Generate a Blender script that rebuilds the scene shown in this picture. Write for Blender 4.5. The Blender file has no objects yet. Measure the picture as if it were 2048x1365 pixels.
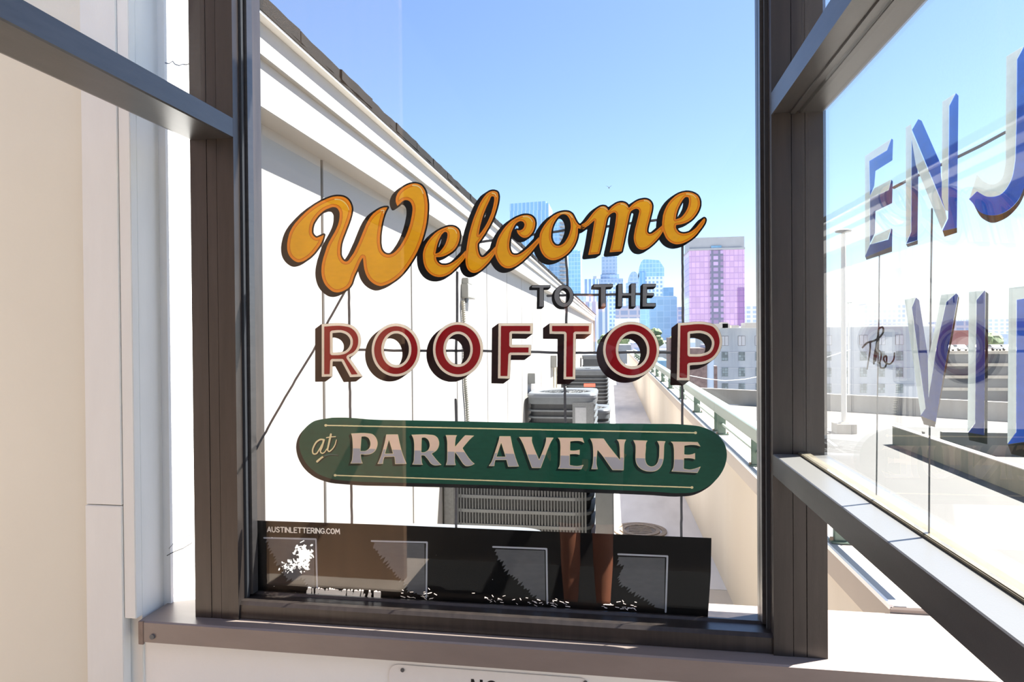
import bpy, bmesh, math, random, json
import numpy as np
from mathutils import Vector, Matrix
from mathutils.geometry import delaunay_2d_cdt
random.seed(7)
C = bpy.context.scene.collection
S = bpy.context.scene

# ------------------------------------------------------------------ camera, sky, sun, exposure
# 2048 x 1365 frame, focal length 1304 px; camera 1.5 m above the deck, world +Y runs along the board wall
FPX, YAW, PITCH, ROLL, EYE = 1304.19, 0.15955372, 0.00822165, -0.00801205, 1.5
def view_rotation():
    cy, sy, cp, sp, cr, sr = math.cos(YAW), math.sin(YAW), math.cos(PITCH), math.sin(PITCH), math.cos(ROLL), math.sin(ROLL)
    return (Matrix(((cr, -sr, 0), (sr, cr, 0), (0, 0, 1))) @ Matrix(((1, 0, 0), (0, cp, -sp), (0, sp, cp)))
            @ Matrix(((cy, 0, sy), (0, 1, 0), (-sy, 0, cy))) @ Matrix(((1, 0, 0), (0, 0, -1), (0, 1, 0))))
RV = view_rotation()
cam = bpy.data.objects.new('camera', bpy.data.cameras.new('camera'))
C.objects.link(cam)
cam.data.sensor_fit = 'HORIZONTAL'; cam.data.sensor_width = 36.0; cam.data.lens = FPX / 2048 * 36
cam.data.clip_start = 0.02; cam.data.clip_end = 8000
cam.matrix_world = Matrix.Translation((0, 0, EYE)) @ (RV.transposed() @ Matrix(((1, 0, 0), (0, -1, 0), (0, 0, -1)))).to_4x4()
S.camera = cam

SUN_AZ, SUN_EL = math.atan2(0.41, 0.91), math.radians(58.6)      # sun beyond the window, high over the parking deck
w = bpy.data.worlds.new('sky'); S.world = w; w.use_nodes = True
nt = w.node_tree; nt.nodes.clear()
wo = nt.nodes.new('ShaderNodeOutputWorld'); bg = nt.nodes.new('ShaderNodeBackground'); sk = nt.nodes.new('ShaderNodeTexSky')
sk.sky_type = 'NISHITA'; sk.sun_disc = False; sk.sun_elevation = SUN_EL; sk.sun_rotation = math.pi / 2 - SUN_AZ
sk.altitude = 200; sk.air_density = 1.0; sk.dust_density = 0.6; sk.ozone_density = 1.2
wb = nt.nodes.new('ShaderNodeMix'); wb.data_type = 'RGBA'; wb.blend_type = 'MULTIPLY'; wb.inputs[0].default_value = 1.0
wb.inputs[7].default_value = (0.97, 1.02, 1.17, 1)                 # the photograph's white balance
nt.links.new(sk.outputs[0], wb.inputs[6]); nt.links.new(wb.outputs[2], bg.inputs[0]); nt.links.new(bg.outputs[0], wo.inputs[0])
bg.inputs[1].default_value = 0.158
sun = bpy.data.objects.new('sun', bpy.data.lights.new('sun', 'SUN')); C.objects.link(sun)
sun.data.energy = 19.5; sun.data.angle = math.radians(0.55); sun.data.color = (1.0, 0.965, 0.91)
sun.rotation_euler = Vector((math.cos(SUN_EL) * math.cos(SUN_AZ), math.cos(SUN_EL) * math.sin(SUN_AZ), math.sin(SUN_EL))).to_track_quat('Z', 'Y').to_euler()
vs = S.view_settings
vs.view_transform = 'Standard'; vs.look = 'None'; vs.exposure = 0.56; vs.gamma = 1.0; vs.use_curve_mapping = False
S.cycles.max_bounces = 12; S.cycles.transparent_max_bounces = 24; S.cycles.glossy_bounces = 6
S.cycles.sample_clamp_indirect = 8

def at(px, py, ax, v):
    """The world point seen at a pixel of the 2048 x 1365 frame where coordinate ax (0 x, 1 y, 2 z) equals v."""
    d = RV.transposed() @ Vector(((px - 1024) / FPX, (py - 682.5) / FPX, 1))
    o = Vector((0, 0, EYE))
    return o + d * ((v - o[ax]) / d[ax])

# ------------------------------------------------------------------ helpers
def lin(c):
    return tuple((v / 12.92 if v <= 0.04045 else ((v + 0.055) / 1.055) ** 2.4) for v in (x / 255 for x in c))
def obj(name, me, parent=None):
    o = bpy.data.objects.new(name, me); C.objects.link(o)
    if parent is not None: o.parent = parent
    return o
def thing(name, label, cat, loc=(0, 0, 0), group=None):
    o = bpy.data.objects.new(name, None); C.objects.link(o); o.location = loc
    o['label'] = label; o['category'] = cat
    if group: o['group'] = group
    o.empty_display_size = 0.1
    return o
def tag(o, label, cat, group=None):
    o['label'] = label; o['category'] = cat
    if group: o['group'] = group
    return o
def struct(o, label=None):
    o['kind'] = 'structure'
    if label: o['label'] = label
    return o
def structure(name, label, loc=(0, 0, 0)):
    o = bpy.data.objects.new(name, None); C.objects.link(o); o.location = loc; o.empty_display_size = 0.1
    o['kind'] = 'structure'; o['label'] = label
    return o

class MB:
    """Collects shapes and links them as one mesh object. off is subtracted, so a part sits in its parent's frame."""
    def __init__(s, off=(0, 0, 0)): s.bm = bmesh.new(); s.off = Vector(off)
    def box(s, x0, x1, y0, y1, z0, z1, bev=0.0):
        r = bmesh.ops.create_cube(s.bm, size=1.0)['verts']
        for v in r: v.co = Vector(((x0 + x1) / 2 + v.co.x * (x1 - x0), (y0 + y1) / 2 + v.co.y * (y1 - y0), (z0 + z1) / 2 + v.co.z * (z1 - z0)))
        if bev:
            es = {e for v in r for e in v.link_edges}
            bmesh.ops.bevel(s.bm, geom=list(es), offset=bev, segments=2, affect='EDGES')
        return s
    def face(s, pts):
        s.bm.faces.new([s.bm.verts.new(p) for p in pts]); return s
    def prism(s, pts, d):
        """Polygon pts (3D) extruded by vector d."""
        d = Vector(d); a = [s.bm.verts.new(p) for p in pts]; b = [s.bm.verts.new(Vector(p) + d) for p in pts]
        s.bm.faces.new(a[::-1]); s.bm.faces.new(b); n = len(a)
        for i in range(n): s.bm.faces.new((a[i], a[(i + 1) % n], b[(i + 1) % n], b[i]))
        return s
    def loft(s, loops, cap0=False, cap1=False):
        L = [[s.bm.verts.new(p) for p in lp] for lp in loops]; n = len(L[0])
        for A, B in zip(L, L[1:]):
            for i in range(n): s.bm.faces.new((A[i], A[(i + 1) % n], B[(i + 1) % n], B[i]))
        if cap0: s.bm.faces.new(L[0][::-1])
        if cap1: s.bm.faces.new(L[-1])
        return s
    def tube(s, pts, r, n=10, r1=None):
        pts = [Vector(p) for p in pts]; loops = []; up = None
        for i, p in enumerate(pts):
            t = (pts[min(i + 1, len(pts) - 1)] - pts[max(i - 1, 0)]).normalized()
            if up is None:
                up = Vector((0, 0, 1)) if abs(t.z) < 0.9 else Vector((1, 0, 0))
            a = t.cross(up).normalized(); b = a.cross(t).normalized(); up = b
            rr = r if r1 is None else r + (r1 - r) * i / (len(pts) - 1)
            loops.append([p + (a * math.cos(q) + b * math.sin(q)) * rr for q in (2 * math.pi * k / n for k in range(n))])
        return s.loft(loops, True, True)
    def ball(s, c, rx, ry, rz, sub=2):
        r = bmesh.ops.create_icosphere(s.bm, subdivisions=sub, radius=1.0)['verts']
        for v in r: v.co = Vector((c[0] + v.co.x * rx, c[1] + v.co.y * ry, c[2] + v.co.z * rz))
        return r
    def mesh(s, name, mat, smooth=False):
        if s.off.length: bmesh.ops.translate(s.bm, verts=s.bm.verts, vec=-s.off)
        bmesh.ops.recalc_face_normals(s.bm, faces=s.bm.faces)
        me = bpy.data.meshes.new(name); s.bm.to_mesh(me); s.bm.free()
        me.materials.append(mat)
        if smooth:
            for p in me.polygons: p.use_smooth = True
            me.set_sharp_from_angle(angle=math.radians(38))
        return me
    def build(s, name, mat, parent=None, smooth=False):
        return obj(name, s.mesh(name, mat, smooth), parent)

# ------------------------------------------------------------------ materials
MATS = {}
def mat(name, col, rough=0.6, metal=0.0, spec=0.5, var=0.0, vscale=6.0, stretch=(1, 1, 1), bump=0.0, bscale=60.0, coat=0.0, col2=None, dust=None):
    """Principled surface whose colour wanders between col and col2 (or darker/lighter by var) with a noise, plus fine relief."""
    m = bpy.data.materials.new(name); m.use_nodes = True; N = m.node_tree.nodes; L = m.node_tree.links
    b = N['Principled BSDF']; c = lin(col) if max(col) > 1.0001 else col
    b.inputs['Roughness'].default_value = rough; b.inputs['Metallic'].default_value = metal
    b.inputs['Specular IOR Level'].default_value = spec; b.inputs['Coat Weight'].default_value = coat
    b.inputs['Base Color'].default_value = (*c, 1)
    if var or col2 or bump:
        tc = N.new('ShaderNodeTexCoord'); mp = N.new('ShaderNodeMapping'); mp.inputs['Scale'].default_value = stretch
        L.new(tc.outputs['Object'], mp.inputs[0])
    if var or col2:
        n = N.new('ShaderNodeTexNoise'); n.inputs['Scale'].default_value = vscale; n.inputs['Detail'].default_value = 6; n.inputs['Roughness'].default_value = 0.62
        L.new(mp.outputs[0], n.inputs[0])
        r = N.new('ShaderNodeValToRGB'); r.color_ramp.elements[0].position = 0.32; r.color_ramp.elements[1].position = 0.70
        c2 = lin(col2) if col2 else tuple(min(1, v * (1 + var)) for v in c); c1 = c if col2 else tuple(v * (1 - var) for v in c)
        r.color_ramp.elements[0].color = (*c1, 1); r.color_ramp.elements[1].color = (*c2, 1)
        L.new(n.outputs[0], r.inputs[0]); L.new(r.outputs[0], b.inputs['Base Color'])
    if bump:
        n2 = N.new('ShaderNodeTexNoise'); n2.inputs['Scale'].default_value = bscale; n2.inputs['Detail'].default_value = 4
        bp = N.new('ShaderNodeBump'); bp.inputs['Strength'].default_value = bump; bp.inputs['Distance'].default_value = 0.004
        L.new(mp.outputs[0], n2.inputs[0]); L.new(n2.outputs[0], bp.inputs['Height']); L.new(bp.outputs[0], b.inputs['Normal'])
    if dust:                                               # pale dust settled on faces that look up
        g = N.new('ShaderNodeNewGeometry'); sp = N.new('ShaderNodeSeparateXYZ'); L.new(g.outputs['Normal'], sp.inputs[0])
        rr_ = N.new('ShaderNodeValToRGB'); rr_.color_ramp.elements[0].position = 0.6; rr_.color_ramp.elements[1].position = 0.95
        rr_.color_ramp.elements[1].color = (0.9, 0.9, 0.9, 1); L.new(sp.outputs[2], rr_.inputs[0])
        mx = N.new('ShaderNodeMix'); mx.data_type = 'RGBA'; src = b.inputs['Base Color'].links[0].from_socket if b.inputs['Base Color'].is_linked else None
        if src: L.new(src, mx.inputs[6])
        else: mx.inputs[6].default_value = (*c, 1)
        mx.inputs[7].default_value = (*lin(dust), 1); L.new(rr_.outputs[0], mx.inputs[0]); L.new(mx.outputs[2], b.inputs['Base Color'])
    MATS[name] = m
    return m
def pane_mat(name, dust=0.0, tint=(0.985, 0.995, 0.99)):
    """Flat float glass: straight-through view and a mirror whose share follows Fresnel (Schlick) on each face; a thin film of dust."""
    m = bpy.data.materials.new(name); m.use_nodes = True; N = m.node_tree.nodes; L = m.node_tree.links; N.clear()
    out = N.new('ShaderNodeOutputMaterial'); tr = N.new('ShaderNodeBsdfTransparent'); gl = N.new('ShaderNodeBsdfGlossy'); mx = N.new('ShaderNodeMixShader')
    tr.inputs[0].default_value = (*tint, 1); gl.inputs['Roughness'].default_value = 0.0; gl.inputs['Color'].default_value = (1, 1, 1, 1)
    g = N.new('ShaderNodeNewGeometry'); dot = N.new('ShaderNodeVectorMath'); dot.operation = 'DOT_PRODUCT'
    L.new(g.outputs['Normal'], dot.inputs[0]); L.new(g.outputs['Incoming'], dot.inputs[1])
    def mth(op, a, b=None):
        n = N.new('ShaderNodeMath'); n.operation = op
        for i, v in enumerate((a, b)):
            if v is None: continue
            if isinstance(v, (int, float)): n.inputs[i].default_value = v
            else: L.new(v, n.inputs[i])
        return n.outputs[0]
    f = mth('ADD', mth('MULTIPLY', mth('POWER', mth('SUBTRACT', 1.0, mth('ABSOLUTE', dot.outputs['Value'])), 5.0), 0.85), 0.036)
    L.new(f, mx.inputs[0]); L.new(tr.outputs[0], mx.inputs[1]); L.new(gl.outputs[0], mx.inputs[2])
    last = mx.outputs[0]
    if dust:
        df = N.new('ShaderNodeBsdfDiffuse'); df.inputs[0].default_value = (0.62, 0.60, 0.57, 1); m2 = N.new('ShaderNodeMixShader')
        tc = N.new('ShaderNodeTexCoord'); n1 = N.new('ShaderNodeTexNoise'); n1.inputs['Scale'].default_value = 420; n1.inputs['Detail'].default_value = 3
        n2 = N.new('ShaderNodeTexNoise'); n2.inputs['Scale'].default_value = 5; n2.inputs['Detail'].default_value = 5
        L.new(tc.outputs['Object'], n1.inputs[0]); L.new(tc.outputs['Object'], n2.inputs[0])
        k = mth('MULTIPLY', mth('MULTIPLY', mth('POWER', n1.outputs[0], 3.0), n2.outputs[0]), dust * 14)
        L.new(k, m2.inputs[0]); L.new(last, m2.inputs[1]); L.new(df.outputs[0], m2.inputs[2]); last = m2.outputs[0]
    L.new(last, out.inputs[0])
    return m
def facade_mat(name, glass, line, cw, ch, lw=0.12, rough=0.25, lw2=None, var=0.06):
    """Far curtain wall: bays cw wide and ch tall between lines, laid on x+y and z, the panes a little uneven."""
    m = bpy.data.materials.new(name); m.use_nodes = True; N = m.node_tree.nodes; L = m.node_tree.links; b = N['Principled BSDF']
    tc = N.new('ShaderNodeTexCoord'); sp = N.new('ShaderNodeSeparateXYZ'); L.new(tc.outputs['Object'], sp.inputs[0])
    def mth(op, a, b_=None):
        n = N.new('ShaderNodeMath'); n.operation = op
        for i, v in enumerate((a, b_)):
            if v is None: continue
            if isinstance(v, (int, float)): n.inputs[i].default_value = v
            else: L.new(v, n.inputs[i])
        return n.outputs[0]
    u = mth('DIVIDE', mth('ADD', sp.outputs[0], sp.outputs[1]), cw); v = mth('DIVIDE', sp.outputs[2], ch)
    lu = mth('LESS_THAN', mth('FRACT', u), lw); lv = mth('LESS_THAN', mth('FRACT', v), lw2 if lw2 is not None else lw)
    msk = mth('MAXIMUM', lu, lv)
    cb = N.new('ShaderNodeCombineXYZ'); L.new(mth('FLOOR', u), cb.inputs[0]); L.new(mth('FLOOR', v), cb.inputs[1])
    wn = N.new('ShaderNodeTexWhiteNoise'); wn.noise_dimensions = '2D'; L.new(cb.outputs[0], wn.inputs['Vector'])
    g = lin(glass); mixv = N.new('ShaderNodeMix'); mixv.data_type = 'RGBA'
    mixv.inputs[6].default_value = (*(c * (1 - var) for c in g), 1); mixv.inputs[7].default_value = (*(min(1, c * (1 + var)) for c in g), 1)
    L.new(wn.outputs['Value'], mixv.inputs[0])
    mixl = N.new('ShaderNodeMix'); mixl.data_type = 'RGBA'; mixl.inputs[7].default_value = (*lin(line), 1)
    L.new(mixv.outputs[2], mixl.inputs[6]); L.new(msk, mixl.inputs[0]); L.new(mixl.outputs[2], b.inputs['Base Color'])
    b.inputs['Roughness'].default_value = rough; b.inputs['Specular IOR Level'].default_value = 0.5
    return m

M_frame = mat('dark bronze frame', (49, 43, 40), 0.34, 0.0, 0.6, var=0.28, vscale=9, stretch=(6, 6, 0.5), bump=0.05, bscale=260)
M_rail = mat('weathered bronze rail', (54, 52, 52), 0.32, 0.0, 0.7, var=0.22, vscale=12, stretch=(3, 1, 6), bump=0.06, bscale=300, dust=(104, 103, 101))
M_groove = mat('grey gasket', (52, 54, 58), 0.5)
M_stop = mat('dirty glazing gasket', (88, 80, 62), 0.7, var=0.3, vscale=30, stretch=(4, 1, 4))
M_sill = mat('taupe sill metal', (136, 123, 115), 0.36, 0.0, 0.5, var=0.07, vscale=7, stretch=(1, 3, 3), bump=0.04, bscale=240)
M_stucco = mat('white stucco', (243, 243, 239), 0.75, var=0.03, vscale=3, bump=0.12, bscale=160)
M_cream = mat('cream wall paint', (224, 221, 205), 0.7, var=0.025, vscale=2, bump=0.08, bscale=120)
M_trim = mat('white painted trim', (228, 229, 224), 0.55, var=0.03, vscale=5, stretch=(3, 3, 0.6), bump=0.04, bscale=90)
M_dark_floor = mat('dark patio paving', (168, 154, 140), 0.7, var=0.15, vscale=4)
M_rear = mat('charcoal rear cladding', (44, 42, 42), 0.6, var=0.1, vscale=3, stretch=(3, 3, .3))
M_rearb = mat('brown timber rear cladding', (156, 124, 98), 0.6, var=0.12, vscale=3, stretch=(6, 6, .3))
M_white = mat('white siding paint', (142, 139, 135), 0.55, var=0.02, vscale=1.5, bump=0.03, bscale=80)
M_backing = mat('siding joint shade', (126, 110, 90), 0.8)
M_fascia = mat('white fascia paint', (150, 147, 142), 0.5, var=0.02, vscale=3, stretch=(1, 0.2, 1))
M_drip = mat('white drip edge metal', (238, 236, 232), 0.35)
M_shingle = mat('asphalt shingle granules', (22, 21, 22), 0.95, 0, 0.2, var=0.45, vscale=120, bump=0.6, bscale=420)
M_walk = mat('walkway concrete', (220, 214, 210), 0.8, var=0.12, vscale=2.2, stretch=(1.6, 0.5, 1), bump=0.1, bscale=70)
M_parapet = mat('stained cream parapet', (206, 195, 181), 0.75, col2=(192, 178, 161), vscale=1.1, stretch=(1, 1, 0.25), bump=0.06, bscale=60)
M_coping = mat('pale coping metal', (190, 180, 169), 0.5, var=0.03, vscale=3, stretch=(1, .3, 1))
M_flash = mat('grey flashing', (150, 153, 157), 0.6)
M_green = mat('pale green railing paint', (138, 150, 140), 0.38, 0, 0.6, var=0.08, vscale=8, stretch=(1, .3, 1))
M_green_d = mat('grey green post paint', (84, 104, 94), 0.45, var=0.1, vscale=14)
M_iron = mat('cast iron', (150, 132, 114), 0.7, var=0.3, vscale=40, bump=0.3, bscale=120)
M_deck = mat('bright parking deck concrete', (92, 90, 87), 0.85, var=0.06, vscale=0.35, stretch=(1, 0.4, 1))
M_deckwall = mat('parking wall concrete', (172, 162, 148), 0.85, col2=(154, 144, 130), vscale=0.9, stretch=(1, 1, 0.2))
M_curbwall = mat('weathered ramp wall concrete', (150, 142, 120), 0.85, col2=(118, 114, 100), vscale=1.2, stretch=(1, 1, 0.3))
M_lane = mat('white lane paint', (240, 240, 238), 0.7)
M_pole = mat('lamp pole paint', (206, 200, 190), 0.5)
M_lampdark = mat('lamp disc metal', (120, 118, 116), 0.5)
M_ac_dark = mat('condenser coil dark grey', (38, 40, 42), 0.6, var=0.35, vscale=90)  # dark grey of coil, fan hub and blades
M_ac = mat('condenser grey paint', (84, 88, 91), 0.45, var=0.1, vscale=14, bump=0.03, bscale=200)
M_acg = mat('condenser grille', (60, 64, 68), 0.5)
M_ac_l = mat('condenser light grey top', (96, 100, 105), 0.4, var=0.05, vscale=9)
M_ac_p = mat('condenser service panel', (92, 94, 95), 0.5, var=0.16, vscale=60)
M_plate = mat('pale nameplate', (134, 136, 138), 0.5, var=0.08, vscale=40)
M_orange_l = mat('orange warning label', (226, 108, 84), 0.5)
M_box = mat('electrical box grey', (140, 138, 131), 0.5, var=0.06, vscale=20)
M_conduit = mat('flexible conduit', (168, 162, 146), 0.5)
M_city = mat('far street ground', (150, 150, 146), 0.9, var=0.25, vscale=0.02)
M_leaf = mat('tree leaves', (84, 100, 72), 0.8, col2=(112, 126, 88), vscale=0.8)
M_trunk = mat('tree bark', (92, 78, 64), 0.9, var=0.2, vscale=3)
M_ink = mat('black screw ink', (20, 20, 22), 0.5)
M_crack = mat('hairline crack', (70, 66, 62), 0.9)

M_pane = pane_mat('clear window glass', 0.0)
M_pane_d = pane_mat('dusty window glass', 0.009)
# sign paints
def paint(name, c, var=0.03, rough=0.42): return mat(name, c, rough, 0, 0.1, var=var, vscale=40, stretch=(1, 1, 3))
P_black = paint('lettering black', (14, 13, 17)); P_orange = paint('lettering orange', (250, 150, 36)); P_dkor = paint('lettering dark orange', (222, 124, 14))
P_gold = paint('lettering gold', (250, 182, 34), 0.05); P_hil = paint('lettering highlight', (255, 226, 150))
P_red = paint('lettering red', (152, 20, 28), 0.06); P_cream = paint('lettering cream', (252, 236, 214)); P_maroon = paint('lettering maroon shade', (38, 18, 18), 0.2)
P_grey = paint('lettering grey', (126, 127, 131)); P_green = paint('sign green', (34, 86, 70), 0.1); P_pshade = paint('sign edge shade', (34, 34, 36))
P_gshade = paint('sign letter shade', (22, 44, 40)); P_crm2 = paint('sign cream line', (246, 232, 182)); P_pink = paint('sign blush cream', (248, 218, 196)); P_lav = paint('sign lavender grey', (182, 180, 188))
P_band = paint('black band paint', (13, 12, 12), 0.1, 0.3); P_sq = paint('grey brushed square', (96, 98, 102), 0.08); P_sql = paint('pale square edge', (176, 180, 190)); P_web = paint('website cream', (238, 234, 228))
P_guide = paint('grease pencil line', (84, 84, 88), 0.15)
P_ice = paint('pale ice bevel', (226, 240, 238), 0.05); P_blue = paint('lettering blue', (6, 88, 204), 0.12); P_navy = paint('lettering deep blue', (18, 50, 140), 0.2)
P_lilac = paint('lettering lilac', (150, 140, 180), 0.12); P_brown = paint('lettering brown shade', (84, 62, 44), 0.25); P_taupe = paint('lettering taupe shade', (150, 142, 136), 0.1)

# ------------------------------------------------------------------ the setting, our side of the glass
FY, GY = 1.40, 1.463                       # front frame face, front pane
XL0, XL1, XR0, XR1 = -0.990, -0.879, 0.3135, 0.418
TOP = 2.95
struct(MB().box(-5.2, 4.0, -4.9, 1.39, -0.12, 0.0).build('floor', M_dark_floor), 'dark patio floor in front of the glass')
struct(MB().box(-1.42, 1.25, -1.6, -1.3, 0.0, 4.6).build('wall_rear', M_rear), 'charcoal clad wall behind the viewer')
struct(MB().box(-3.3, -1.30, -0.96, -0.90, 0.0, 4.6).build('wall_back', M_rearb), 'brown timber wall behind the viewer')
struct(MB().box(-1.125, 1.30, 1.392, 1.53, 0.0, 0.792).build('wall_front', M_stucco), 'low white stucco wall carrying the window sill')
# sill: sloping cap with a drip fascia
sl = structure('trim_1', 'taupe metal sill cap on the low white wall', (-0.2, 1.36, 0.79))
off = sl.location
MB(off).prism([(-1.110, 1.362, 0.790), (-1.110, 1.362, 0.8355), (-1.110, 1.366, 0.8385), (-1.110, 1.642, 0.842), (-1.110, 1.642, 0.80), (-1.110, 1.393, 0.795), (-1.110, 1.393, 0.790)], (2.30, 0, 0)).build('sill_cap', M_sill, sl)
MB(off).box(-1.1105, -1.097, 1.3605, 1.366, 0.784, 0.8385, 0.001).build('end_cap', mat('worn sill end', (132, 114, 102), 0.6, var=0.2, vscale=40), sl)
p = at(305, 1274, 1, 1.361)
MB(off).tube([(p.x, 1.3625, p.z), (p.x, 1.358, p.z)], 0.006, 12).build('screw', M_ac_p, sl, True)

tag(MB().box(-1.25, 1.2, -1.27, 1.30, 0.0005, 0.012, .003).build('reflection_mat', mat('black rubber', (20, 20, 20), .8, bump=.2, bscale=200)), 'black rubber mat, unseen, added to darken the reflection in the painted band', 'mat')  # added mat, blackens what the painted band mirrors
# cream building wall with its white casing
struct(MB().box(-4.2, -1.240, 1.383, 1.50, 0.0, 3.4).build('wall_left', M_cream), 'cream painted wall beside the white casing')
cs = structure('trim_2', 'white painted casing boards between cream wall and window', (-1.18, 1.37, 0))
off = cs.location
zc = at(225, 1012, 1, 1.36).z
MB(off).box(-1.245, -1.150, 1.362, 1.386, zc + 0.001, 3.3, 0.0015).build('casing_board', M_trim, cs)
MB(off).box(-1.247, -1.150, 1.361, 1.386, 0.0, zc - 0.001, 0.0015).build('casing_board', M_trim, cs)
MB(off).box(-1.1485, -1.118, 1.364, 1.386, 0.842, 3.3, 0.0015).build('edge_bead', M_trim, cs)
MB(off).box(-1.240, -1.119, 1.386, 1.462, 0.0, 3.3, 0.001).build('casing_return', M_trim, cs)
# stucco pier in the gap, hairline cracks on it
pr_ = structure('wall_pier', 'sunlit white stucco pier seen through the open gap', (-1.2, 1.6, 0))
pr_.name = 'wall_side'
off = pr_.location
MB(off).box(-1.40, -1.1005, 1.462, 1.612, 0.0, 3.3).build('pier', M_stucco, pr_)
def crack(pix, r=0.0006):
    MB(off).tube([(-1.1003, q.y, q.z) for q in (at(x, y, 0, -1.1003) for x, y in pix)], r, 5).build('crack', M_crack, pr_)
crack([(330, 126), (338, 127), (345, 122), (350, 128), (358, 131), (365, 128), (372, 129), (379, 127)], 0.0013)
crack([(334, 1112), (350, 1103), (366, 1097), (384, 1086)], 0.0011)
crack([(338, 1098), (350, 1084), (362, 1078), (384, 1069)])

# ---- front window: two corner posts, bottom rail, stops, pane
win = structure('window_1', 'front window in dark bronze frame with painted lettering', (-0.28, GY, 0.84))
off = win.location
def grooved_post(x0, x1, parent, off, glass_x):
    # box tube with two vertical reveals on the side that faces us
    mb = MB(off); g1, g2 = x0 + (x1 - x0) * 0.37, x0 + (x1 - x0) * 0.62
    if glass_x < 0: g1, g2 = x0 + (x1 - x0) * 0.38, x0 + (x1 - x0) * 0.61
    d = 0.0022
    mb.prism([(x0, FY, 0.838), (g1 - .0007, FY, 0.838), (g1 - .0007, FY + d * 2, 0.838), (g1 + .0007, FY + d * 2, 0.838), (g1 + .0007, FY + .0008, 0.838),
              (g2 - .0007, FY + .0008, 0.838), (g2 - .0007, FY + d * 2, 0.838), (g2 + .0007, FY + d * 2, 0.838), (g2 + .0007, FY, 0.838), (x1, FY, 0.838), (x1, 1.522, 0.838), (x0, 1.522, 0.838)], (0, 0, TOP - 0.838))
    return mb.build('corner_post', M_frame, parent)
grooved_post(XL0, XL1, win, off, -1); grooved_post(XR0, XR1, win, off, 1)
# bottom rail: hollow section with a raised back lip under the pane
MB(off).prism([(XL1, FY + .006, 0.840), (XL1, FY + .006, 0.872), (XL1, FY + .012, 0.8795), (XL1, GY - .010, 0.8795), (XL1, GY - .006, 0.8845), (XL1, GY, 0.8845), (XL1, GY, 0.874), (XL1, 1.520, 0.874), (XL1, 1.520, 0.840)], (XR0 - XL1, 0, 0)).build('bottom_rail', M_frame, win)
MB(off).box(XL1, XL1 + .0135, GY - .024, GY - .001, 0.8850, TOP).build('glazing_stop', M_rail, win)
MB(off).box(XL1, XL1 + .006, GY - .036, GY - .026, 0.8800, TOP).build('gasket', M_groove, win)
MB(off).box(XR0 - .0135, XR0, GY - .022, GY - .001, 0.8850, TOP).build('glazing_stop', M_rail, win)
MB(off).box(XR0 - .007, XR0, GY - .036, GY - .026, 0.8800, TOP).build('gasket', M_groove, win)
MB(off).box(XR0 - .0125, XR0, GY + .008, GY + .030, 0.8745, TOP).build('glazing_stop', M_rail, win)
MB(off).box(XL0, XR1, FY, 1.52, TOP, TOP + .08).build('head_rail', M_frame, win)
pane = MB(off).box(XL1 + .0005, XR0 - .0005, GY, GY + .006, 0.8745, TOP).build('glass_pane', M_pane, win)

# ---- side window over our shoulder: two rails, two panes, gasket
RX = 0.3625
sw = structure('window_2', 'side window in bronze rails with blue painted lettering', (RX, 0.4, 1.23))
off = sw.location
YB0, YB1 = -1.298, FY - .0005
def side_rail(z0, z1, parent, off, m=M_rail):
    return MB(off).prism([(XR0, YB0, z0), (XR0, YB0, z1 - .0015), (XR0 + .0015, YB0, z1), (XR1 - .001, YB0, z1), (XR1, YB0, z1 - .001), (XR1, YB0, z0)], (0, YB1 - YB0, 0)).build('rail', m, parent)
side_rail(1.2105, 1.2535, sw, off)
def under_rail(z0, z1):
    # transom: underside shows two ribs and a glazing groove
    z = z0
    pts = [(XR0, z), (XR0 + .004, z), (XR0 + .0045, z + .0025), (XR0 + .036, z + .0025), (XR0 + .0365, z - .001), (XR0 + .046, z - .001), (XR0 + .0465, z + .005), (XR0 + .056, z + .005), (XR0 + .0565, z), (XR1 - .006, z), (XR1, z + .003), (XR1, z1), (XR0, z1)]
    MB(off).prism([(a, YB0, b) for a, b in pts], (0, YB1 - YB0, 0)).build('rail', M_rail, sw)
under_rail(1.946, 1.9905)
MB(off).box(0.3615, 0.3830, YB0, YB1, 1.2537, 1.2585, .0012).build('gasket', M_stop, sw)
MB(off).box(RX, RX + .006, YB0, YB1 + .004, 1.2590, 1.9465).build('glass_pane', M_pane_d, sw)
MB(off).box(RX, RX + .006, YB0, YB1 + .004, 1.9910, TOP).build('glass_pane', M_pane_d, sw)
# ---- left transom: one rail with glass above it, open below
lt = structure('window_3', 'bronze transom rail with glass above and an opening below', (-0.935, 0.4, 1.97))
off = lt.location
MB(off).prism([(XL0, YB0, 1.968), (XL0 + .008, YB0, 1.966), (XL1 - .004, YB0, 1.966), (XL1, YB0, 1.968), (XL1, YB0, 2.0115), (XL0, YB0, 2.0115)], (0, YB1 - YB0, 0)).build('rail', M_rail, lt)
MB(off).box(-0.941, -0.935, YB0, YB1 + .004, 2.012, TOP).build('glass_pane', M_pane_d, lt)
struct(MB().box(-0.34, 0.52, 0.95, 1.70, 3.04, 3.12).build('sun_shade_slab', M_trim), 'added unseen white slab shading the glazed bay from the sun')  # unseen slab added to keep direct sun off the transom rail

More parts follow.
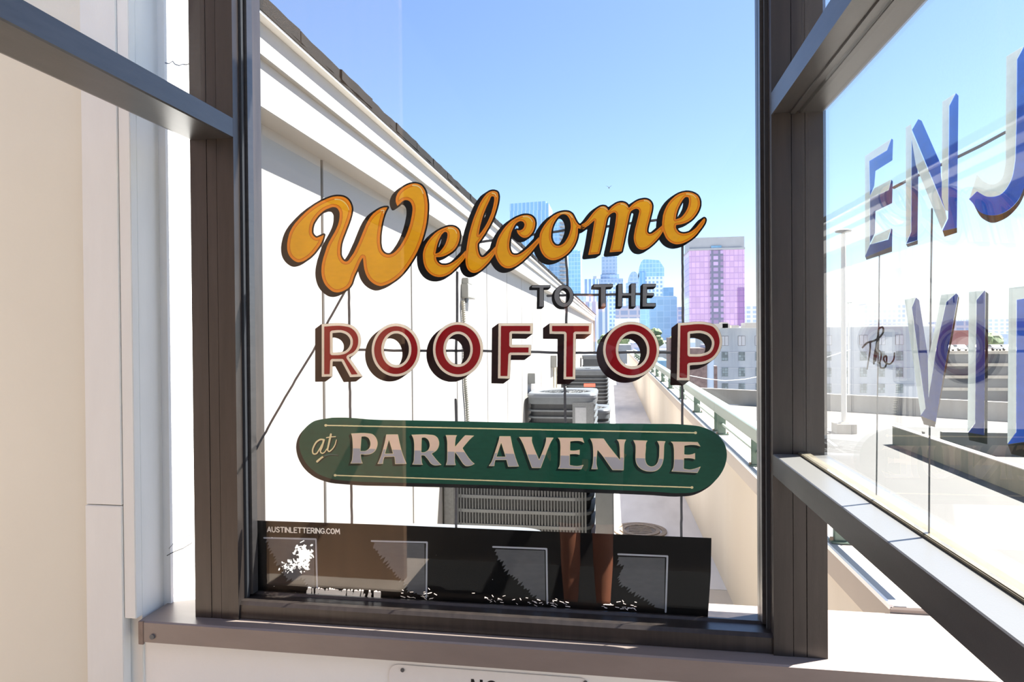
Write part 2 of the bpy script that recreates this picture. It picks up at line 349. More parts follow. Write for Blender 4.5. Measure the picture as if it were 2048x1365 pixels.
# ------------------------------------------------------------------ outside: walkway, parapet, railing
struct(MB().box(-1.42, 1.0, 3.955, 34, -0.12, 0.0).build('floor', M_walk), 'grey concrete walkway between board wall and parapet')
struct(MB().box(-1.42, 1.0, 1.63, 3.945, -0.12, 0.0).build('floor', M_parapet), 'pale cream stretch of walkway just beyond the window')
def px_(y): return 0.645 - 0.0095 * (y - 2)          # inner face of the parapet
Y0, Y1 = 1.645, 27.0
par = structure('wall_parapet', 'cream concrete parapet with metal coping beside the walkway', (0.8, 3, 0))
par.name = 'wall_right'
off = par.location
def along(mb, prof):
    """A profile of (x offset from the parapet's inner face, z) run along the parapet."""
    return mb.loft([[(px_(y) + a, y, z) for a, z in prof] for y in (Y0, Y1)], True, True)
along(MB(off), [(0, -0.1), (0, 0.774), (0.30, 0.774), (0.30, -3.6), (0.0, -3.6)]).build('parapet', M_parapet, par)
along(MB(off), [(-0.020, 0.775), (-0.020, 0.850), (0.36, 0.850), (0.36, 0.775)]).build('coping_fascia', mat('taupe coping fascia', (160, 146, 134), 0.5, var=.04, vscale=4), par)
along(MB(off), [(-0.019, 0.8502), (-0.019, 0.8560), (-0.010, 0.8565), (0.36, 0.862), (0.36, 0.8502)]).build('coping_top', M_coping, par)
along(MB(off), [(-0.022, 0.850), (-0.022, 0.8625), (-0.014, 0.8625), (-0.014, 0.8575)]).build('lip', M_drip, par)
along(MB(off), [(-0.012, 0.8572), (-0.012, 0.8592), (0.016, 0.8592), (0.016, 0.8572)]).build('flashing', M_flash, par)

rl = thing('railing', 'pale green metal railing with square top rail along the parapet coping', 'railing', (px_(5) + .03, 5, 0.862))
off = rl.location
RY0, RY1 = 1.70, 20.0
def rail_run(y0, y1, prof, name, m):
    MB(off).loft([[(px_(y) + a, y, z) for a, z in prof] for y in (y0, y1)], True, True).build(name, m, rl)
SPL = 4.36
sqp = [(-0.004, 0.997), (-0.004, 1.055), (0.001, 1.060), (0.060, 1.060), (0.065, 1.055), (0.065, 0.997)]
rail_run(RY0, SPL - .002, sqp, 'top_rail', M_green); rail_run(SPL + .002, RY1, sqp, 'top_rail', M_green)
circ = [(0.036 + .009 * math.cos(t), 0.925 + .009 * math.sin(t)) for t in (2 * math.pi * k / 10 for k in range(10))]
rail_run(RY0, RY1, circ, 'lower_rail', M_green)
for y in (2.12, 3.30, 4.30, 4.44, 5.50, 6.62, 7.90, 9.00, 10.10, 11.20, 12.30, 13.40, 14.50, 15.60, 16.70, 17.80, 18.90):
    x = px_(y)
    po = MB(off).box(x + .006, x + .056, y - .008, y + .008, 0.866, 0.997, .002).build('post', M_green_d, rl)
    MB(off).box(x - .004, x + .074, y - .018, y + .018, 0.8605, 0.866, .001).build('base_plate', M_green_d, po)
    for sx in (.001, .067): MB(off).tube([(x + sx, y, .866), (x + sx, y, .876)], .006, 6).build('bolt', M_iron, po)

# drain cover in the walkway
dc = thing('drain_cover', 'round rusty drain cover set in the walkway concrete', 'drain cover', (0.165, 5.05, 0.001))
off = dc.location
def ring(c, r0, r1, z0, z1, n=40):
    f = lambda r, z: [(c[0] + r * math.cos(t), c[1] + r * math.sin(t), z) for t in (2 * math.pi * k / n for k in range(n))]
    return [f(r0, z0), f(r0, z1), f(r1, z1), f(r1, z0)]
MB(off).loft(ring(off, 0.165, 0.200, 0.001, 0.012)).build('rim', M_iron, dc)
MB(off).loft(ring(off, 0.118, 0.150, 0.001, 0.014)).build('ring', M_iron, dc)
lidm = MB(off); lidm.loft([[(off.x + .118 * math.cos(t), off.y + .118 * math.sin(t), z) for t in (2 * math.pi * k / 32 for k in range(32))] for z in (.001, .008)], True, True)
lidm.build('lid', mat('drain lid', (120, 108, 98), 0.7, var=0.3, vscale=50), dc)
for k in range(5): MB(off).box(off.x - .085, off.x + .085, off.y - .08 + k * .04 - .006, off.y - .08 + k * .04 + .006, .008, .012).build('rib', M_iron, dc)

# ------------------------------------------------------------------ the board-sided building along the walkway
bl = thing('rooftop_building', 'long white board-sided rooftop building with dark shingled eave beside the walkway', 'building', (-1.1, 1.62, 0))
off = bl.location
BE = 31.0
seams = [1.62, 2.331, 3.412, 4.42, 5.50, 6.537, 7.56, 8.52, 9.50]
while seams[-1] < BE - 1.0: seams.append(seams[-1] + 1.0)
seams[-1] = BE
MB(off).box(-1.50, -1.117, 1.62, BE, 0.0, 2.32).build('wall', M_backing, bl)
for a, b in zip(seams, seams[1:]):
    MB(off).box(-1.117, -1.100, a + .0085, b - .0085, 0.02, 2.25, .0025).build('siding_panel', M_white, bl)
MB(off).box(-1.117, -1.020, 1.625, BE + .02, 2.174, 2.318, .002).build('frieze_board', M_fascia, bl)
MB(off).box(-1.15, -1.003, 1.625, BE + .03, 2.313, 2.408, .002).build('fascia_board', M_fascia, bl)
MB(off).box(-1.15, -0.977, 1.622, BE + .04, 2.408, 2.4155).build('drip_edge', M_drip, bl)
MB(off).box(-1.117, -1.02, BE, BE + .05, 0.0, 2.3).build('corner_board', M_white, bl)
MB(off).prism([(-0.974, 1.625, 2.416), (-0.974, 1.625, 2.430), (-3.6, 1.625, 3.07), (-3.6, 1.625, 2.416)], (0, BE - 1.56, 0)).build('roof_deck', M_shingle, bl)
meshes = []
for k in range(4):
    mb = MB(); L = 0.296 + .003 * k; rr = random.Random(k)
    t = 0.030 + .003 * rr.random()
    pts = [(0.0, 0, -.004), (0.0, 0, t), (-0.22, 0, t + .058), (-0.22, 0, .05)]
    lo = []
    for j in range(5):
        jx = rr.uniform(-.003, .003); jz = rr.uniform(-.002, .002)
        lo.append([(q[0] + jx, L * j / 4, q[2] + (jz if i == 1 else 0)) for i, q in enumerate(pts)])
    mb.loft(lo, True, True); meshes.append(mb.mesh('shingle', M_shingle))
y = 1.625; k = 0
while y < BE:
    o = obj('shingle', meshes[k % 4], bl); o.location = (-0.971 - off.x + random.uniform(-.004, .002), y - off.y, 2.4305 - off.z)
    y += 0.30; k += 1

# electrical boxes and conduit on the board wall
def wall_box(name, label, y0, y1, z0, z1, d, extra=None):
    t = thing(name, label, 'electrical box', (-1.1, (y0 + y1) / 2, z0))
    MB(t.location).box(-1.0995, -1.0995 + d, y0, y1, z0, z1, .004).build('body', M_box, t)
    MB(t.location).box(-1.0995 + d, -1.0975 + d, y0 + .01, y1 - .01, z0 + .012, z1 - .012, .002).build('cover', M_trim, t)
    if extra: extra(t)
    return t
def ex1(t):
    o_ = t.location
    MB(o_).box(-1.0995, -1.052, 4.58, 4.72, 1.876, 1.920, .004).build('weather_head', M_box, t)
    MB(o_).tube([(-1.075, 4.62, 1.775), (-1.075, 4.62, 1.74)], .016, 12).build('connector', M_ac_l, t, True)
    a = [at(x, y, 0, -1.082) for x, y in ((926, 602), (928, 640), (930, 680), (930, 730), (931, 770), (934, 805), (936, 846))]
    pts = []
    for i in range(len(a) - 1):
        for j in range(26): pts.append(a[i].lerp(a[i + 1], j / 26))
    loops = []
    for i, q in enumerate(pts):
        r = 0.0135 + (.0022 if i % 3 == 0 else -.001)
        loops.append([(q.x + r * math.cos(u), q.y + r * math.sin(u), q.z) for u in (2 * math.pi * k / 10 for k in range(10))])
    MB(o_).loft(loops, True, True).build('flexible_conduit', M_conduit, t, True)
wall_box('disconnect_box', 'pale grey disconnect box high on the white board wall with hanging conduit', 4.55, 4.80, 1.775, 1.876, .052, ex1)
def ex2(t):
    MB(t.location).tube([(-1.07, 8.6, 1.0), (-1.07, 8.42, 1.0), (-1.07, 8.37, 1.0)], .014, 10).build('pipe', M_conduit, t, True)
wall_box('junction_box', 'small grey box on the board wall just above a condenser unit', 8.05, 8.40, 0.90, 1.03, .09, ex2)
def ex3(t):
    MB(t.location).tube([(-1.06, 11.05, .97), (-1.06, 11.05, .3)], .016, 10).build('pipe', M_conduit, t, True)
    MB(t.location).tube([(-1.06, 11.55, .97), (-1.06, 11.55, .3)], .016, 10).build('pipe', M_conduit, t, True)
wall_box('switch_box', 'tall grey box with two pipes further along the board wall', 10.9, 11.5, 0.96, 1.16, .10, ex3)

# ------------------------------------------------------------------ condenser units
def sup(w, d, z, n=48, e=9.0, cx=0, cy=0):
    out = []
    for k in range(n):
        t = 2 * math.pi * (k + .5) / n; c, s = math.cos(t), math.sin(t)
        out.append((cx + w / 2 * math.copysign(abs(c) ** (2 / e), c), cy + d / 2 * math.copysign(abs(s) ** (2 / e), s), z))
    return out
def circle(r, z, n=48, cx=0, cy=0):
    return [(cx + r * math.cos(2 * math.pi * (k + .5) / n), cy + r * math.sin(2 * math.pi * (k + .5) / n), z) for k in range(n)]
def condenser(label, x0, x1, y0, y1, h, bands=5, fins=False, panel=None, plate=None, orange=False, e=9.0, top_m=None):
    t = thing('condenser_unit', label, 'air conditioner', ((x0 + x1) / 2, (y0 + y1) / 2, 0.0), 'condenser units along the board wall')
    w, d = x1 - x0, y1 - y0
    MB().box(-w / 2 + .02, w / 2 - .02, -d / 2 + .02, d / 2 - .02, 0, .06, .005).build('base_pad', M_walk, t)
    MB().loft([sup(w - .05, d - .05, .06, e=e), sup(w - .05, d - .05, h - .06, e=e)], True, False).build('coil', M_ac_dark, t, True)
    z0, z1 = .06, h - .13
    MB().loft([sup(w, d, z0, e=e), sup(w, d, z0 + .07, e=e), sup(w - .05, d - .05, z0 + .07, e=e)]).build('bottom_band', M_ac, t, True)
    MB().loft([sup(w - .05, d - .05, z1, e=e), sup(w, d, z1, e=e), sup(w, d, h - .05, e=e)]).build('upper_band', M_ac, t, True)
    for k in range(1, bands):
        z = z0 + .07 + (z1 - z0 - .07) * k / bands
        MB().loft([sup(w - .05, d - .05, z + .012, e=e), sup(w, d, z + .010, e=e), sup(w, d, z - .010, e=e), sup(w - .05, d - .05, z - .012, e=e)]).build('louver', M_ac, t, True)
    if fins:
        mb = MB(); n = int(w / .0205)
        for k in range(n):
            x = -w / 2 + .05 + (w - .10) * k / (n - 1)
            mb.box(x - .0058, x + .0058, -d / 2 + .004, -d / 2 + .016, z0 + .06, z1)
        mb.build('grille', M_acg, t)['kind'] = 'stuff'
    tm = top_m or M_ac_l
    r = min(w, d) * .40
    MB().loft([sup(w + .012, d + .012, h - .055, e=e), sup(w + .016, d + .016, h - .025, e=e), sup(w - .01, d - .01, h - .004, e=e), sup(w - .05, d - .05, h, e=e), circle(r + .02, h - .004), circle(r, h - .016), circle(r - .01, h - .06)]).build('top_cap', tm, t, True)
    mb = MB()
    for q in (.35, .55, .75, .95):
        pts = circle(r * q, h - .020, 36); mb.tube(pts + pts[:1], .0035, 5)
    for k in range(12):
        a = 2 * math.pi * k / 12; mb.tube([(r * .2 * math.cos(a), r * .2 * math.sin(a), h - .018), (r * math.cos(a), r * math.sin(a), h - .022)], .0035, 5)
    mb.build('fan_guard', M_ac_p, t)['kind'] = 'stuff'
    fan = MB().loft([circle(.07, h - .13, 16), circle(.07, h - .07, 16)], True, True).build('fan_hub', M_ac_dark, t)
    for k in range(3):
        a = 2 * math.pi * k / 3; ca, sa = math.cos(a), math.sin(a)
        q = [(.06, -.05, h - .11), (r * .9, -.11, h - .12), (r * .9, .09, h - .09), (.06, .05, h - .09)]
        MB().prism([(u * ca - v * sa, u * sa + v * ca, z) for u, v, z in q], (0, 0, .004)).build('fan_blade', M_ac_dark, fan)
    if panel:
        a, b = panel
        MB().box(w * a - w / 2, w * b - w / 2, -d / 2 - .006, -d / 2 + .02, z0 + .02, z1 + .03, .006).build('service_panel', M_ac_p, t)
    if plate:
        a, b, c, e_ = plate
        MB().box(w * a - w / 2, w * b - w / 2, -d / 2 - .010, -d / 2 - .004, h * c, h * e_, .002).build('nameplate', M_plate, t)
    if orange:
        MB().box(-.06 * w, .20 * w, -d / 2 - .008, -d / 2 + .004, h - .36, h - .29, .003).build('warning_label', M_orange_l, t)
    return t
condenser('grey condenser close under the window, only its pale top rim showing above the black band', -0.94, -0.27, 1.80, 2.62, 0.725, 5, fins=True, e=7)
u2 = condenser('grey condenser with vertical slotted grille, behind the green painted sign', -1.088, -0.147, 4.0, 4.78, 0.80, 6, fins=True, panel=(0.0, 0.075))
condenser('grey condenser with pale nameplate on its front, under the letters F and T', -1.06, -0.245, 7.67, 8.52, 0.815, 7, panel=(.66, .97), plate=(.70, .86, .46, .80))
condenser('low round-topped condenser behind the nameplate unit', -0.72, -0.095, 8.75, 9.40, 0.51, 5, e=5)
condenser('condenser with an orange warning label further down the board wall', -1.04, -0.165, 13.0, 13.9, 0.83, 8, orange=True)
condenser('most distant condenser by the end of the board wall', -1.05, -0.40, 19.8, 20.6, 0.90, 3, fins=True)
cv = thing('equipment_cabinet', 'narrow speckled grey cabinet beside the slotted condenser', 'cabinet', (-0.08, 4.15, 0))
MB(cv.location).box(-0.134, -0.026, 3.93, 4.40, 0.0, 0.70, .006).build('body', M_ac, cv)
MB(cv.location).box(-0.138, -0.020, 3.92, 4.41, 0.70, 0.722, .004).build('lid', M_ac_l, cv)

# ------------------------------------------------------------------ parking deck one storey down
DZ = -3.5
struct(MB().box(0.95, 60, -12, 47.6, DZ - .4, DZ).build('floor', M_deck), 'sunlit concrete parking deck one storey below')
dwall = structure('wall_deck', 'pale concrete wall along the far side of the parking deck', (13, 44.5, DZ))
dwall.name = 'wall_far'
A, B = Vector((2.0, 51.6)), Vector((46.0, 26.0))
dr = (B - A).normalized(); nr = Vector((-dr.y, dr.x))
def wbox(parent, name, a, b, z0, z1, th, m, off):
    MB(off).prism([(a.x, a.y, z0), (b.x, b.y, z0), (b.x + nr.x * th, b.y + nr.y * th, z0), (a.x + nr.x * th, a.y + nr.y * th, z0)], (0, 0, z1 - z0)).build(name, m, parent)
wbox(dwall, 'barrier', A, B, DZ, DZ + 1.02, .22, M_deckwall, dwall.location)
wbox(dwall, 'cap', A - nr * .02, B - nr * .02, DZ + 1.02, DZ + 1.06, .26, M_coping, dwall.location)
rw = structure('wall_ramp', 'weathered concrete ramp wall with sunlit top on the parking deck', (12.3, 20, DZ))
rw.name = 'wall_near'
MB(rw.location).box(12.15, 12.40, 9.0, 31.5, DZ, DZ + .80, .01).build('barrier', M_curbwall, rw)
MB(rw.location).box(12.13, 12.42, 9.0, 31.52, DZ + .80, DZ + .835).build('cap', M_coping, rw)
ln = structure('trim_3', 'white parking lines painted on the deck', (11, 30, DZ))
for a, b in (((1655, 880), (1672, 893)), ((1700, 838), (1732, 848)), ((1765, 838), (1800, 849)), ((1835, 842), (1880, 853)), ((1905, 846), (1960, 858)), ((1655, 858), (1662, 862))):
    q, r = at(*a, 2, DZ + .004), at(*b, 2, DZ + .004); e = (r - q).normalized(); n_ = Vector((-e.y, e.x, 0)) * .06
    MB(ln.location).prism([q - n_, r - n_, r + n_, q + n_], (0, 0, .003)).build('line', M_lane, ln)
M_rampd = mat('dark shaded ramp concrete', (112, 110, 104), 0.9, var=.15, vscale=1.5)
zr = at(1960, 866, 1, 29.0).z
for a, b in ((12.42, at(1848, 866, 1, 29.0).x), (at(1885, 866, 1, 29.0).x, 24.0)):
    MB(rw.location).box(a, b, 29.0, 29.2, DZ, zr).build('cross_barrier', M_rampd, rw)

def lamp_post(label, x, y, z0, h, r, head, pedestal=True):
    t = thing('lamp_post', label, 'lamp post', (x, y, z0))
    zb = 0
    if pedestal:
        MB().box(-.46, .46, -.46, .46, 0, .48, .02).build('pedestal', M_deckwall, t)
        MB().box(-.2, .2, -.2, .2, .48, .56).build('base', M_pole, t); zb = .5
    MB().tube([(0, 0, zb), (0, 0, h)], r, 12, r * .86).build('pole', M_pole, t, True)
    if head:
        MB().loft([circle(.06, h - .02, 24), circle(.10, h + .05, 24), circle(.36, h + .10, 24), circle(.39, h + .16, 24), circle(.22, h + .24, 24)], True, True).build('lamp_head', M_lampdark, t, True)
    else:
        MB().box(-.75, .55, -.12, .12, h - .05, h + .05, .02).build('lamp_head', M_lampdark, t)
    return t
L0 = at(1688, 866, 2, DZ)
lamp_post('tall lamp post with disc lamp on a concrete pedestal in the parking deck', L0.x, L0.y, DZ, 9.95, .13, True)
L1 = at(1697, 690, 1, 118)
lamp_post('thin far lamp post beyond the parking deck', L1.x, 118, -9, at(1697, 606, 1, 118).z + 9, .12, False, False)

# ------------------------------------------------------------------ the city
GZ = -15.0
struct(MB().box(-2500, 3500, -400, 6500, GZ - 1, GZ).build('ground', M_city), 'street level far below the roof')
def xz(px, py, Y): q = at(px, py, 1, Y); return q.x, q.z
def tower(label, px0, px1, pyt, Y, depth, m, name='tower', crown=None, pyb=None):
    """A building whose front stands at distance Y and spans px0..px1; crown adds (name, px0, px1, py top, material) blocks on the roof."""
    x0, _ = xz(px0, pyt, Y); x1, z1 = xz(px1, pyt, Y)
    t = thing(name, label, 'building', ((x0 + x1) / 2, Y, GZ))
    MB(t.location).box(x0, x1, Y, Y + depth, GZ, z1).build('facade', m, t)
    zt = z1
    for c in crown or ():
        nm, a, b, py, mm = c[:5]; dy = c[5] if len(c) > 5 else depth * .12
        xa, _ = xz(a, py, Y); xb, zz = xz(b, py, Y)
        MB(t.location).box(xa, xb, Y + dy, Y + depth * .8, zt - .5 if zz > zt else GZ, zz).build(nm, mm, t)
    return t
F_blue = facade_mat('blue curtain wall', (132, 176, 220), (176, 204, 230), 3.2, 400.0, 0.22, 0.18, 0.0)  # facade colours paled to stand in for distance haze
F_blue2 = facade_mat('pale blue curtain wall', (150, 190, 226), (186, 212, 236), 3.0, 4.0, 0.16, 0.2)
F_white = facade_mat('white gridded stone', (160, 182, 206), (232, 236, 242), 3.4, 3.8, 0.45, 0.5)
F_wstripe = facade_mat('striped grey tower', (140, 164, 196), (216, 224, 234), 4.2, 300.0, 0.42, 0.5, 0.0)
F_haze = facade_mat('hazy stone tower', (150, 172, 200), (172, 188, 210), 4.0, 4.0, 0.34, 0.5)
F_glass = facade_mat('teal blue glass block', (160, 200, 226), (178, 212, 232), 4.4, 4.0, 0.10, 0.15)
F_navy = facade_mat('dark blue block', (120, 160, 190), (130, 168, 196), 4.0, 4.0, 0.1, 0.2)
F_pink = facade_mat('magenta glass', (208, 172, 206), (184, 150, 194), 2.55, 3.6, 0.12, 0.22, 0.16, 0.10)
F_pinkd = facade_mat('violet reflection glass', (160, 120, 172), (140, 108, 156), 2.55, 3.6, 0.12, 0.25, 0.16)  # dark reflection put into the glass colour
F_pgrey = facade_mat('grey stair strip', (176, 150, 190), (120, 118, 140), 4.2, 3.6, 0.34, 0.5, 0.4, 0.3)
M_crown = mat('grey mechanical crown', (168, 168, 172), 0.7, var=0.06, vscale=0.2)
F_dusk = facade_mat('brown and blue offices', (136, 150, 180), (176, 172, 186), 5.0, 3.8, 0.2, 0.4, 0.35)
F_pale = facade_mat('pale apartment grid', (176, 190, 206), (222, 224, 226), 4.5, 3.4, 0.4, 0.6)
M_whiteb = mat('white podium', (238, 238, 238), 0.7)
M_lowgrey = mat('low grey roofs', (150, 150, 152), 0.8, var=0.2, vscale=0.2)
M_brick = mat('red brown brick wall', (118, 98, 95), 0.9, var=0.3, vscale=1.6)
M_gbld = mat('streaked grey concrete wall', (172, 175, 181), 0.85, col2=(148, 153, 162), vscale=0.35, stretch=(1, 1, 0.25))
M_gwin = facade_mat('old steel window', (118, 128, 132), (88, 94, 98), 0.42, 0.5, 0.12, 0.3, 0.12, 0.4)
M_gwin2 = mat('blocked window panel', (176, 176, 182), 0.8)
M_gframe = mat('window frame brown', (112, 106, 108), 0.7)

t = tower('tall blue glass tower with slanted top behind the gold letters', 1019, 1097, 406, 520, 34, F_blue, crown=[('side_wing', 1085, 1131, 428, F_blue2, 8)])
x0, z0 = xz(1019, 408, 520); x1, z1 = xz(1092, 402.5, 520)
MB(t.location).prism([(x0, 519.6, z0 - 6), (x1, 519.6, z0 - 6), (x1, 519.6, z1), (x0, 519.6, z0)], (0, 30, 0)).build('slanted_top', F_blue, t)
for k in range(26):                                                      # balcony slabs up the wing's edge
    xa, zz = xz(1119, 446 + k * 8, 520); xb, _ = xz(1133, 446, 520)
    MB(t.location).box(xa, xb, 517.5, 528, zz, zz + .6).build('balcony', M_crown, t)
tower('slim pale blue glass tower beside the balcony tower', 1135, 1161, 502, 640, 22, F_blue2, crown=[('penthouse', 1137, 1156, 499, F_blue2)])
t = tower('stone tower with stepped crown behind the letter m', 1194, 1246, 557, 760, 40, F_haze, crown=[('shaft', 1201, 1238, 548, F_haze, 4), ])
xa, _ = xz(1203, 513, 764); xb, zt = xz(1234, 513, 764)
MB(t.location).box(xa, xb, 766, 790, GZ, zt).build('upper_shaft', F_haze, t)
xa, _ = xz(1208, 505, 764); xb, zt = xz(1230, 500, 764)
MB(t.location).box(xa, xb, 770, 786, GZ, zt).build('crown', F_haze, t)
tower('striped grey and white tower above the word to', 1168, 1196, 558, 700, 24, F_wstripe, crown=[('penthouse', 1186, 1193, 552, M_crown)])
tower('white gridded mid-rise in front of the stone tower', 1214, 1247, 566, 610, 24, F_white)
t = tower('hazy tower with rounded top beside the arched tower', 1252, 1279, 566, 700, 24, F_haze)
xa, zb = xz(1256, 566, 700); xb, zt = xz(1279, 543, 700)
n = 14; MB(t.location).prism([(xa + (xb - xa) * (.5 - .5 * math.cos(math.pi * k / n)), 700, zb + (zt - zb) * math.sin(math.pi * k / n)) for k in range(n + 1)], (0, 20, 0)).build('round_top', F_haze, t)
t = tower('white gridded tower with arched glass roof', 1290, 1328, 536, 600, 30, F_white)
x0, zb = xz(1278, 545, 600); x1, zt = xz(1322, 518, 600); xm, _ = xz(1290, 530, 600)
MB(t.location).box(x0, xm, 598, 626, GZ, zb).build('glass_side', F_blue, t)
n = 10; arc = [(x0 + (xm - x0) * (1 - math.cos(math.pi / 2 * k / n)), 599, zb + (zt - zb) * math.sin(math.pi / 2 * k / n)) for k in range(n + 1)]
_, ze = xz(1328, 536, 600); x2, _ = xz(1328, 536, 600); x3, zt2 = xz(1318, 521, 600)
MB(t.location).prism(arc + [(x3, 599, zt2), (x2, 599, ze), (x2, 599, zb - 4), (x0, 599, zb - 4)], (0, 26, 0)).build('arched_roof', F_blue2, t)
tower('dark blue block beside the arched tower', 1327, 1347, 575, 560, 20, F_navy)
t = tower('broad teal glass office block under the arched tower', 1299, 1354, 594, 450, 30, F_glass, crown=[('parapet', 1300, 1352, 592, M_crown, 1)])
tower('white apartment tower with narrow bays left of the word the', 1168, 1215, 603, 430, 24, F_wstripe)
tower('dark office block with brown bands above the white podium', 1231, 1280, 612, 380, 24, F_dusk)
tower('white flat podium building above the last letters of rooftop', 1229, 1279, 637, 330, 20, M_whiteb, name='podium')
tower('blue grey mid-rise between podium and glass block', 1258, 1302, 590, 520, 20, F_glass)
tower('brown and grey mid-rise beside the pink tower', 1354, 1380, 614, 520, 20, F_dusk)
tower('pale low-rise left of the striped tower', 1150, 1172, 588, 600, 20, F_blue2)
PY = 420
t = thing('pink_tower', 'magenta glass tower with grey crown standing over the low grey building', 'building', (xz(1433, 500, PY)[0], PY, GZ))
def pbox(name, a, b, yt, yb, dy, m, dep=30):
    xa, zt = xz(a, yt, PY); xb, _ = xz(b, yt, PY); zb = GZ if yb is None else xz(a, yb, PY)[1]
    return MB(t.location).box(xa, xb, PY + dy, PY + dep, zb, zt).build(name, m, t)
pbox('facade', 1378, 1489, 498, None, 0, F_pink); pbox('crown', 1379, 1489, 476, 498, .4, M_crown, 29)
pbox('cap', 1376.5, 1490, 498, 502, -.6, M_crown); pbox('stair_strip', 1420, 1446, 502, None, -.8, F_pgrey); pbox('reflection_strip', 1475, 1488.6, 576, None, -.3, F_pinkd)  # the last strip carries a dark reflection as its own violet
pbox('crown_louver', 1422, 1443, 492, 498, -.2, F_navy)
tower('light blue apartment slab beside the pink tower', 1491, 1560, 612, 520, 20, F_pale)

# the low grey building with its steel windows
GY_ = 128.0
gx0, gz1 = xz(1428, 657, GY_); gx1, _ = xz(1866, 662, GY_)
g = thing('warehouse', 'low grey concrete building with steel windows beyond the parking deck', 'building', ((gx0 + gx1) / 2, GY_, GZ))
MB(g.location).box(gx0, gx1, GY_, GY_ + 30, GZ, gz1).build('wall', M_gbld, g)
MB(g.location).box(gx0 - .2, gx1 + .2, GY_ - .25, GY_ + 30.2, gz1, gz1 + .35).build('coping', M_whiteb, g)
for k in range(3):
    zz = gz1 - 4.6 - k * 3.0; MB(g.location).box(gx0, gx1, GY_ - .06, GY_, zz, zz + .12).build('band', M_gwin2, g)
wx = [xz(1443, 700, GY_)[0] + 3.05 * k for k in range(11)]
for k, x in enumerate(wx):
    for r_ in range(5):
        zt = gz1 - (1.55 + 2.95 * r_)
        f = MB(g.location).box(x - .06, x + 1.26, GY_ - .05, GY_ + .02, zt - 1.76, zt + .06).build('window', M_gframe if r_ == 0 else M_gbld, g)
        if r_ == 0:
            for a in (0, .64): MB(g.location).box(x + a, x + a + .56, GY_ - .09, GY_ - .03, zt - 1.70, zt).build('pane', M_gwin2, f)
        else:
            MB(g.location).box(x + .02, x + 1.18, GY_ - .09, GY_ - .03, zt - 1.68, zt).build('pane', M_gwin, f)
for a, b, c in ((1427, 1460, 648), (1445, 1456, 645), (1463, 1478, 651), (1490, 1520, 646)):
    xa, zc_ = xz(a, c, 122); xb, _ = xz(b, c, 122)
    MB(g.location).box(xa, xb, 122, 126, gz1, zc_).build('roof_unit', M_coping, g)
x0, zt = xz(1380, 697, 104); x1, _ = xz(1414, 700, 104)
bk = thing('brick_building', 'red brown brick building in front of the grey warehouse', 'building', (x0, 104, GZ))
MB(bk.location).box(x0, x1, 104, 112, GZ, zt).build('wall', M_brick, bk)
xa, za = xz(1338, 676, 108); xb, _ = xz(1347, 676, 108); MB(bk.location).box(xa, xb, 107, 114, GZ, za).build('chimney', M_brick, bk)
xa, za = xz(1413.5, 690, 104); xb, _ = xz(1428, 690, 104); MB(bk.location).box(xa, xb, 104.3, 112, GZ, za).build('pilaster', mat('pale blue grey render', (176, 188, 206), .8), bk)
MB(bk.location).box(xb, xb + .5, 104.2, 112, GZ, xz(1430, 733, 104)[1]).build('downpipe', M_brick, bk)

# low roofs along the street
for lab, a, b, yt, Y, m in (('flat white roofed shed beyond the railing', 1318, 1341, 683, 190, M_whiteb), ('low grey store behind the round letter', 1296, 1380, 700, 170, M_lowgrey),
                            ('long pale store roof beside the brick chimney', 1344, 1440, 676, 230, F_pale), ('small blue fronted shop below the brick chimney', 1316, 1338, 722, 120, F_navy),
                            ('grey block at the end of the walkway', 1196, 1262, 690, 210, M_lowgrey), ('white shed beyond the end of the board wall', 1205, 1232, 676, 240, M_whiteb),
                            ('brown rowhouses past the railing', 1262, 1316, 686, 262, F_dusk)):
    tower(lab, a, b, yt, Y, 18, m, name='store')

# beyond the side window
F_rwhite = facade_mat('hazy apartment tower', (206, 214, 224), (236, 238, 240), 3.0, 3.2, 0.4, 0.6)  # haze put into the pale facade colour
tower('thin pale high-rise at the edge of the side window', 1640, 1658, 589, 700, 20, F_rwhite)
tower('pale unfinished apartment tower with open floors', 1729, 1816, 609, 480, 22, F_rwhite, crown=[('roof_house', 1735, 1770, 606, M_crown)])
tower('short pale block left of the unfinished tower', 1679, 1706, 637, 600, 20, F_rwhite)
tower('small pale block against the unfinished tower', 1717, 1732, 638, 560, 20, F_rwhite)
tower('blue grey office with flat roof past the letter V', 1905, 1950, 642, 420, 30, F_dusk)
tower('long pale building behind the letter I', 1930, 2110, 637, 620, 40, F_pale)
tower('low red roofed store between the blue letters', 1912, 1948, 661, 300, 16, mat('brick red roof', (146, 96, 92), .8), name='store')
tower('angled pale hall past the blue letters', 1950, 2040, 668, 330, 20, F_haze, name='store')
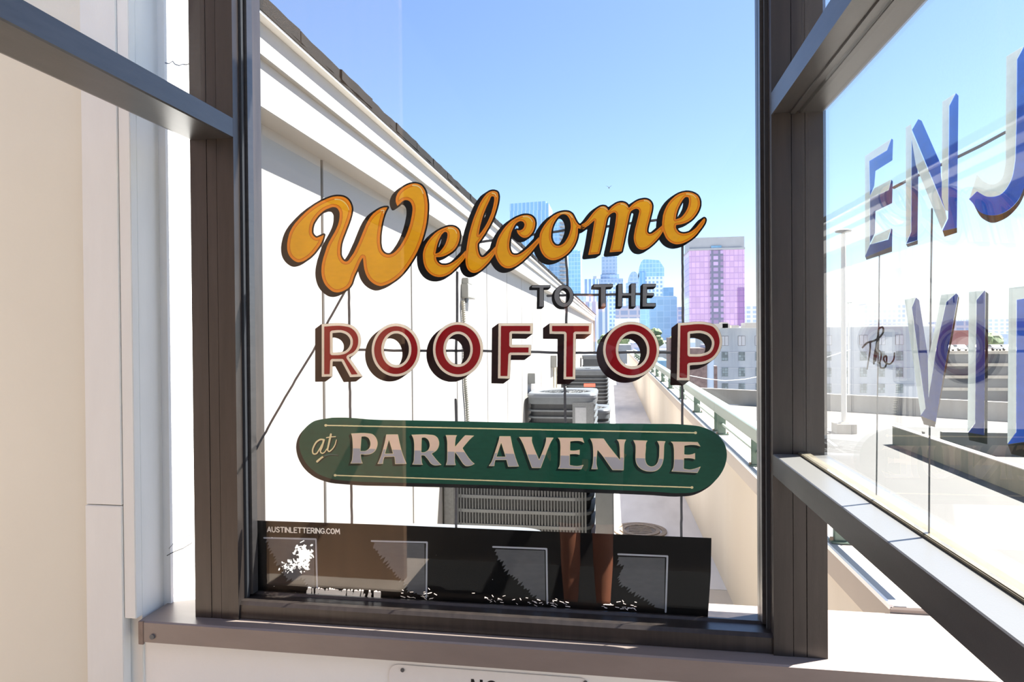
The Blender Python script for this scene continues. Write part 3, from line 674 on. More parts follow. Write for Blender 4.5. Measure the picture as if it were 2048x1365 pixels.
# far garage with cars on its roof
GA = 170.0
ga = thing('parking_garage', 'dark far parking garage with banded open levels and cars on top', 'building', (xz(1960, 700, GA)[0], GA, GZ))
xa, zt = xz(1868, 703, GA); xb, _ = xz(2240, 703, GA)
MB(ga.location).box(xa, xb, GA + .5, GA + 40, GZ, zt - .6).build('core', mat('dark garage interior', (74, 76, 80), .9), ga)
for k in range(4): MB(ga.location).box(xa - .2, xb + .2, GA, GA + 40, zt - .7 - 2.9 * k, zt - 2.9 * k).build('slab', M_deckwall, ga)
M_cars = [mat('car white', (230, 230, 232), .25, coat=.5), mat('car silver', (170, 174, 180), .25, coat=.5), mat('car black', (36, 38, 42), .2, coat=.5)]
M_cwin = mat('car glass', (40, 46, 54), .08)
M_tyre = mat('car tyre', (24, 24, 24), .8)
car_protos = {}
def car(x, y, z, m, label):
    t = thing('car', label, 'car', (x, y, z), 'cars parked on the far garage roof'); t.rotation_euler.z = math.pi / 2
    if not car_protos:
        prof = [(-2.2, .35), (-2.25, .75), (-1.5, .95), (-.9, 1.42), (.7, 1.45), (1.35, .98), (2.15, .88), (2.25, .4)]
        car_protos['body'] = MB().prism([(a, -.88, b) for a, b in prof], (0, 1.76, 0)).mesh('body', m)
        car_protos['window'] = MB().prism([(-1.28, -.89, 1.0), (-.82, -.89, 1.36), (.62, -.89, 1.38), (1.08, -.89, 1.0)], (0, 1.78, 0)).mesh('window', M_cwin)
        car_protos['wheel'] = MB().loft([[(.33 * math.cos(q), yy, .33 + .33 * math.sin(q)) for q in (2 * math.pi * k / 14 for k in range(14))] for yy in (-.1, .1)], True, True).mesh('wheel', M_tyre)
    b = obj('body', car_protos['body'].copy(), t); b.data.materials[0] = m
    obj('window', car_protos['window'], t)
    for sx in (-1.4, 1.4):
        for sy in (-.82, .82):
            o = obj('wheel', car_protos['wheel'], t); o.location = (sx, sy, 0)
for i, (pxx, lab) in enumerate(((1893, 'white car on the garage roof, first of the row'), (1918, 'silver car on the garage roof beside the first white car'), (1946, 'black car parked in the row on the garage roof'),
                                (1986, 'white car parked past the letter I on the garage roof'), (2008, 'silver car past the letter I on the garage roof'))):
    car(xz(pxx, 700, GA + 4)[0], GA + 4, zt, M_cars[i % 3 if i < 3 else i % 2], lab)

# street trees
def tree(label, px, pyt, Y, h, wd, group='street trees'):
    x, z = xz(px, pyt, Y)
    t = thing('tree', label, 'tree', (x, Y, z - h), group)
    MB().tube([(0, 0, -4), (0, 0, h * .6)], .25, 7, .12).build('trunk', M_trunk, t)
    mb = MB(); rr = random.Random(px)
    for k in range(11):
        a = rr.uniform(0, 6.28); q = rr.uniform(0, .32) * wd; zc_ = h * rr.uniform(.5, .86); s_ = wd * rr.uniform(.16, .27)
        for v in mb.ball((q * math.cos(a), q * math.sin(a), zc_), s_, s_, s_ * .85, 2): v.co += Vector((rr.uniform(-1, 1), rr.uniform(-1, 1), rr.uniform(-1, 1))) * s_ * .16
    mb.build('crown', M_leaf, t)
for lab, px, py, Y, h, wd in (('green street tree showing over the round letter O', 1316, 655, 150, 7, 4.5), ('small tree beside the flat white shed', 1340, 668, 160, 5, 3.2), ('dark tree past the end of the railing', 1270, 694, 120, 6, 3.5),
                              ('leafy tree at the end of the board wall', 1210, 668, 196, 6, 5), ('broad tree under the white podium', 1247, 668, 260, 7, 7), ('tree inside the ring of the last O', 1290, 700, 110, 6, 5)):
    tree(lab, px, py, Y, h, wd)
for i, px in enumerate((1664, 1690, 1716, 1742)):
    tree(('yellow green tree at the frame edge of the side window', 'yellow green tree beside the tall lamp pole', 'yellow green tree under the small pale block', 'yellow green tree under the unfinished tower')[i], px, 655 + (i % 2) * 2, 300, 9, 5.2, 'trees past the parking deck')
tree('green tree on the slope behind the parked cars', 1975, 668, 260, 8, 14, 'trees past the parking deck')

# overhead wire and the bird
wp = [at(1376, 751, 1, 60), at(1412, 758, 1, 60), at(1450, 762, 1, 60), at(1490, 759, 1, 60), at(1560, 745, 1, 60), at(1700, 700, 1, 60)]
tag(MB().tube([wp[0] + (wp[0] - wp[1]) * 2.5] + wp, .035, 6).build('overhead_wire', M_whiteb), 'pale overhead wire sagging across the grey warehouse front', 'wire')
b0 = at(1218, 376, 1, 40)
bd = thing('bird', 'tiny dark bird flying in the clear blue sky above the lettering', 'bird', b0)
MB().loft([[(r * math.cos(q), yy, r * math.sin(q)) for q in (2 * math.pi * k / 8 for k in range(8))] for yy, r in ((-.13, .004), (-.06, .03), (.05, .034), (.11, .02), (.15, .004))], True, True).build('body', M_ink, bd)
for s_ in (-1, 1): MB().prism([(0, -.03, .02), (s_ * .10, -.02, .09), (s_ * .17, -.05, .12), (s_ * .10, .04, .09), (0, .05, .02)], (0, 0, .008)).build('wing', M_ink, bd)

# ------------------------------------------------------------------ painted lettering (outlines in 0.1 mm on the panes, first point then steps)
SHAPES = json.loads('''{"wel_org_W":[[-4660,18572,-63,-6,-63,-16,-66,-26,-64,-36,-56,-41,-58,-57,-28,-40,-31,-65,-13,-68,2,-49,12,-47,26,-53,8,1,44,34,63,56,26,17,29,12,32,6,44,-5,31,-13,27,-19,21,-24,16,-27,23,-64,5,-42,-1,-54,-16,-111,-43,-190,-54,-159,-55,-126,-64,-120,-46,-71,-42,-58,-72,-80,-49,-43,-42,-28,-50,-21,-49,-11,-51,5,-54,21,-20,13,-24,24,-25,32,-22,46,-14,57,-12,89,1,134,14,127,29,164,24,104,45,140,27,62,51,92,-9,4,-67,0,-44,-9,-52,-17,-84,-43,-93,-67,-65,-66,-54,-74,-63,-111,-187,-419,-102,-200,-37,-61,-80,-102,-30,-44,-23,-19,-35,-15,-23,-1,-37,12,-33,26,-25,32,-18,34,-21,67,-2,100,6,69,11,68,19,71,30,82,146,344,41,112,26,87,11,47,11,71,0,38,-12,62,-21,53,-31,55,-40,48,-47,33,-57,27,-73,16,-83,6,-104,-8,-43,-9,-96,-28,-166,-63,-145,-73,-126,-78,-130,-96,-117,-101,-151,-149,-72,-93,-54,-92,-36,-86,-33,-119,-17,-113,1,-111,14,-72,18,-47,20,-39,40,-55,45,-43,34,-26,31,-19,41,-18,31,-7,33,-1,49,7,52,13,87,41,98,64,84,72,46,49,67,80,46,61,30,46,41,85,18,47,17,67,-2,3,-7,0,-59,-24,-102,-35,-23,1,-13,5,-33,23,-21,21,-24,34,-11,24,-7,34,0,29,6,59,9,43,17,55,18,37,56,84,61,72,64,60,76,54,38,22,51,22,104,32,45,7,56,-8,30,-12,28,-22,29,-44,15,-38,6,-34,-1,-64,-6,-61,-14,-69,-30,-91,-37,-78,-37,-67,-148,-236,-48,-94,-104,-286,-35,-137,-11,-69,-7,-120,7,-81,10,-55,19,-63,29,-67,29,-49,29,-38,60,-61,74,-55,35,-18,31,-11,53,-9,65,1,76,17,76,32,73,42,20,16,31,33,30,43,16,28,50,143,27,61,73,143,64,141,30,53,39,54,5,-5,12,-131,16,-125,30,-105,37,-81,33,-50,31,-39,53,-49,62,-42,66,-31,66,-18,47,-2,52,10,87,26,32,12,98,47,77,47,74,54,64,55,61,62,80,90,41,53,138,199,85,147,83,184,57,159,63,226,22,117,16,130,11,146,2,114,-16,144,-29,120,-16,49,-24,48,-37,52,-27,28,-46,30,-48,18,-48,10]],
"wel_drk_W":[[-4651,18516,-63,-7,-53,-14,-51,-19,-62,-34,-58,-43,-43,-44,-29,-40,-23,-52,-11,-58,8,-45,79,63,46,19,42,9,48,-2,25,-7,46,-21,27,-19,26,-27,21,-31,31,-74,10,-63,-3,-105,-36,-187,-31,-116,-48,-136,-66,-152,-80,-140,-98,-132,-104,-98,-60,-38,-49,-19,-57,-12,-56,1,-61,19,-50,28,-44,43,-43,70,-19,59,-17,118,1,148,9,92,34,201,24,105,34,112,41,101,-4,6,-81,-33,-82,-52,-69,-60,-59,-73,-85,-148,-141,-324,-136,-272,-44,-72,-111,-149,-36,-30,-35,-17,-31,-8,-32,0,-33,7,-35,16,-48,41,-24,31,-26,49,-24,76,-2,117,12,111,22,92,35,99,146,344,42,113,29,98,16,115,-10,53,-21,53,-48,74,-45,32,-40,19,-43,11,-62,8,-114,-6,-89,-19,-188,-66,-122,-59,-124,-72,-150,-106,-124,-106,-137,-134,-73,-89,-59,-97,-36,-85,-27,-98,-17,-96,-4,-91,13,-89,31,-74,39,-54,34,-32,69,-46,52,-11,90,18,72,34,82,52,86,72,64,70,92,115,32,49,30,66,-65,-15,-40,1,-26,7,-35,21,-47,43,-38,59,-17,63,7,105,23,90,36,77,51,76,81,91,87,75,69,45,84,38,107,33,53,8,43,-2,43,-9,45,-20,27,-20,35,-43,25,-49,15,-64,-7,-145,-24,-106,-43,-108,-61,-114,-148,-236,-40,-80,-90,-243,-33,-109,-16,-76,-12,-85,-3,-67,5,-65,12,-74,16,-53,18,-43,33,-59,45,-56,58,-51,65,-43,48,-14,71,-2,65,15,61,25,73,42,36,35,40,59,60,168,179,366,55,81,15,12,28,8,22,-3,17,-8,23,-29,28,-247,23,-97,22,-60,26,-48,41,-57,35,-37,81,-58,52,-23,56,-15,30,-1,39,8,109,35,57,25,131,79,110,89,56,55,79,89,81,108,117,174,74,133,96,228,58,184,49,206,23,190,9,118,1,93,-16,144,-19,85,-24,75,-16,33,-38,53,-36,31,-27,13,-46,13]],
"wel_gld_W":[[-4661,18500,-65,-9,-56,-17,-66,-31,-44,-28,-48,-39,-38,-42,-29,-48,-14,-37,-6,-37,4,-22,66,51,46,17,52,8,31,-1,37,-9,43,-19,34,-23,30,-30,25,-39,31,-77,10,-71,-3,-86,-29,-157,-38,-153,-53,-150,-66,-152,-75,-130,-103,-140,-106,-100,-67,-42,-74,-25,-45,-7,-54,4,-63,20,-52,31,-45,44,-34,50,-25,62,-24,152,1,132,8,89,50,280,34,121,38,102,-4,7,-57,-27,-84,-57,-49,-45,-55,-66,-90,-157,-141,-324,-136,-272,-38,-63,-116,-156,-37,-31,-30,-16,-38,-12,-32,-3,-38,7,-41,16,-26,16,-34,33,-29,38,-21,39,-26,82,-5,38,1,76,14,128,19,83,41,112,146,345,36,98,32,108,13,80,1,35,-11,48,-15,39,-21,38,-28,37,-35,25,-37,19,-35,11,-61,8,-100,-1,-99,-20,-188,-66,-133,-62,-116,-68,-149,-106,-121,-103,-123,-119,-83,-98,-63,-104,-32,-73,-30,-108,-17,-107,-1,-82,13,-82,31,-69,36,-49,60,-50,46,-25,47,-4,64,13,82,38,75,48,83,70,137,159,46,68,16,36,-63,-4,-56,17,-38,27,-39,38,-30,41,-12,27,-16,70,7,86,22,95,38,85,56,82,80,91,90,77,77,50,91,40,104,30,61,8,73,-11,43,-15,37,-25,25,-25,34,-52,21,-55,7,-48,-3,-105,-20,-108,-36,-108,-76,-147,-132,-210,-49,-89,-97,-255,-35,-121,-25,-142,-3,-86,4,-65,25,-108,28,-65,34,-53,58,-64,53,-41,47,-27,46,-11,65,1,46,11,71,29,65,37,46,50,27,45,60,167,175,358,61,88,24,18,32,6,40,-10,22,-18,10,-16,10,-40,21,-211,25,-107,18,-45,30,-58,36,-50,33,-35,71,-51,62,-29,42,-11,42,0,34,7,94,31,67,30,103,60,98,73,62,58,63,68,116,147,117,174,79,142,78,182,71,217,46,187,24,171,11,146,1,114,-14,128,-40,155,-21,43,-33,45,-29,25,-32,15,-46,12]],
"wel_blk_W":[[-4659,18612,-95,-12,-78,-24,-76,-35,-132,-78,-68,-49,-59,-58,-36,-48,-31,-67,-15,-60,-4,-28,3,-47,10,-45,13,-36,20,-40,15,-16,22,-6,30,6,101,61,78,58,20,2,43,-21,22,-25,14,-23,14,-38,6,-47,-1,-52,-5,-55,-31,-153,-41,-146,-55,-146,-44,-97,-73,-126,-91,-124,-63,-61,-27,-8,-39,1,-30,10,-34,20,-31,35,-22,36,-13,40,-9,59,-5,47,4,170,16,121,32,168,26,100,29,89,27,62,55,94,4,16,-4,22,-19,18,-25,6,-71,0,-77,-17,-42,-14,-59,-28,-139,-82,-55,-38,-57,-46,-51,-54,-58,-79,-65,-113,-60,-128,-95,-222,-135,-271,-38,-61,-61,-79,-8,-2,-15,14,-33,54,-14,36,-5,31,4,124,13,94,17,59,27,75,146,344,44,119,28,94,11,52,11,70,1,40,-10,55,-28,77,-31,56,-47,57,-58,41,-64,30,-83,18,-88,6,-56,-2,-58,-8,-43,-8,-104,-31,-94,-33,-77,-31,-145,-73,-191,-113,-160,-112,-141,-121,-151,-149,-81,-103,-54,-92,-39,-93,-36,-131,-17,-113,2,-114,16,-82,20,-54,22,-41,47,-64,45,-43,57,-41,43,-23,26,-9,39,-9,38,-1,67,11,60,16,87,41,184,112,50,38,63,57,47,50,75,89,46,60,30,47,30,59,28,73,24,90,-4,17,-9,12,-12,9,-20,4,-28,-6,-141,-53,-18,1,-21,15,-20,19,-18,27,-9,20,-3,19,6,86,22,80,22,45,64,91,59,66,64,54,51,22,72,21,30,4,43,-5,23,-8,18,-15,22,-34,13,-34,2,-21,-3,-100,-9,-54,-14,-55,-20,-58,-38,-78,-36,-65,-148,-237,-48,-94,-108,-293,-37,-150,-11,-69,-7,-74,2,-81,10,-75,12,-55,25,-75,22,-48,28,-46,37,-49,60,-61,62,-46,58,-34,53,-17,53,-8,38,-1,40,5,38,7,51,15,70,29,46,23,144,90,23,19,38,43,31,42,17,31,49,143,37,80,35,65,5,-6,21,-84,24,-67,25,-50,34,-51,36,-45,40,-40,69,-51,57,-30,64,-24,50,-11,66,2,47,9,124,40,109,52,175,108,81,59,62,52,67,68,79,89,89,117,83,122,55,89,43,78,41,85,74,184,48,148,33,117,25,115,18,113,19,223,1,113,-6,79,-19,110,-21,85,-19,56,-23,48,-45,62,-27,28,-38,28,-56,24,-74,18]],
"wel_org_e":[[-3798,17542,-48,-5,-31,-7,-117,-40,-96,-47,-71,-51,-96,-89,-66,-78,-39,-57,-25,-43,-29,-64,-17,-49,-13,-53,-6,-44,2,-105,14,-102,29,-87,21,-43,28,-42,29,-37,32,-32,61,-43,33,-17,43,-16,70,-14,67,-1,36,4,43,9,40,13,79,37,32,20,46,37,140,127,106,107,64,81,10,152,-4,10,-113,-115,-85,-77,-96,-67,-90,-44,-53,-14,-50,-7,-41,1,-50,9,-31,13,-35,25,-26,29,-20,31,-17,54,1,26,2,4,82,-3,60,8,53,14,45,17,82,41,72,46,56,50,54,75,29,59,22,68,14,76,0,53,-5,39,-7,30,-10,24,-17,26,-22,22,-43,30,-32,13,-34,9],[-3926,17419,27,-1,25,-12,12,-19,4,-30,0,-35,-6,-37,-18,-66,-25,-67,-17,-34,-33,-52,-73,-87,-24,-23,-22,-14,-36,-13,-38,-8,-3,7,40,173,16,55,30,75,39,76,32,52,48,47]],
"wel_drk_e":[[-3798,17507,-67,-10,-117,-40,-87,-42,-71,-52,-88,-82,-66,-77,-59,-92,-47,-112,-16,-86,2,-105,12,-91,29,-87,44,-75,54,-62,61,-42,67,-28,57,-12,89,1,74,17,81,38,78,56,133,120,106,107,57,72,4,46,-4,10,-116,-110,-108,-78,-105,-53,-96,-21,-86,2,-69,20,-33,22,-32,29,-38,57,-19,68,3,37,11,17,29,8,79,-4,48,6,55,15,72,29,93,54,39,29,57,61,43,68,25,69,18,89,0,53,-12,65,-22,35,-48,39,-52,19],[-3926,17454,39,-4,31,-15,18,-19,13,-37,2,-56,-5,-39,-20,-78,-25,-64,-35,-66,-37,-55,-53,-61,-34,-31,-22,-15,-46,-17,-50,-11,-20,3,-18,19,-1,23,53,219,34,92,45,86,42,64,49,44]],
"wel_gld_e":[[-3789,17493,-57,-6,-49,-16,53,-28,19,-23,12,-30,3,-79,-19,-87,-35,-96,-51,-89,-74,-89,-36,-34,-41,-28,62,7,65,19,57,25,87,50,68,56,35,45,33,57,26,73,15,80,0,37,-10,65,-21,34,-42,34,-45,17],[-4006,17429,-70,-37,-54,-40,-86,-80,-61,-71,-56,-85,-37,-80,-21,-64,-10,-68,1,-86,15,-102,24,-73,39,-71,55,-65,53,-38,62,-28,72,-15,50,-1,79,13,71,29,54,31,49,38,131,119,105,106,56,72,-1,7,-7,-1,-85,-82,-90,-67,-76,-43,-46,-21,-50,-15,-69,-11,-60,2,-40,6,-67,27,-55,47,-35,51,-17,47,-5,26,0,41,10,26,-23,26,-5,30,45,189,33,101,54,112,38,59,35,36]],
"wel_blk_e":[[-3798,17581,-47,-4,-41,-9,-129,-44,-99,-47,-149,-95,-101,-86,-83,-90,-59,-84,-25,-44,-28,-62,-20,-55,-15,-65,-6,-44,-1,-66,12,-117,7,-37,20,-66,42,-85,55,-74,32,-32,35,-27,36,-23,48,-23,38,-13,58,-13,88,-4,94,15,72,25,45,22,151,94,125,106,170,166,72,92,5,20,3,35,6,126,-5,19,-8,11,-12,9,-18,3,-22,-5,-109,-69,-116,-119,-65,-61,-47,-36,-40,-18,-51,-14,-35,-4,-67,4,-22,5,-28,15,-33,31,4,7,87,29,57,27,170,104,47,34,43,40,47,61,33,57,28,73,20,92,3,73,-11,74,-19,47,-21,28,-23,24,-51,36,-40,16,-45,11],[-4011,17250,3,2,1,-16,-19,-71,-32,-78,-21,-33,0,13,20,76,26,66]],
"wel_org_l":[[-2789,18315,-38,-5,-32,-11,-47,-27,-28,-21,-39,-41,-40,-48,-63,-96,-52,-101,-109,-253,-48,-141,-64,-216,-37,-185,-30,-188,-21,-170,2,-111,12,-71,16,-47,18,-37,24,-32,28,-25,21,-14,33,-15,31,-6,30,-1,43,8,63,28,52,34,80,69,89,86,98,123,52,72,9,126,0,39,-3,2,-119,-122,-88,-73,-26,-17,-30,-12,-36,-7,-23,4,-12,7,-20,19,-24,42,-21,77,-12,83,3,69,4,18,74,87,87,123,104,166,65,119,57,131,54,162,27,104,15,81,7,75,-9,65,-13,34,-17,16,-48,20],[-2801,18196,32,-5,15,-13,4,-14,0,-61,-8,-52,-20,-91,-42,-145,-64,-148,-38,-74,-50,-86,-73,-105,-60,-69,-18,-15,17,109,22,98,53,184,36,102,54,128,86,175,20,49,16,25]],
"wel_drk_l":[[-2790,18281,-37,-7,-28,-12,-59,-39,-71,-83,-63,-96,-47,-92,-100,-228,-38,-105,-66,-213,-37,-155,-42,-252,-23,-188,-1,-80,11,-88,30,-75,24,-32,22,-20,44,-24,52,-4,30,6,55,25,49,32,81,69,81,80,143,186,5,59,-5,3,-76,-76,-93,-71,-38,-16,-49,-10,-37,6,-21,12,-27,27,-28,49,-22,78,-14,97,3,67,8,34,76,91,70,97,145,233,63,126,72,189,46,174,12,91,1,59,-12,46,-9,12,-45,17],[-2801,18230,39,-5,23,-12,17,-22,7,-28,-1,-62,-7,-52,-30,-131,-33,-111,-83,-189,-98,-168,-51,-72,-76,-84,-20,-14,-23,1,-16,12,-7,21,19,114,42,171,69,220,56,133,117,244,20,23]],
"wel_gld_l":[[-2780,18266,-56,-12,-67,-42,-70,-82,-58,-89,-53,-101,-99,-228,-99,-302,-35,-144,-34,-196,-36,-269,-1,-59,12,-93,17,-51,15,-30,21,-26,24,-20,26,-14,42,-6,36,6,59,27,42,28,80,69,79,77,141,182,2,18,-4,1,-76,-71,-53,-41,-34,-19,-70,-18,-33,1,-26,9,-45,40,-29,49,-30,113,-7,60,0,48,3,42,8,29,95,117,-2,2,-33,-7,-23,8,-19,20,-5,30,32,175,73,252,31,88,54,127,86,175,18,47,22,33,29,20,24,6,25,-1,42,-13,34,-34,-6,37,-7,16,-30,13]],
"wel_blk_l":[[-2789,18354,-49,-7,-42,-14,-148,-88,-47,-36,-76,-90,-43,-62,-40,-68,-91,-196,-52,-127,-75,-223,-42,-148,-44,-231,-23,-145,-20,-170,-1,-81,7,-67,9,-46,19,-54,18,-37,31,-41,28,-26,28,-20,43,-18,42,-8,33,-1,71,15,73,35,130,84,92,78,90,88,105,132,50,65,5,12,6,41,7,141,-5,21,-18,17,-19,4,-18,-4,-113,-71,-120,-124,-36,-31,-11,-4,-12,1,-15,14,-20,35,-19,69,-9,72,5,71,71,85,87,123,103,166,67,121,55,128,31,86,26,83,27,102,15,77,10,93,-7,52,-14,53,-23,32,-30,20,-53,18],[-2944,17829,-1,-15,-12,-38,-19,-49,-10,-15,24,75]],
"wel_org_c":[[-2041,17739,-34,-3,-60,-12,-104,-38,-97,-52,-70,-52,-73,-69,-81,-99,-75,-112,-41,-81,-24,-68,-36,-127,-10,-136,18,-74,14,-39,28,-60,20,-33,38,-51,29,-29,44,-33,37,-19,50,-13,60,-2,47,8,41,15,57,25,64,39,98,75,157,146,218,254,2,122,-3,8,-163,-159,-88,-78,-111,-85,-81,-47,-55,-18,-25,-4,-40,2,-27,7,-26,12,-20,17,-16,24,-23,57,-12,67,3,93,15,93,29,122,27,70,55,107,21,29,26,27,42,27,41,13,19,0,30,-8,18,-11,14,-14,12,-21,7,-25,-1,-20,-5,-21,-12,-27,-25,-33,-26,-18,-39,-12,-32,1,-32,10,-5,-1,-1,-5,0,-13,8,-30,13,-26,24,-34,40,-38,27,-18,30,-14,23,-6,48,2,32,10,35,21,42,38,20,24,32,49,22,47,19,65,8,70,-10,59,-20,46,-30,34,-32,23,-20,10,-55,16]],
"wel_drk_c":[[-2041,17705,-85,-14,-102,-37,-90,-50,-67,-50,-67,-62,-81,-100,-55,-80,-55,-103,-58,-186,-10,-132,29,-104,44,-83,59,-72,45,-34,27,-14,40,-11,60,-1,34,6,90,35,64,39,97,75,151,139,211,245,1,29,-6,3,-105,-102,-143,-121,-83,-58,-88,-44,-67,-14,-39,2,-41,10,-30,15,-29,24,-31,55,-14,37,-11,57,-2,80,10,89,30,138,35,101,58,114,23,33,36,36,35,23,30,13,39,8,18,-1,39,-10,28,-15,21,-22,16,-27,9,-35,0,-25,-10,-38,-22,-40,-21,-25,-27,-20,-39,-16,-47,-7,31,-47,28,-25,30,-20,26,-10,34,-2,46,16,56,46,54,79,24,63,13,70,-2,45,-14,48,-27,36,-37,26,-52,18]],
"wel_gld_c":[[-2032,17691,-94,-15,-75,-29,40,6,34,-1,46,-14,25,-16,20,-20,19,-32,10,-32,-1,-43,-12,-41,-16,-31,-24,-29,-23,-19,-30,-17,-48,-15,13,-19,30,-28,34,-20,23,-7,32,2,35,14,30,24,35,38,27,43,22,48,12,38,9,61,-9,62,-10,23,-22,26,-27,20,-25,11,-53,11],[-2242,17628,-67,-36,-93,-71,-50,-52,-86,-109,-53,-82,-41,-81,-55,-181,-8,-126,17,-71,34,-76,38,-58,36,-42,57,-40,37,-14,60,-4,60,13,74,33,91,59,90,75,118,110,135,162,-23,-15,-78,-69,-92,-72,-72,-46,-57,-28,-69,-17,-60,2,-62,21,-26,18,-18,19,-35,68,-15,50,-7,46,3,114,15,93,29,122,43,108,60,107]],
"wel_blk_c":[[-2041,17777,-34,-2,-71,-14,-116,-42,-74,-39,-123,-76,-60,-43,-42,-35,-47,-46,-78,-94,-66,-94,-53,-97,-27,-70,-44,-149,-13,-137,2,-21,19,-76,16,-46,28,-61,20,-32,45,-61,28,-28,33,-26,44,-28,42,-15,39,-9,63,-1,60,11,53,18,58,26,139,86,65,46,59,47,159,148,226,265,5,22,1,120,-3,18,-7,13,-12,10,-16,5,-13,-1,-12,-4,-107,-69,-164,-162,-88,-77,-83,-63,-32,-12,-26,-5,-39,1,-35,13,-11,9,-9,14,-23,54,-10,57,4,93,22,125,6,0,25,-35,26,-27,37,-28,41,-22,39,-11,33,-1,62,13,32,15,99,62,35,27,32,29,25,32,32,49,33,80,17,77,3,45,-11,68,-12,34,-12,21,-35,41,-48,34,-41,16,-46,11],[-2240,17503,20,-5,16,-14,8,-17,-2,-25,-4,-3,-27,7,-14,-2,-37,-18,0,8,26,49]],
"wel_org_o":[[-1146,17780,-68,-7,-45,-10,-43,-14,-79,-39,-72,-52,-79,-76,-75,-92,-48,-74,-30,-57,-19,-51,-10,-47,-10,-101,-1,-73,11,-86,21,-71,33,-71,43,-59,31,-31,28,-22,43,-25,34,-15,49,-10,30,-2,52,6,52,12,68,27,47,25,48,30,48,37,50,48,60,75,45,68,30,62,27,75,17,71,10,76,2,88,6,2,81,-20,51,3,11,5,-17,92,-7,-1,-38,-19,-18,-3,-38,13,-34,26,-39,55,-69,141,-16,25,-14,15,-38,27,-31,14,-38,8],[-1193,17725,38,-1,47,-15,31,-26,37,-54,16,-40,16,-73,2,-76,-7,-58,-22,-82,-28,-71,-29,-56,-54,-79,-37,-33,-47,-29,-27,-9,-28,-4,-38,1,-36,14,-25,20,-34,44,-18,41,-13,50,-5,43,3,59,10,81,17,71,23,62,22,45,42,66,26,31,34,33,40,28]],
"wel_drk_o":[[-1095,17744,-3,-2,41,-33,19,-21,37,-64,14,-44,13,-65,2,-79,-8,-55,-17,-69,-46,-120,-61,-99,-17,-22,-42,-38,-38,-24,-45,-18,-41,-6,-32,1,-38,10,-47,31,-37,45,-26,55,-16,63,-4,64,7,85,17,92,20,62,25,56,37,64,42,54,46,46,-43,-17,-48,-29,-48,-37,-54,-49,-60,-68,-56,-75,-26,-43,-35,-73,-15,-46,-12,-120,4,-117,18,-80,34,-78,42,-59,50,-45,65,-36,28,-8,47,-4,54,6,59,17,68,30,43,25,70,52,42,40,85,109,38,67,20,46,17,51,17,73,7,63,1,85,5,20,12,12,20,6,38,-7,-49,30,-40,44,-28,44,-50,107,-29,49,-41,30,-25,11],[-743,17427,-32,-7,-22,2,33,-11,23,-1,6,7,-2,9]],
"wel_gld_o":[[-1021,17694,38,-78,22,-93,2,-96,-13,-80,-41,-124,-36,-73,-60,-87,-34,-33,-43,-29,-38,-18,-52,-12,-56,2,-36,12,-32,19,-39,41,-25,39,-23,59,-12,55,-2,65,17,144,13,49,35,91,65,108,-24,-14,-51,-42,-62,-63,-79,-103,-54,-95,-23,-72,-13,-117,2,-81,16,-89,32,-79,35,-54,48,-50,52,-32,31,-13,41,-8,72,8,66,20,95,48,71,52,54,55,66,85,43,77,32,82,16,72,10,75,2,90,9,20,18,17,-32,35,-33,48,-68,141]],
"wel_blk_o":[[-1146,17818,-54,-4,-52,-10,-54,-16,-38,-15,-62,-32,-145,-94,-88,-77,-69,-79,-71,-99,-51,-100,-21,-76,-13,-120,0,-70,4,-48,9,-52,15,-55,20,-50,20,-39,49,-68,33,-34,32,-26,33,-21,42,-19,57,-16,47,-4,75,10,57,15,66,26,47,25,116,73,65,47,80,78,54,68,44,68,31,62,29,82,14,57,12,72,44,13,90,57,16,19,5,22,-13,72,-7,31,-11,16,-14,8,-20,1,-53,-24,-32,15,-14,12,-32,45,-69,142,-23,34,-14,15,-47,34,-36,16,-51,11],[-1278,17625,23,0,31,-12,32,-32,19,-30,14,-34,11,-48,5,-38,-1,-54,-7,-56,-12,-46,-25,-72,-22,-46,-35,-60,-26,-35,-13,-5,-36,1,-21,9,-15,13,-23,28,-18,35,-16,61,-2,27,3,58,10,81,9,45,17,49,17,40,24,44,32,48]],
"wel_org_m":[[608,17986,-95,-14,-61,-25,-57,-34,-32,-25,-81,-77,-5,3,-17,39,-12,19,-19,23,-21,17,-22,12,-32,10,-55,5,-44,-8,-33,-10,-61,-35,-45,-33,-81,-83,-6,3,-22,46,-25,26,-24,16,-31,9,-37,-1,-36,-9,-57,-31,-45,-35,-63,-65,-102,-131,-44,-49,-44,-37,-65,-32,-26,-94,1,-7,5,-1,49,9,60,24,67,41,123,105,9,5,2,-2,-78,-444,-34,-173,-32,-137,1,-9,13,-2,191,15,36,7,27,104,38,177,37,141,72,342,6,20,27,44,46,43,44,27,33,8,19,-1,7,-3,17,-18,9,-19,1,-26,-9,-89,-14,-99,-30,-163,-61,-307,-36,-154,3,-3,11,-1,246,13,39,166,137,639,21,57,21,26,45,28,46,18,24,1,34,-11,20,-24,7,-30,-34,-144,-61,-232,-27,-154,-3,-57,4,-47,11,-51,20,-53,33,-52,36,-33,32,-16,54,-9,33,5,26,8,54,25,46,31,62,52,54,53,88,96,37,51,35,58,4,9,0,20,-8,112,-5,3,-144,-121,-74,-48,-30,-9,-33,-1,-17,8,-15,16,-11,20,-5,20,5,62,94,372,12,73,2,48,-9,40,-11,27,-12,18,-22,23,-26,19,-34,14,-30,6]],
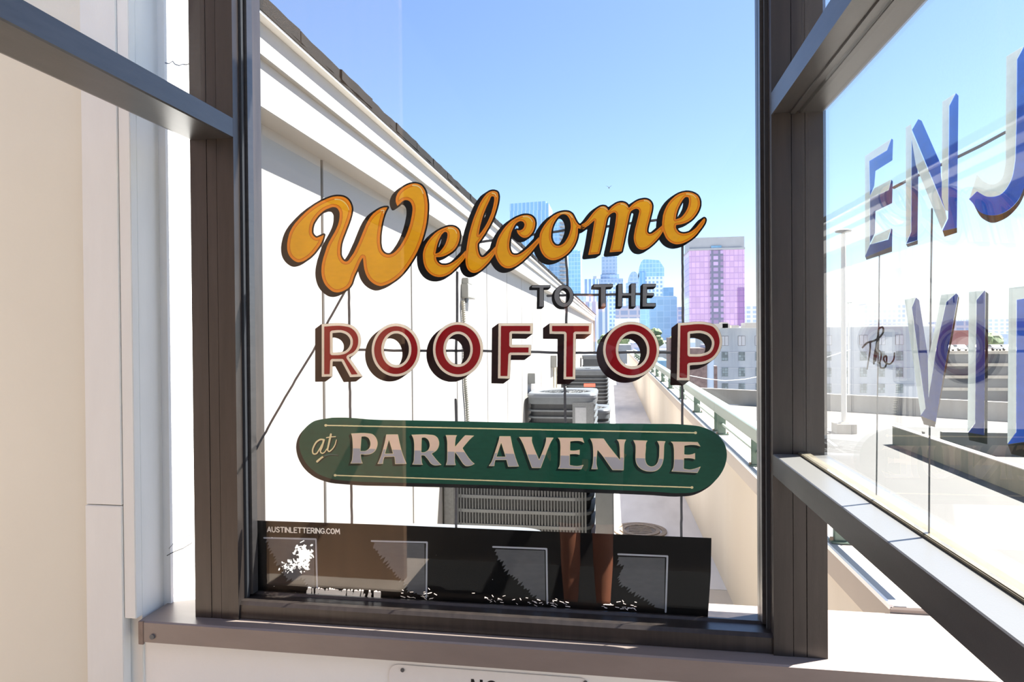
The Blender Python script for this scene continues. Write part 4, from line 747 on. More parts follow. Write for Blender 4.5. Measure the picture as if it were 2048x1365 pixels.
"wel_drk_m":[[608,17960,-86,-12,-59,-24,-87,-58,-79,-78,-11,-6,-16,1,-10,8,-32,67,-33,32,-42,18,-54,4,-68,-16,-57,-32,-45,-33,-88,-89,-15,0,-14,9,-23,48,-20,24,-20,14,-22,6,-24,1,-40,-9,-53,-28,-44,-35,-55,-58,-101,-130,-45,-50,-46,-41,-63,-33,-12,-42,1,-6,4,-1,38,12,65,36,49,35,112,95,22,-1,14,-16,2,-15,-71,-404,-66,-328,171,12,16,5,59,257,37,143,81,371,28,46,55,52,50,30,38,9,35,-5,30,-29,14,-28,2,-33,-12,-108,-23,-146,-61,-315,-47,-214,12,-4,180,8,15,4,159,740,27,90,19,33,25,25,62,34,37,11,39,-1,35,-15,25,-30,12,-43,-32,-140,-63,-238,-25,-136,-5,-46,2,-60,7,-42,18,-56,26,-47,34,-34,30,-17,47,-6,50,10,52,25,44,29,62,52,123,128,60,84,22,38,-4,75,-5,3,-119,-98,-77,-47,-44,-9,-30,4,-21,11,-26,30,-16,47,5,62,95,372,13,119,-13,49,-28,39,-24,17,-25,11,-29,6]],
"wel_gld_m":[[617,17946,-96,-14,-50,-21,-82,-54,-74,-74,73,36,39,9,29,-1,34,-10,20,-12,24,-30,10,-27,3,-40,-100,-393,-20,-114,-5,-57,11,-83,15,-46,14,-29,21,-29,26,-24,19,-10,37,-7,50,9,52,24,39,26,59,50,141,147,34,47,33,56,-2,35,-5,5,-84,-68,-65,-44,-28,-14,-43,-10,-37,1,-21,9,-27,22,-16,22,-14,45,5,77,90,351,11,57,7,65,-13,51,-28,38,-43,23],[103,17898,-64,-15,-52,-29,-46,-34,-47,-46,-32,-40,67,27,53,0,22,-12,20,-21,11,-18,9,-25,-1,-39,-23,-188,-73,-382,-41,-185,4,-8,160,7,13,5,158,737,27,87,30,47,-25,1,-22,12,-29,61,-34,37,-43,18],[-291,17829,-35,-6,-27,-12,-65,-46,-62,-64,-102,-131,-44,-49,-42,-37,-65,-38,-2,-11,7,-2,74,39,160,130,16,4,20,-5,13,-10,9,-19,0,-25,-71,-403,-59,-288,1,-15,142,10,13,6,108,454,58,283,11,31,22,37,69,68,-24,-5,-22,7,-15,16,-22,46,-18,20,-21,12]],
"wel_blk_m":[[609,18023,-81,-9,-58,-17,-63,-31,-123,-77,-5,2,-18,23,-18,17,-37,24,-65,20,-40,2,-59,-11,-59,-22,-150,-93,-7,2,-17,18,-24,18,-29,12,-48,7,-42,-6,-29,-8,-47,-23,-109,-68,-50,-39,-36,-34,-67,-78,-65,-87,-42,-46,-103,-65,-14,-13,-7,-13,-27,-109,6,-23,12,-12,9,-5,20,-1,58,12,36,10,36,16,111,69,5,2,3,-2,-60,-354,-62,-286,0,-23,10,-16,15,-9,27,-2,238,21,15,6,38,24,51,34,14,14,31,115,39,177,36,141,73,344,13,31,11,15,7,5,7,-8,1,-18,-24,-188,-73,-382,-54,-239,3,-24,15,-16,33,-7,255,14,16,6,86,56,13,10,9,12,48,211,118,560,21,72,8,9,23,-6,7,-13,1,-11,-98,-384,-18,-96,-9,-75,2,-60,15,-78,22,-60,29,-48,31,-35,26,-20,24,-12,63,-15,35,1,26,5,54,19,37,19,113,73,88,70,56,55,62,66,44,52,30,43,36,60,5,22,1,17,-6,99,-5,33,-7,14,-12,10,-18,3,-17,-4,-103,-67,-126,-106,-28,-5,-13,10,-7,18,5,57,92,364,11,63,5,68,-11,51,-12,29,-20,32,-22,24,-34,25,-41,17,-41,9]],
"wel_org_E":[[1513,18108,-47,-4,-46,-10,-43,-13,-45,-20,-55,-35,-84,-72,-56,-67,-39,-61,-52,-113,-29,-95,-18,-149,-3,-83,11,-86,17,-57,47,-109,22,-34,26,-32,32,-30,30,-21,47,-24,38,-13,32,-6,56,1,42,6,49,13,60,24,45,22,89,59,37,31,51,50,120,157,46,74,14,33,5,21,2,26,-3,11,-15,16,-6,1,-8,-5,-48,-50,-106,-129,-28,-28,-71,-54,-47,-24,-40,-14,-40,-9,-43,-3,-32,4,-31,8,-26,10,-25,19,-31,41,-16,32,-9,33,8,44,10,4,90,8,83,21,66,28,70,44,34,29,24,26,39,50,26,39,34,62,24,75,7,43,-2,81,-15,55,-14,26,-19,28,-17,18,-23,18,-65,34,-72,20],[1514,18000,30,-2,15,-9,7,-15,9,-46,-1,-39,-9,-54,-11,-43,-18,-47,-31,-60,-28,-42,-30,-39,-25,-27,-29,-22,-23,-11,-81,-25,-3,10,14,98,22,78,28,73,41,81,40,66,34,43,21,21,12,7]],
"wel_drk_E":[[1513,18075,-83,-12,-80,-30,-54,-34,-77,-66,-56,-66,-39,-61,-48,-105,-27,-87,-18,-146,-3,-83,7,-64,15,-57,47,-112,32,-47,31,-32,38,-29,41,-21,38,-13,79,-2,79,17,96,42,87,58,40,32,61,65,103,135,44,71,10,25,-3,3,-13,-12,-107,-130,-35,-34,-70,-54,-74,-35,-51,-14,-62,-7,-68,12,-34,13,-23,14,-24,24,-25,36,-23,49,-7,35,7,46,9,20,22,9,91,9,83,21,58,24,60,36,44,37,58,70,52,88,22,62,10,49,-2,81,-15,46,-28,44,-46,37,-53,24,-52,14],[1514,18033,41,-5,21,-12,19,-28,7,-33,4,-30,-2,-55,-16,-75,-22,-63,-35,-66,-31,-47,-60,-70,-28,-20,-34,-17,-81,-25,-23,2,-13,10,-7,22,7,68,22,100,38,101,58,113,35,54,54,59,21,12]],
"wel_gld_E":[[1521,18061,-76,-9,-68,-22,-71,-41,-76,-64,-57,-67,-34,-54,-53,-114,-24,-80,-21,-182,4,-85,15,-69,51,-119,28,-40,30,-31,32,-25,38,-21,34,-12,51,-6,64,7,60,18,81,37,55,35,65,50,42,43,52,70,-91,-68,-64,-31,-78,-21,-68,-2,-57,12,-36,14,-22,15,-38,41,-25,41,-15,39,-5,25,3,39,8,32,11,15,31,13,81,7,81,18,66,28,53,32,43,36,57,69,35,56,29,62,16,62,2,65,-9,46,-23,47,-36,37,-63,33,-61,16],[1505,18047,37,-1,41,-18,20,-25,11,-37,5,-33,-3,-72,-13,-65,-26,-73,-32,-62,-34,-51,-41,-51,-34,-32,-45,-25,-90,-29,-19,-2,-15,5,-21,22,-5,15,0,26,14,98,41,132,55,114,45,73,33,41,31,31,17,10]],
"wel_blk_E":[[1513,18145,-89,-12,-83,-27,-55,-28,-97,-61,-69,-53,-69,-67,-62,-83,-54,-103,-38,-104,-18,-87,-14,-140,0,-55,4,-49,9,-48,14,-49,52,-123,38,-54,38,-41,47,-36,37,-20,38,-15,58,-13,38,-1,73,9,64,17,59,24,45,23,147,95,72,56,54,53,127,166,43,70,18,43,10,45,-1,17,-5,22,-13,20,-18,14,-21,6,-14,-3,-13,-5,-106,-70,-43,-47,-108,-130,-42,-39,-64,-19,-43,-3,-31,4,-28,8,-25,14,-12,11,-18,27,-4,9,3,4,88,27,71,35,117,77,60,50,65,80,40,62,29,64,12,39,12,51,2,83,-13,65,-22,51,-25,36,-14,16,-48,36,-67,32,-74,19],[1441,17870,3,0,1,-6,-3,-50,-11,-52,-11,-35,-41,-83,-47,-66,-3,6,5,31,28,95,39,88]],
"wel_hil_W":[[-4683,18546,-9,-5,-5,-9,3,-9,8,-8,17,-4,58,-5,36,-9,29,-15,29,-22,24,-25,13,-19,21,-46,20,-52,7,-3,9,3,2,7,-6,21,-30,78,-23,36,-25,25,-38,28,-41,18,-66,14],[-6599,18294,-13,-2,-5,-5,-1,-9,6,-8,68,-4,63,-10,45,-21,50,-37,60,-58,19,-24,26,-51,19,-53,6,-7,6,2,2,7,-13,45,-14,36,-17,30,-43,53,-54,49,-39,29,-43,21,-60,13],[-5429,17987,-32,-4,-7,-6,-1,-10,5,-8,8,-3,44,8,12,-3,1,-10,-12,-44,3,-7,5,-2,8,6,10,23,8,28,0,16,-5,8,-13,7]],
"wel_hil_e":[[-3838,17516,-7,-4,-4,-7,3,-10,8,-5,85,-6,38,-15,21,-13,15,-13,14,-21,20,-51,5,-3,6,2,2,5,-3,12,-21,54,-10,16,-23,19,-30,19,-31,11,-33,7]],
"wel_hil_l":[[-2796,18281,-9,-9,2,-12,7,-5,30,-5,26,-10,15,-20,19,-46,5,-5,4,0,4,11,-6,23,-8,24,-15,24,-11,10,-19,9]],
"wel_hil_c":[[-2066,17717,-19,-1,-9,-5,-3,-9,5,-10,12,-3,34,3,44,-2,27,-8,21,-11,22,-15,19,-20,36,-65,6,-3,6,3,-4,18,-24,49,-12,18,-29,27,-25,15,-27,12,-28,6]],
"wel_hil_o":[[-1174,17766,-65,-9,-8,-11,7,-12,14,-1,76,10,41,-4,34,-9,24,-10,20,-15,30,-34,28,-37,7,-4,5,4,-4,14,-38,53,-37,34,-33,16,-38,11]],
"wel_hil_m":[[613,17969,-9,-9,7,-11,52,-8,28,-9,23,-21,24,-30,4,-2,4,3,-1,9,-19,27,-15,18,-12,10,-28,12],[104,17915,-6,-9,1,-7,4,-5,53,-10,28,-9,31,-22,34,-36,5,-2,4,2,-1,9,-15,21,-42,41,-44,18,-35,8],[-339,17859,-5,-2,-2,-7,1,-9,4,-4,44,-1,27,-6,26,-15,44,-37,8,1,-1,9,-21,23,-45,35,-25,9]],
"wel_hil_E":[[1518,18076,-5,-3,-2,-6,1,-7,4,-4,70,-7,27,-6,26,-9,44,-28,40,-44,8,2,0,7,-7,11,-32,36,-24,19,-27,15,-44,16,-41,7]],
"roo_crm_R":[[-6629,15329,-91,-3,-157,-10,-92,-2,-5,-1,-3,-4,-14,-1255,8,-4,77,0,18,3,154,2,8,4,15,315,3,39,3,4,6,2,209,-1,8,-2,203,-363,8,-10,276,12,25,3,1,5,-3,5,-319,439,-2,7,21,13,85,35,49,30,37,35,28,34,30,45,13,28,16,47,11,48,6,47,0,62,-5,47,-7,36,-15,43,-13,28,-36,58,-49,56,-58,43,-67,35,-60,18,-123,18,-83,9],[-6574,15106,74,1,60,-13,38,-14,35,-16,40,-30,37,-44,19,-34,8,-23,6,-31,-1,-50,-6,-29,-13,-33,-16,-31,-19,-26,-39,-39,-46,-30,-48,-17,-93,-16,-50,-5,-117,-2,-5,3,-1,5,5,459,6,6]],
"roo_red_R":[[-6617,15269,-91,-3,-157,-10,-38,0,-8,-2,-3,-4,-12,-1136,8,-4,17,2,102,1,8,2,3,4,3,21,14,285,6,19,13,17,18,11,20,6,237,0,21,-5,18,-11,19,-26,182,-329,10,-3,140,8,1,5,-7,12,-256,352,-5,10,-5,19,0,14,5,14,16,22,39,21,85,36,33,20,46,45,20,26,17,29,12,26,12,38,9,40,5,50,1,38,-5,45,-8,38,-20,50,-29,48,-44,51,-63,46,-47,23,-45,13,-123,18,-83,8],[-6586,15166,99,0,60,-13,51,-17,37,-18,55,-39,36,-40,16,-23,19,-34,13,-37,6,-32,-1,-74,-6,-26,-18,-49,-18,-34,-28,-38,-44,-43,-60,-39,-61,-22,-96,-17,-50,-5,-145,-1,-17,5,-19,12,-11,17,-6,19,5,488,6,16,11,15,23,15,15,4]],
"roo_blk_R":[[-6629,15334,-91,-3,-157,-10,-97,-2,-18,-10,-144,-99,-11,-12,-14,-1255,1,-7,8,-6,81,0,18,2,100,1,58,3,18,10,146,102,8,9,3,7,10,227,2,5,5,3,50,0,8,-3,199,-358,12,-14,303,14,18,10,141,101,9,9,-4,10,-279,384,-25,38,11,11,116,81,47,43,44,57,28,52,16,47,11,48,6,47,0,62,-5,47,-7,36,-15,43,-14,31,-37,57,-14,19,-38,39,-58,44,-67,35,-60,18,-123,18,-83,8],[-6699,14988,36,1,30,-5,68,-21,36,-17,22,-16,18,-14,27,-32,25,-43,10,-31,3,-22,-1,-50,-6,-28,-11,-31,-18,-29,-45,-10,-83,-9,-109,-2,-8,3,3,349]],
"roo_crm_O1":[[-5140,15303,-61,-3,-71,-14,-84,-28,-64,-33,-21,-13,-49,-34,-58,-52,-57,-68,-37,-56,-36,-73,-26,-76,-19,-85,-6,-94,5,-74,9,-52,8,-35,22,-71,33,-71,27,-43,19,-28,49,-59,57,-53,59,-42,78,-41,69,-24,78,-17,91,-5,66,5,59,12,25,7,63,23,71,36,52,36,43,35,34,33,46,56,22,33,25,39,33,70,24,73,15,77,6,65,1,38,-5,67,-9,52,-5,26,-24,74,-32,71,-42,68,-51,63,-59,56,-56,39,-78,42,-68,25,-80,18,-64,6],[-5138,15073,38,1,24,-3,34,-9,32,-12,52,-30,46,-43,42,-56,17,-33,17,-42,15,-54,7,-45,2,-40,-3,-58,-8,-45,-12,-40,-27,-64,-17,-29,-29,-40,-28,-29,-32,-26,-38,-22,-43,-18,-44,-9,-29,-2,-49,5,-39,11,-32,14,-37,22,-32,26,-32,36,-24,33,-21,40,-19,47,-15,64,-5,33,-2,45,6,63,5,31,11,40,20,49,16,31,34,49,42,43,55,37,49,20,34,8]],
"roo_red_O1":[[-5128,15245,-61,-4,-72,-14,-69,-24,-69,-36,-49,-34,-53,-47,-45,-52,-23,-33,-26,-45,-27,-54,-20,-59,-8,-35,-11,-52,-6,-73,5,-71,9,-52,8,-36,19,-59,32,-68,26,-43,57,-72,53,-49,32,-23,25,-17,66,-34,76,-25,56,-12,66,-4,67,5,34,7,37,8,61,22,66,34,42,28,71,63,42,49,17,26,25,40,32,68,20,61,16,77,6,79,-5,68,-9,51,-5,26,-20,63,-31,68,-15,26,-21,33,-47,58,-55,52,-29,20,-24,17,-66,35,-63,22,-46,11,-27,5],[-5150,15132,63,0,24,-3,61,-17,34,-15,51,-33,49,-45,24,-28,29,-43,28,-58,14,-40,13,-47,6,-45,3,-37,-4,-84,-7,-45,-12,-39,-31,-78,-18,-30,-37,-52,-35,-36,-32,-25,-51,-32,-57,-22,-46,-10,-32,-2,-69,5,-56,16,-27,11,-58,36,-32,26,-26,27,-44,61,-20,38,-17,43,-20,68,-7,45,-2,45,3,73,8,47,12,40,24,64,16,30,44,63,48,48,27,20,42,26,37,16,27,8,35,8]],
"roo_blk_O1":[[-5140,15308,-61,-3,-71,-14,-86,-30,-80,-41,-207,-145,-68,-61,-52,-61,-42,-64,-35,-70,-13,-36,-16,-50,-17,-78,-6,-73,2,-64,3,-31,14,-78,25,-81,34,-71,43,-68,49,-59,25,-25,40,-35,66,-47,69,-35,44,-16,30,-10,76,-17,66,-4,91,5,79,17,66,24,54,27,42,25,194,138,75,69,48,58,43,68,34,70,16,49,9,28,15,75,6,68,-2,77,-11,77,-12,49,-17,51,-32,71,-42,68,-49,61,-68,64,-61,43,-70,37,-69,25,-80,18,-64,6],[-5296,14957,40,0,54,-10,48,-20,37,-23,40,-36,24,-28,20,-31,28,-56,21,-71,8,-47,2,-40,-3,-58,-9,-47,-25,-75,-30,-57,-12,-16,-5,-3,-35,-7,-29,-2,-32,2,-51,12,-40,17,-36,23,-47,43,-35,47,-30,62,-22,70,-7,50,-2,49,3,43,8,47,11,40,20,49,32,57,13,9]],
"roo_crm_O2":[[-3644,15321,-59,-3,-69,-14,-86,-29,-63,-32,-41,-28,-32,-23,-58,-53,-50,-59,-44,-68,-36,-76,-28,-81,-15,-79,-6,-96,4,-74,14,-77,26,-84,33,-73,35,-57,61,-77,58,-54,38,-27,29,-21,67,-34,73,-27,67,-14,43,-5,54,-2,67,5,69,15,83,29,64,33,41,28,31,23,56,52,50,61,24,37,21,35,34,71,25,76,14,71,9,103,-5,74,-11,64,-28,97,-32,72,-40,65,-55,69,-54,52,-47,35,-31,20,-63,33,-66,24,-78,18,-66,5],[-3642,15048,24,1,29,-3,33,-9,31,-12,43,-25,44,-38,41,-55,19,-34,15,-37,16,-63,7,-62,-3,-65,-8,-41,-12,-44,-17,-41,-32,-53,-23,-30,-27,-27,-36,-27,-26,-15,-31,-12,-57,-13,-62,3,-35,9,-31,12,-47,30,-38,35,-38,50,-20,37,-15,37,-15,51,-7,44,-2,37,3,56,8,44,13,44,17,42,18,32,28,40,34,35,29,22,33,20,43,16,33,8]],
"roo_red_O2":[[-3632,15263,-60,-3,-69,-14,-71,-25,-60,-30,-30,-20,-30,-22,-54,-48,-48,-59,-37,-56,-36,-76,-23,-70,-15,-76,-6,-75,4,-72,14,-77,22,-69,42,-89,26,-42,50,-61,55,-51,37,-27,20,-13,61,-33,67,-23,26,-6,45,-9,64,-5,64,5,45,9,27,6,66,24,62,32,29,20,30,22,52,49,48,58,17,26,21,34,34,71,22,69,13,65,7,85,-4,69,-11,64,-25,88,-31,67,-13,23,-23,37,-47,59,-52,49,-47,34,-80,44,-54,20,-76,17],[-3654,15106,49,0,28,-2,33,-9,43,-16,59,-35,27,-21,21,-21,46,-60,25,-47,21,-55,11,-42,10,-76,-3,-87,-8,-42,-13,-46,-22,-55,-21,-37,-19,-28,-23,-30,-35,-33,-47,-34,-26,-15,-34,-13,-47,-13,-22,-3,-66,0,-21,3,-48,13,-47,21,-34,21,-28,23,-43,45,-31,44,-19,35,-25,67,-10,38,-7,46,-1,77,3,37,8,46,14,49,19,46,19,35,19,27,21,28,33,35,54,39,29,16,36,14,40,11]],
"roo_blk_O2":[[-3644,15326,-59,-4,-69,-13,-86,-30,-60,-30,-31,-20,-194,-137,-68,-63,-50,-60,-46,-69,-42,-93,-20,-63,-16,-79,-6,-98,4,-73,14,-79,34,-100,26,-56,44,-70,50,-61,24,-24,41,-37,64,-46,69,-36,67,-24,86,-19,67,-4,86,5,78,17,72,26,64,33,31,20,190,138,68,63,49,60,45,72,38,82,22,72,15,78,6,73,-4,88,-14,78,-12,44,-13,41,-33,72,-43,71,-49,61,-61,59,-47,34,-31,20,-63,33,-66,25,-78,17,-66,6],[-3796,14933,25,1,29,-3,33,-8,45,-19,38,-25,31,-28,40,-51,20,-37,14,-37,14,-49,8,-44,2,-34,-3,-63,-8,-41,-13,-47,-27,-60,-16,-25,-8,-7,-40,-8,-62,3,-35,9,-31,12,-36,21,-28,22,-33,36,-22,31,-15,27,-20,47,-14,51,-7,44,-2,37,3,54,8,48,13,42,16,39,30,51,17,7]],
"roo_crm_F":[[-2671,15283,-4,-8,0,-75,-3,-16,-1,-197,-3,-16,-2,-197,-2,-16,-2,-197,-2,-16,-2,-197,-2,-16,-5,-305,3,-4,5,-1,262,-6,6,5,3,37,28,495,9,4,442,-2,8,4,3,18,4,200,-4,7,-439,4,0,126,2,16,2,112,7,3,136,-1,16,-2,310,-5,4,5,2,18,8,209,-2,5,-5,1]],
"roo_red_F":[[-2614,15225,-3,-5,-3,-48,-1,-197,-3,-16,-2,-197,-2,-16,-2,-196,-2,-16,-2,-197,-2,-16,-2,-197,-2,-39,3,-6,7,-2,146,-2,6,5,3,35,24,445,6,19,11,16,19,13,19,6,401,-2,5,2,3,6,3,100,-4,8,-391,2,-18,6,-17,12,-11,16,-6,20,3,28,1,114,2,16,1,109,6,19,14,18,14,9,19,5,421,-7,3,5,3,34,3,79,-3,5,-5,1]],
"roo_blk_F":[[-2674,15287,-147,-105,-8,-13,-25,-1252,3,-7,7,-3,266,-6,19,10,131,96,9,12,23,393,3,28,7,3,302,-1,16,10,130,95,9,10,3,20,1,102,3,16,0,84,-3,8,-9,2,-428,4,-4,7,1,116,4,10,7,3,223,-2,16,-2,67,-1,7,1,14,9,131,96,7,8,4,22,8,209,-3,8,-9,2]],
"roo_crm_T":[[-1499,15270,-4,-7,-1,-222,2,-6,99,-2,15,-3,152,-1,56,-3,5,-5,0,-140,-3,-16,-1,-155,-2,-16,-1,-156,-3,-15,-1,-158,-2,-16,-1,-156,-3,-15,-2,-170,7,-3,251,2,4,4,2,59,2,157,2,16,1,155,2,16,1,155,3,16,1,157,2,16,1,155,3,16,1,92,7,3,331,-1,3,6,12,201,0,27,-7,3]],
"roo_red_T":[[-1443,15213,-3,-7,-1,-109,3,-7,68,-3,151,-2,59,-3,16,-5,14,-10,14,-20,4,-18,-1,-160,-3,-16,-1,-155,-2,-16,-1,-155,-3,-16,-7,-444,2,-4,6,-1,137,1,2,2,3,16,2,158,2,15,5,326,2,16,4,328,3,16,2,97,4,11,12,16,15,11,16,5,293,-2,3,5,7,119,-7,3]],
"roo_blk_T":[[-1501,15274,-142,-102,-9,-9,-3,-231,3,-8,7,-3,263,-4,52,-3,5,-3,0,-137,-2,-16,-2,-156,-2,-16,-1,-156,-3,-15,-1,-158,-2,-16,-1,-156,-3,-16,-1,-156,-2,-13,5,-7,7,-1,253,1,16,10,127,95,9,11,3,61,1,157,2,16,2,155,2,16,1,155,2,16,6,323,7,4,185,-1,145,107,6,11,13,228,-5,7,-7,1]],
"roo_crm_O3":[[299,15284,-62,-3,-78,-15,-82,-27,-70,-34,-68,-46,-66,-57,-47,-55,-44,-65,-39,-77,-27,-78,-17,-83,-5,-89,4,-69,15,-78,29,-90,32,-65,44,-67,42,-50,27,-28,49,-42,59,-40,79,-40,72,-24,77,-16,54,-5,59,0,55,5,67,14,88,30,67,34,65,45,68,61,45,53,43,65,36,73,26,77,16,77,5,55,1,59,-5,55,-12,66,-27,87,-36,75,-40,62,-41,50,-27,28,-47,42,-65,45,-76,38,-72,26,-78,16,-67,6],[331,15020,18,1,33,-3,41,-9,37,-15,41,-24,18,-13,46,-45,29,-40,21,-38,15,-37,16,-56,6,-37,2,-31,-3,-69,-7,-39,-12,-42,-24,-58,-19,-33,-23,-31,-34,-35,-17,-14,-20,-15,-35,-20,-41,-16,-37,-9,-27,-2,-56,2,-40,10,-37,14,-44,26,-30,23,-25,26,-36,49,-18,33,-16,38,-16,53,-9,63,1,58,12,73,11,38,18,42,33,53,16,21,39,38,23,18,30,19,55,23,40,9]],
"roo_red_O3":[[309,15229,-61,-3,-79,-15,-68,-23,-70,-35,-49,-32,-65,-55,-49,-55,-35,-54,-40,-77,-23,-67,-16,-80,-5,-67,4,-69,15,-78,25,-76,31,-63,36,-56,42,-50,22,-22,48,-42,48,-33,79,-40,59,-20,76,-16,55,-4,35,0,56,4,66,14,76,26,65,33,55,37,62,55,45,53,35,53,37,73,22,64,16,77,5,55,0,35,-4,58,-13,66,-22,73,-37,75,-31,49,-41,50,-21,22,-41,37,-61,43,-75,38,-59,20,-78,17],[320,15076,40,0,33,-3,59,-15,32,-13,31,-17,23,-16,33,-26,36,-38,24,-32,36,-62,14,-36,17,-57,8,-46,2,-31,-2,-89,-12,-59,-15,-47,-13,-30,-37,-67,-22,-28,-36,-39,-52,-39,-35,-20,-46,-18,-46,-11,-26,-3,-50,0,-29,3,-56,15,-33,13,-26,14,-31,20,-32,26,-33,34,-38,54,-20,36,-17,40,-18,62,-9,65,0,80,12,73,15,49,19,45,40,64,18,23,43,43,51,37,33,17,48,18,42,9]],
"roo_blk_O3":[[299,15289,-62,-3,-78,-15,-82,-27,-72,-36,-77,-51,-144,-109,-57,-52,-47,-53,-47,-71,-36,-71,-22,-63,-7,-20,-16,-80,-5,-70,2,-56,2,-33,16,-81,28,-85,29,-60,56,-85,48,-56,53,-47,75,-52,79,-40,70,-23,77,-16,83,-5,86,6,76,16,77,27,72,37,76,52,122,93,53,47,23,23,46,53,44,67,34,68,14,42,15,46,14,69,5,86,-4,83,-15,77,-23,71,-40,84,-39,60,-54,64,-65,59,-64,45,-65,33,-83,30,-78,17,-67,5],[190,14910,19,1,33,-3,41,-9,37,-15,42,-24,34,-28,27,-27,23,-31,23,-42,18,-41,15,-53,6,-40,3,-33,-3,-66,-12,-58,-23,-64,-28,-51,-11,-14,-11,-5,-41,-10,-57,-3,-26,3,-39,9,-42,16,-48,31,-23,18,-23,24,-32,45,-19,33,-16,38,-16,53,-8,65,0,53,3,27,7,40,14,47,18,42,24,42,11,14,16,6,39,9]],
"roo_crm_P":[[1745,15274,-83,-3,-235,-21,-75,-2,-23,-2,-5,-3,-4,-182,-2,-15,0,-96,-3,-16,0,-96,-2,-15,-1,-97,-2,-15,-1,-97,-2,-15,-1,-97,-2,-15,0,-96,-3,-16,0,-94,-2,-15,-1,-97,-2,-15,-1,-97,-2,-15,0,-42,3,-7,217,-4,15,-3,33,2,2,6,1,72,2,16,3,229,3,7,66,8,100,4,82,9,53,11,42,13,79,35,73,46,26,22,29,30,35,45,22,33,19,35,24,56,20,71,10,59,2,46,-6,69,-15,70,-25,74,-26,50,-33,46,-32,33,-31,25,-19,10,-36,14,-59,16,-98,21,-91,5],[1724,15023,68,0,68,-14,61,-23,30,-19,19,-16,18,-20,25,-34,14,-29,7,-22,4,-28,0,-33,-10,-52,-15,-41,-12,-22,-21,-29,-32,-25,-36,-17,-80,-24,-49,-9,-78,-3,-127,2,-3,7,3,435,11,5,23,0]],
"roo_red_P":[[1755,15219,-82,-2,-236,-22,-55,-2,-5,-3,-3,-44,-9,-431,-2,-15,-1,-97,-2,-15,0,-97,-3,-15,0,-96,-2,-16,-4,-206,-2,-15,0,-88,3,-7,23,-3,68,0,15,-2,45,0,7,4,3,46,3,232,6,17,12,18,13,8,15,5,66,7,146,9,70,11,61,18,63,29,65,40,26,21,39,42,31,46,20,35,25,58,17,61,9,56,0,57,-4,37,-15,69,-15,46,-22,48,-35,50,-27,29,-22,18,-27,13,-27,9,-44,12,-99,20],[1713,15078,90,0,67,-15,45,-14,29,-13,43,-28,19,-16,22,-24,33,-48,15,-30,10,-33,5,-28,0,-53,-10,-52,-20,-56,-16,-28,-25,-35,-22,-20,-27,-19,-36,-18,-93,-28,-48,-9,-85,-4,-23,2,-121,1,-13,5,-15,11,-10,15,-5,18,3,461,5,13,10,16,15,10,13,5]],
"roo_blk_P":[[1745,15278,-82,-2,-236,-22,-100,-3,-15,-9,-121,-92,-8,-8,-2,-75,-2,-13,0,-97,-2,-15,-1,-97,-2,-15,-1,-97,-2,-15,-1,-97,-2,-15,0,-97,-3,-15,0,-97,-2,-15,-1,-97,-2,-15,-1,-95,-2,-15,-1,-97,-2,-15,0,-97,-3,-15,0,-44,5,-9,263,-7,6,2,13,8,122,94,6,8,2,81,2,13,1,131,2,7,99,8,67,13,51,17,30,12,40,20,46,27,38,27,121,92,24,21,35,36,24,29,35,52,33,65,22,63,16,73,4,57,-4,63,-17,85,-18,56,-23,50,-35,53,-41,46,-18,15,-33,22,-36,13,-61,17,-98,21,-91,6],[1588,14915,70,0,38,-7,45,-12,38,-15,21,-11,21,-15,27,-26,31,-47,15,-37,5,-28,0,-35,-5,-31,-12,-43,-8,-16,-44,-13,-45,-9,-25,-2,-173,0,-7,3,1,335,1,5]],
"tot_gry_T1":[[-1576,16129,-315,2,-7,-3,-1,-34,6,-6,164,-3,9,-6,-9,-387,-2,-16,0,-15,3,-5,78,0,11,3,3,5,0,298,-2,16,2,99,9,6,118,2,21,2,5,3,1,30,-4,7]],
"tot_blk_T1":[[-1581,16140,-323,2,-31,-25,-25,-24,-1,-55,1,-4,4,-3,167,-4,7,-3,-5,-249,-3,-16,-1,-109,-2,-16,0,-31,5,-6,92,1,16,2,33,28,21,22,2,108,-2,16,1,249,5,3,95,4,49,44,5,9,0,48,-4,7]],
"tot_gry_O":[[-1185,16127,-39,-6,-31,-11,-21,-11,-27,-19,-24,-23,-21,-29,-22,-44,-14,-47,-5,-59,6,-52,12,-38,20,-41,25,-36,20,-20,20,-15,32,-18,27,-11,22,-5,30,-3,24,2,30,7,29,11,27,15,23,17,21,23,29,45,20,53,8,41,1,51,-8,43,-18,52,-21,36,-30,36,-42,30,-34,15,-29,8],[-1176,16061,28,1,21,-6,26,-16,16,-16,16,-21,15,-32,9,-29,5,-32,0,-45,-6,-31,-11,-36,-16,-29,-15,-18,-26,-22,-27,-11,-20,-2,-25,5,-16,6,-20,14,-17,17,-19,30,-9,20,-9,32,-5,32,1,38,5,31,12,39,10,20,21,28,19,17,20,11]],
"tot_blk_O":[[-1190,16138,-40,-6,-30,-11,-20,-10,-28,-20,-79,-74,-21,-28,-23,-45,-12,-38,-7,-49,2,-57,10,-45,18,-46,14,-25,18,-22,27,-29,39,-26,40,-17,48,-8,49,4,45,14,30,17,52,43,39,39,18,22,19,31,22,56,7,40,2,31,-1,32,-7,40,-9,30,-14,30,-32,49,-22,23,-19,15,-36,22,-27,10,-22,5,-23,3],[-1221,16003,19,1,16,-4,15,-7,19,-13,17,-20,12,-19,15,-41,7,-43,0,-33,-5,-30,-11,-35,-9,-18,-6,-7,-14,-4,-24,-1,-14,3,-15,7,-18,14,-12,11,-18,28,-13,34,-9,50,0,29,5,32,12,38,10,20,6,4]],
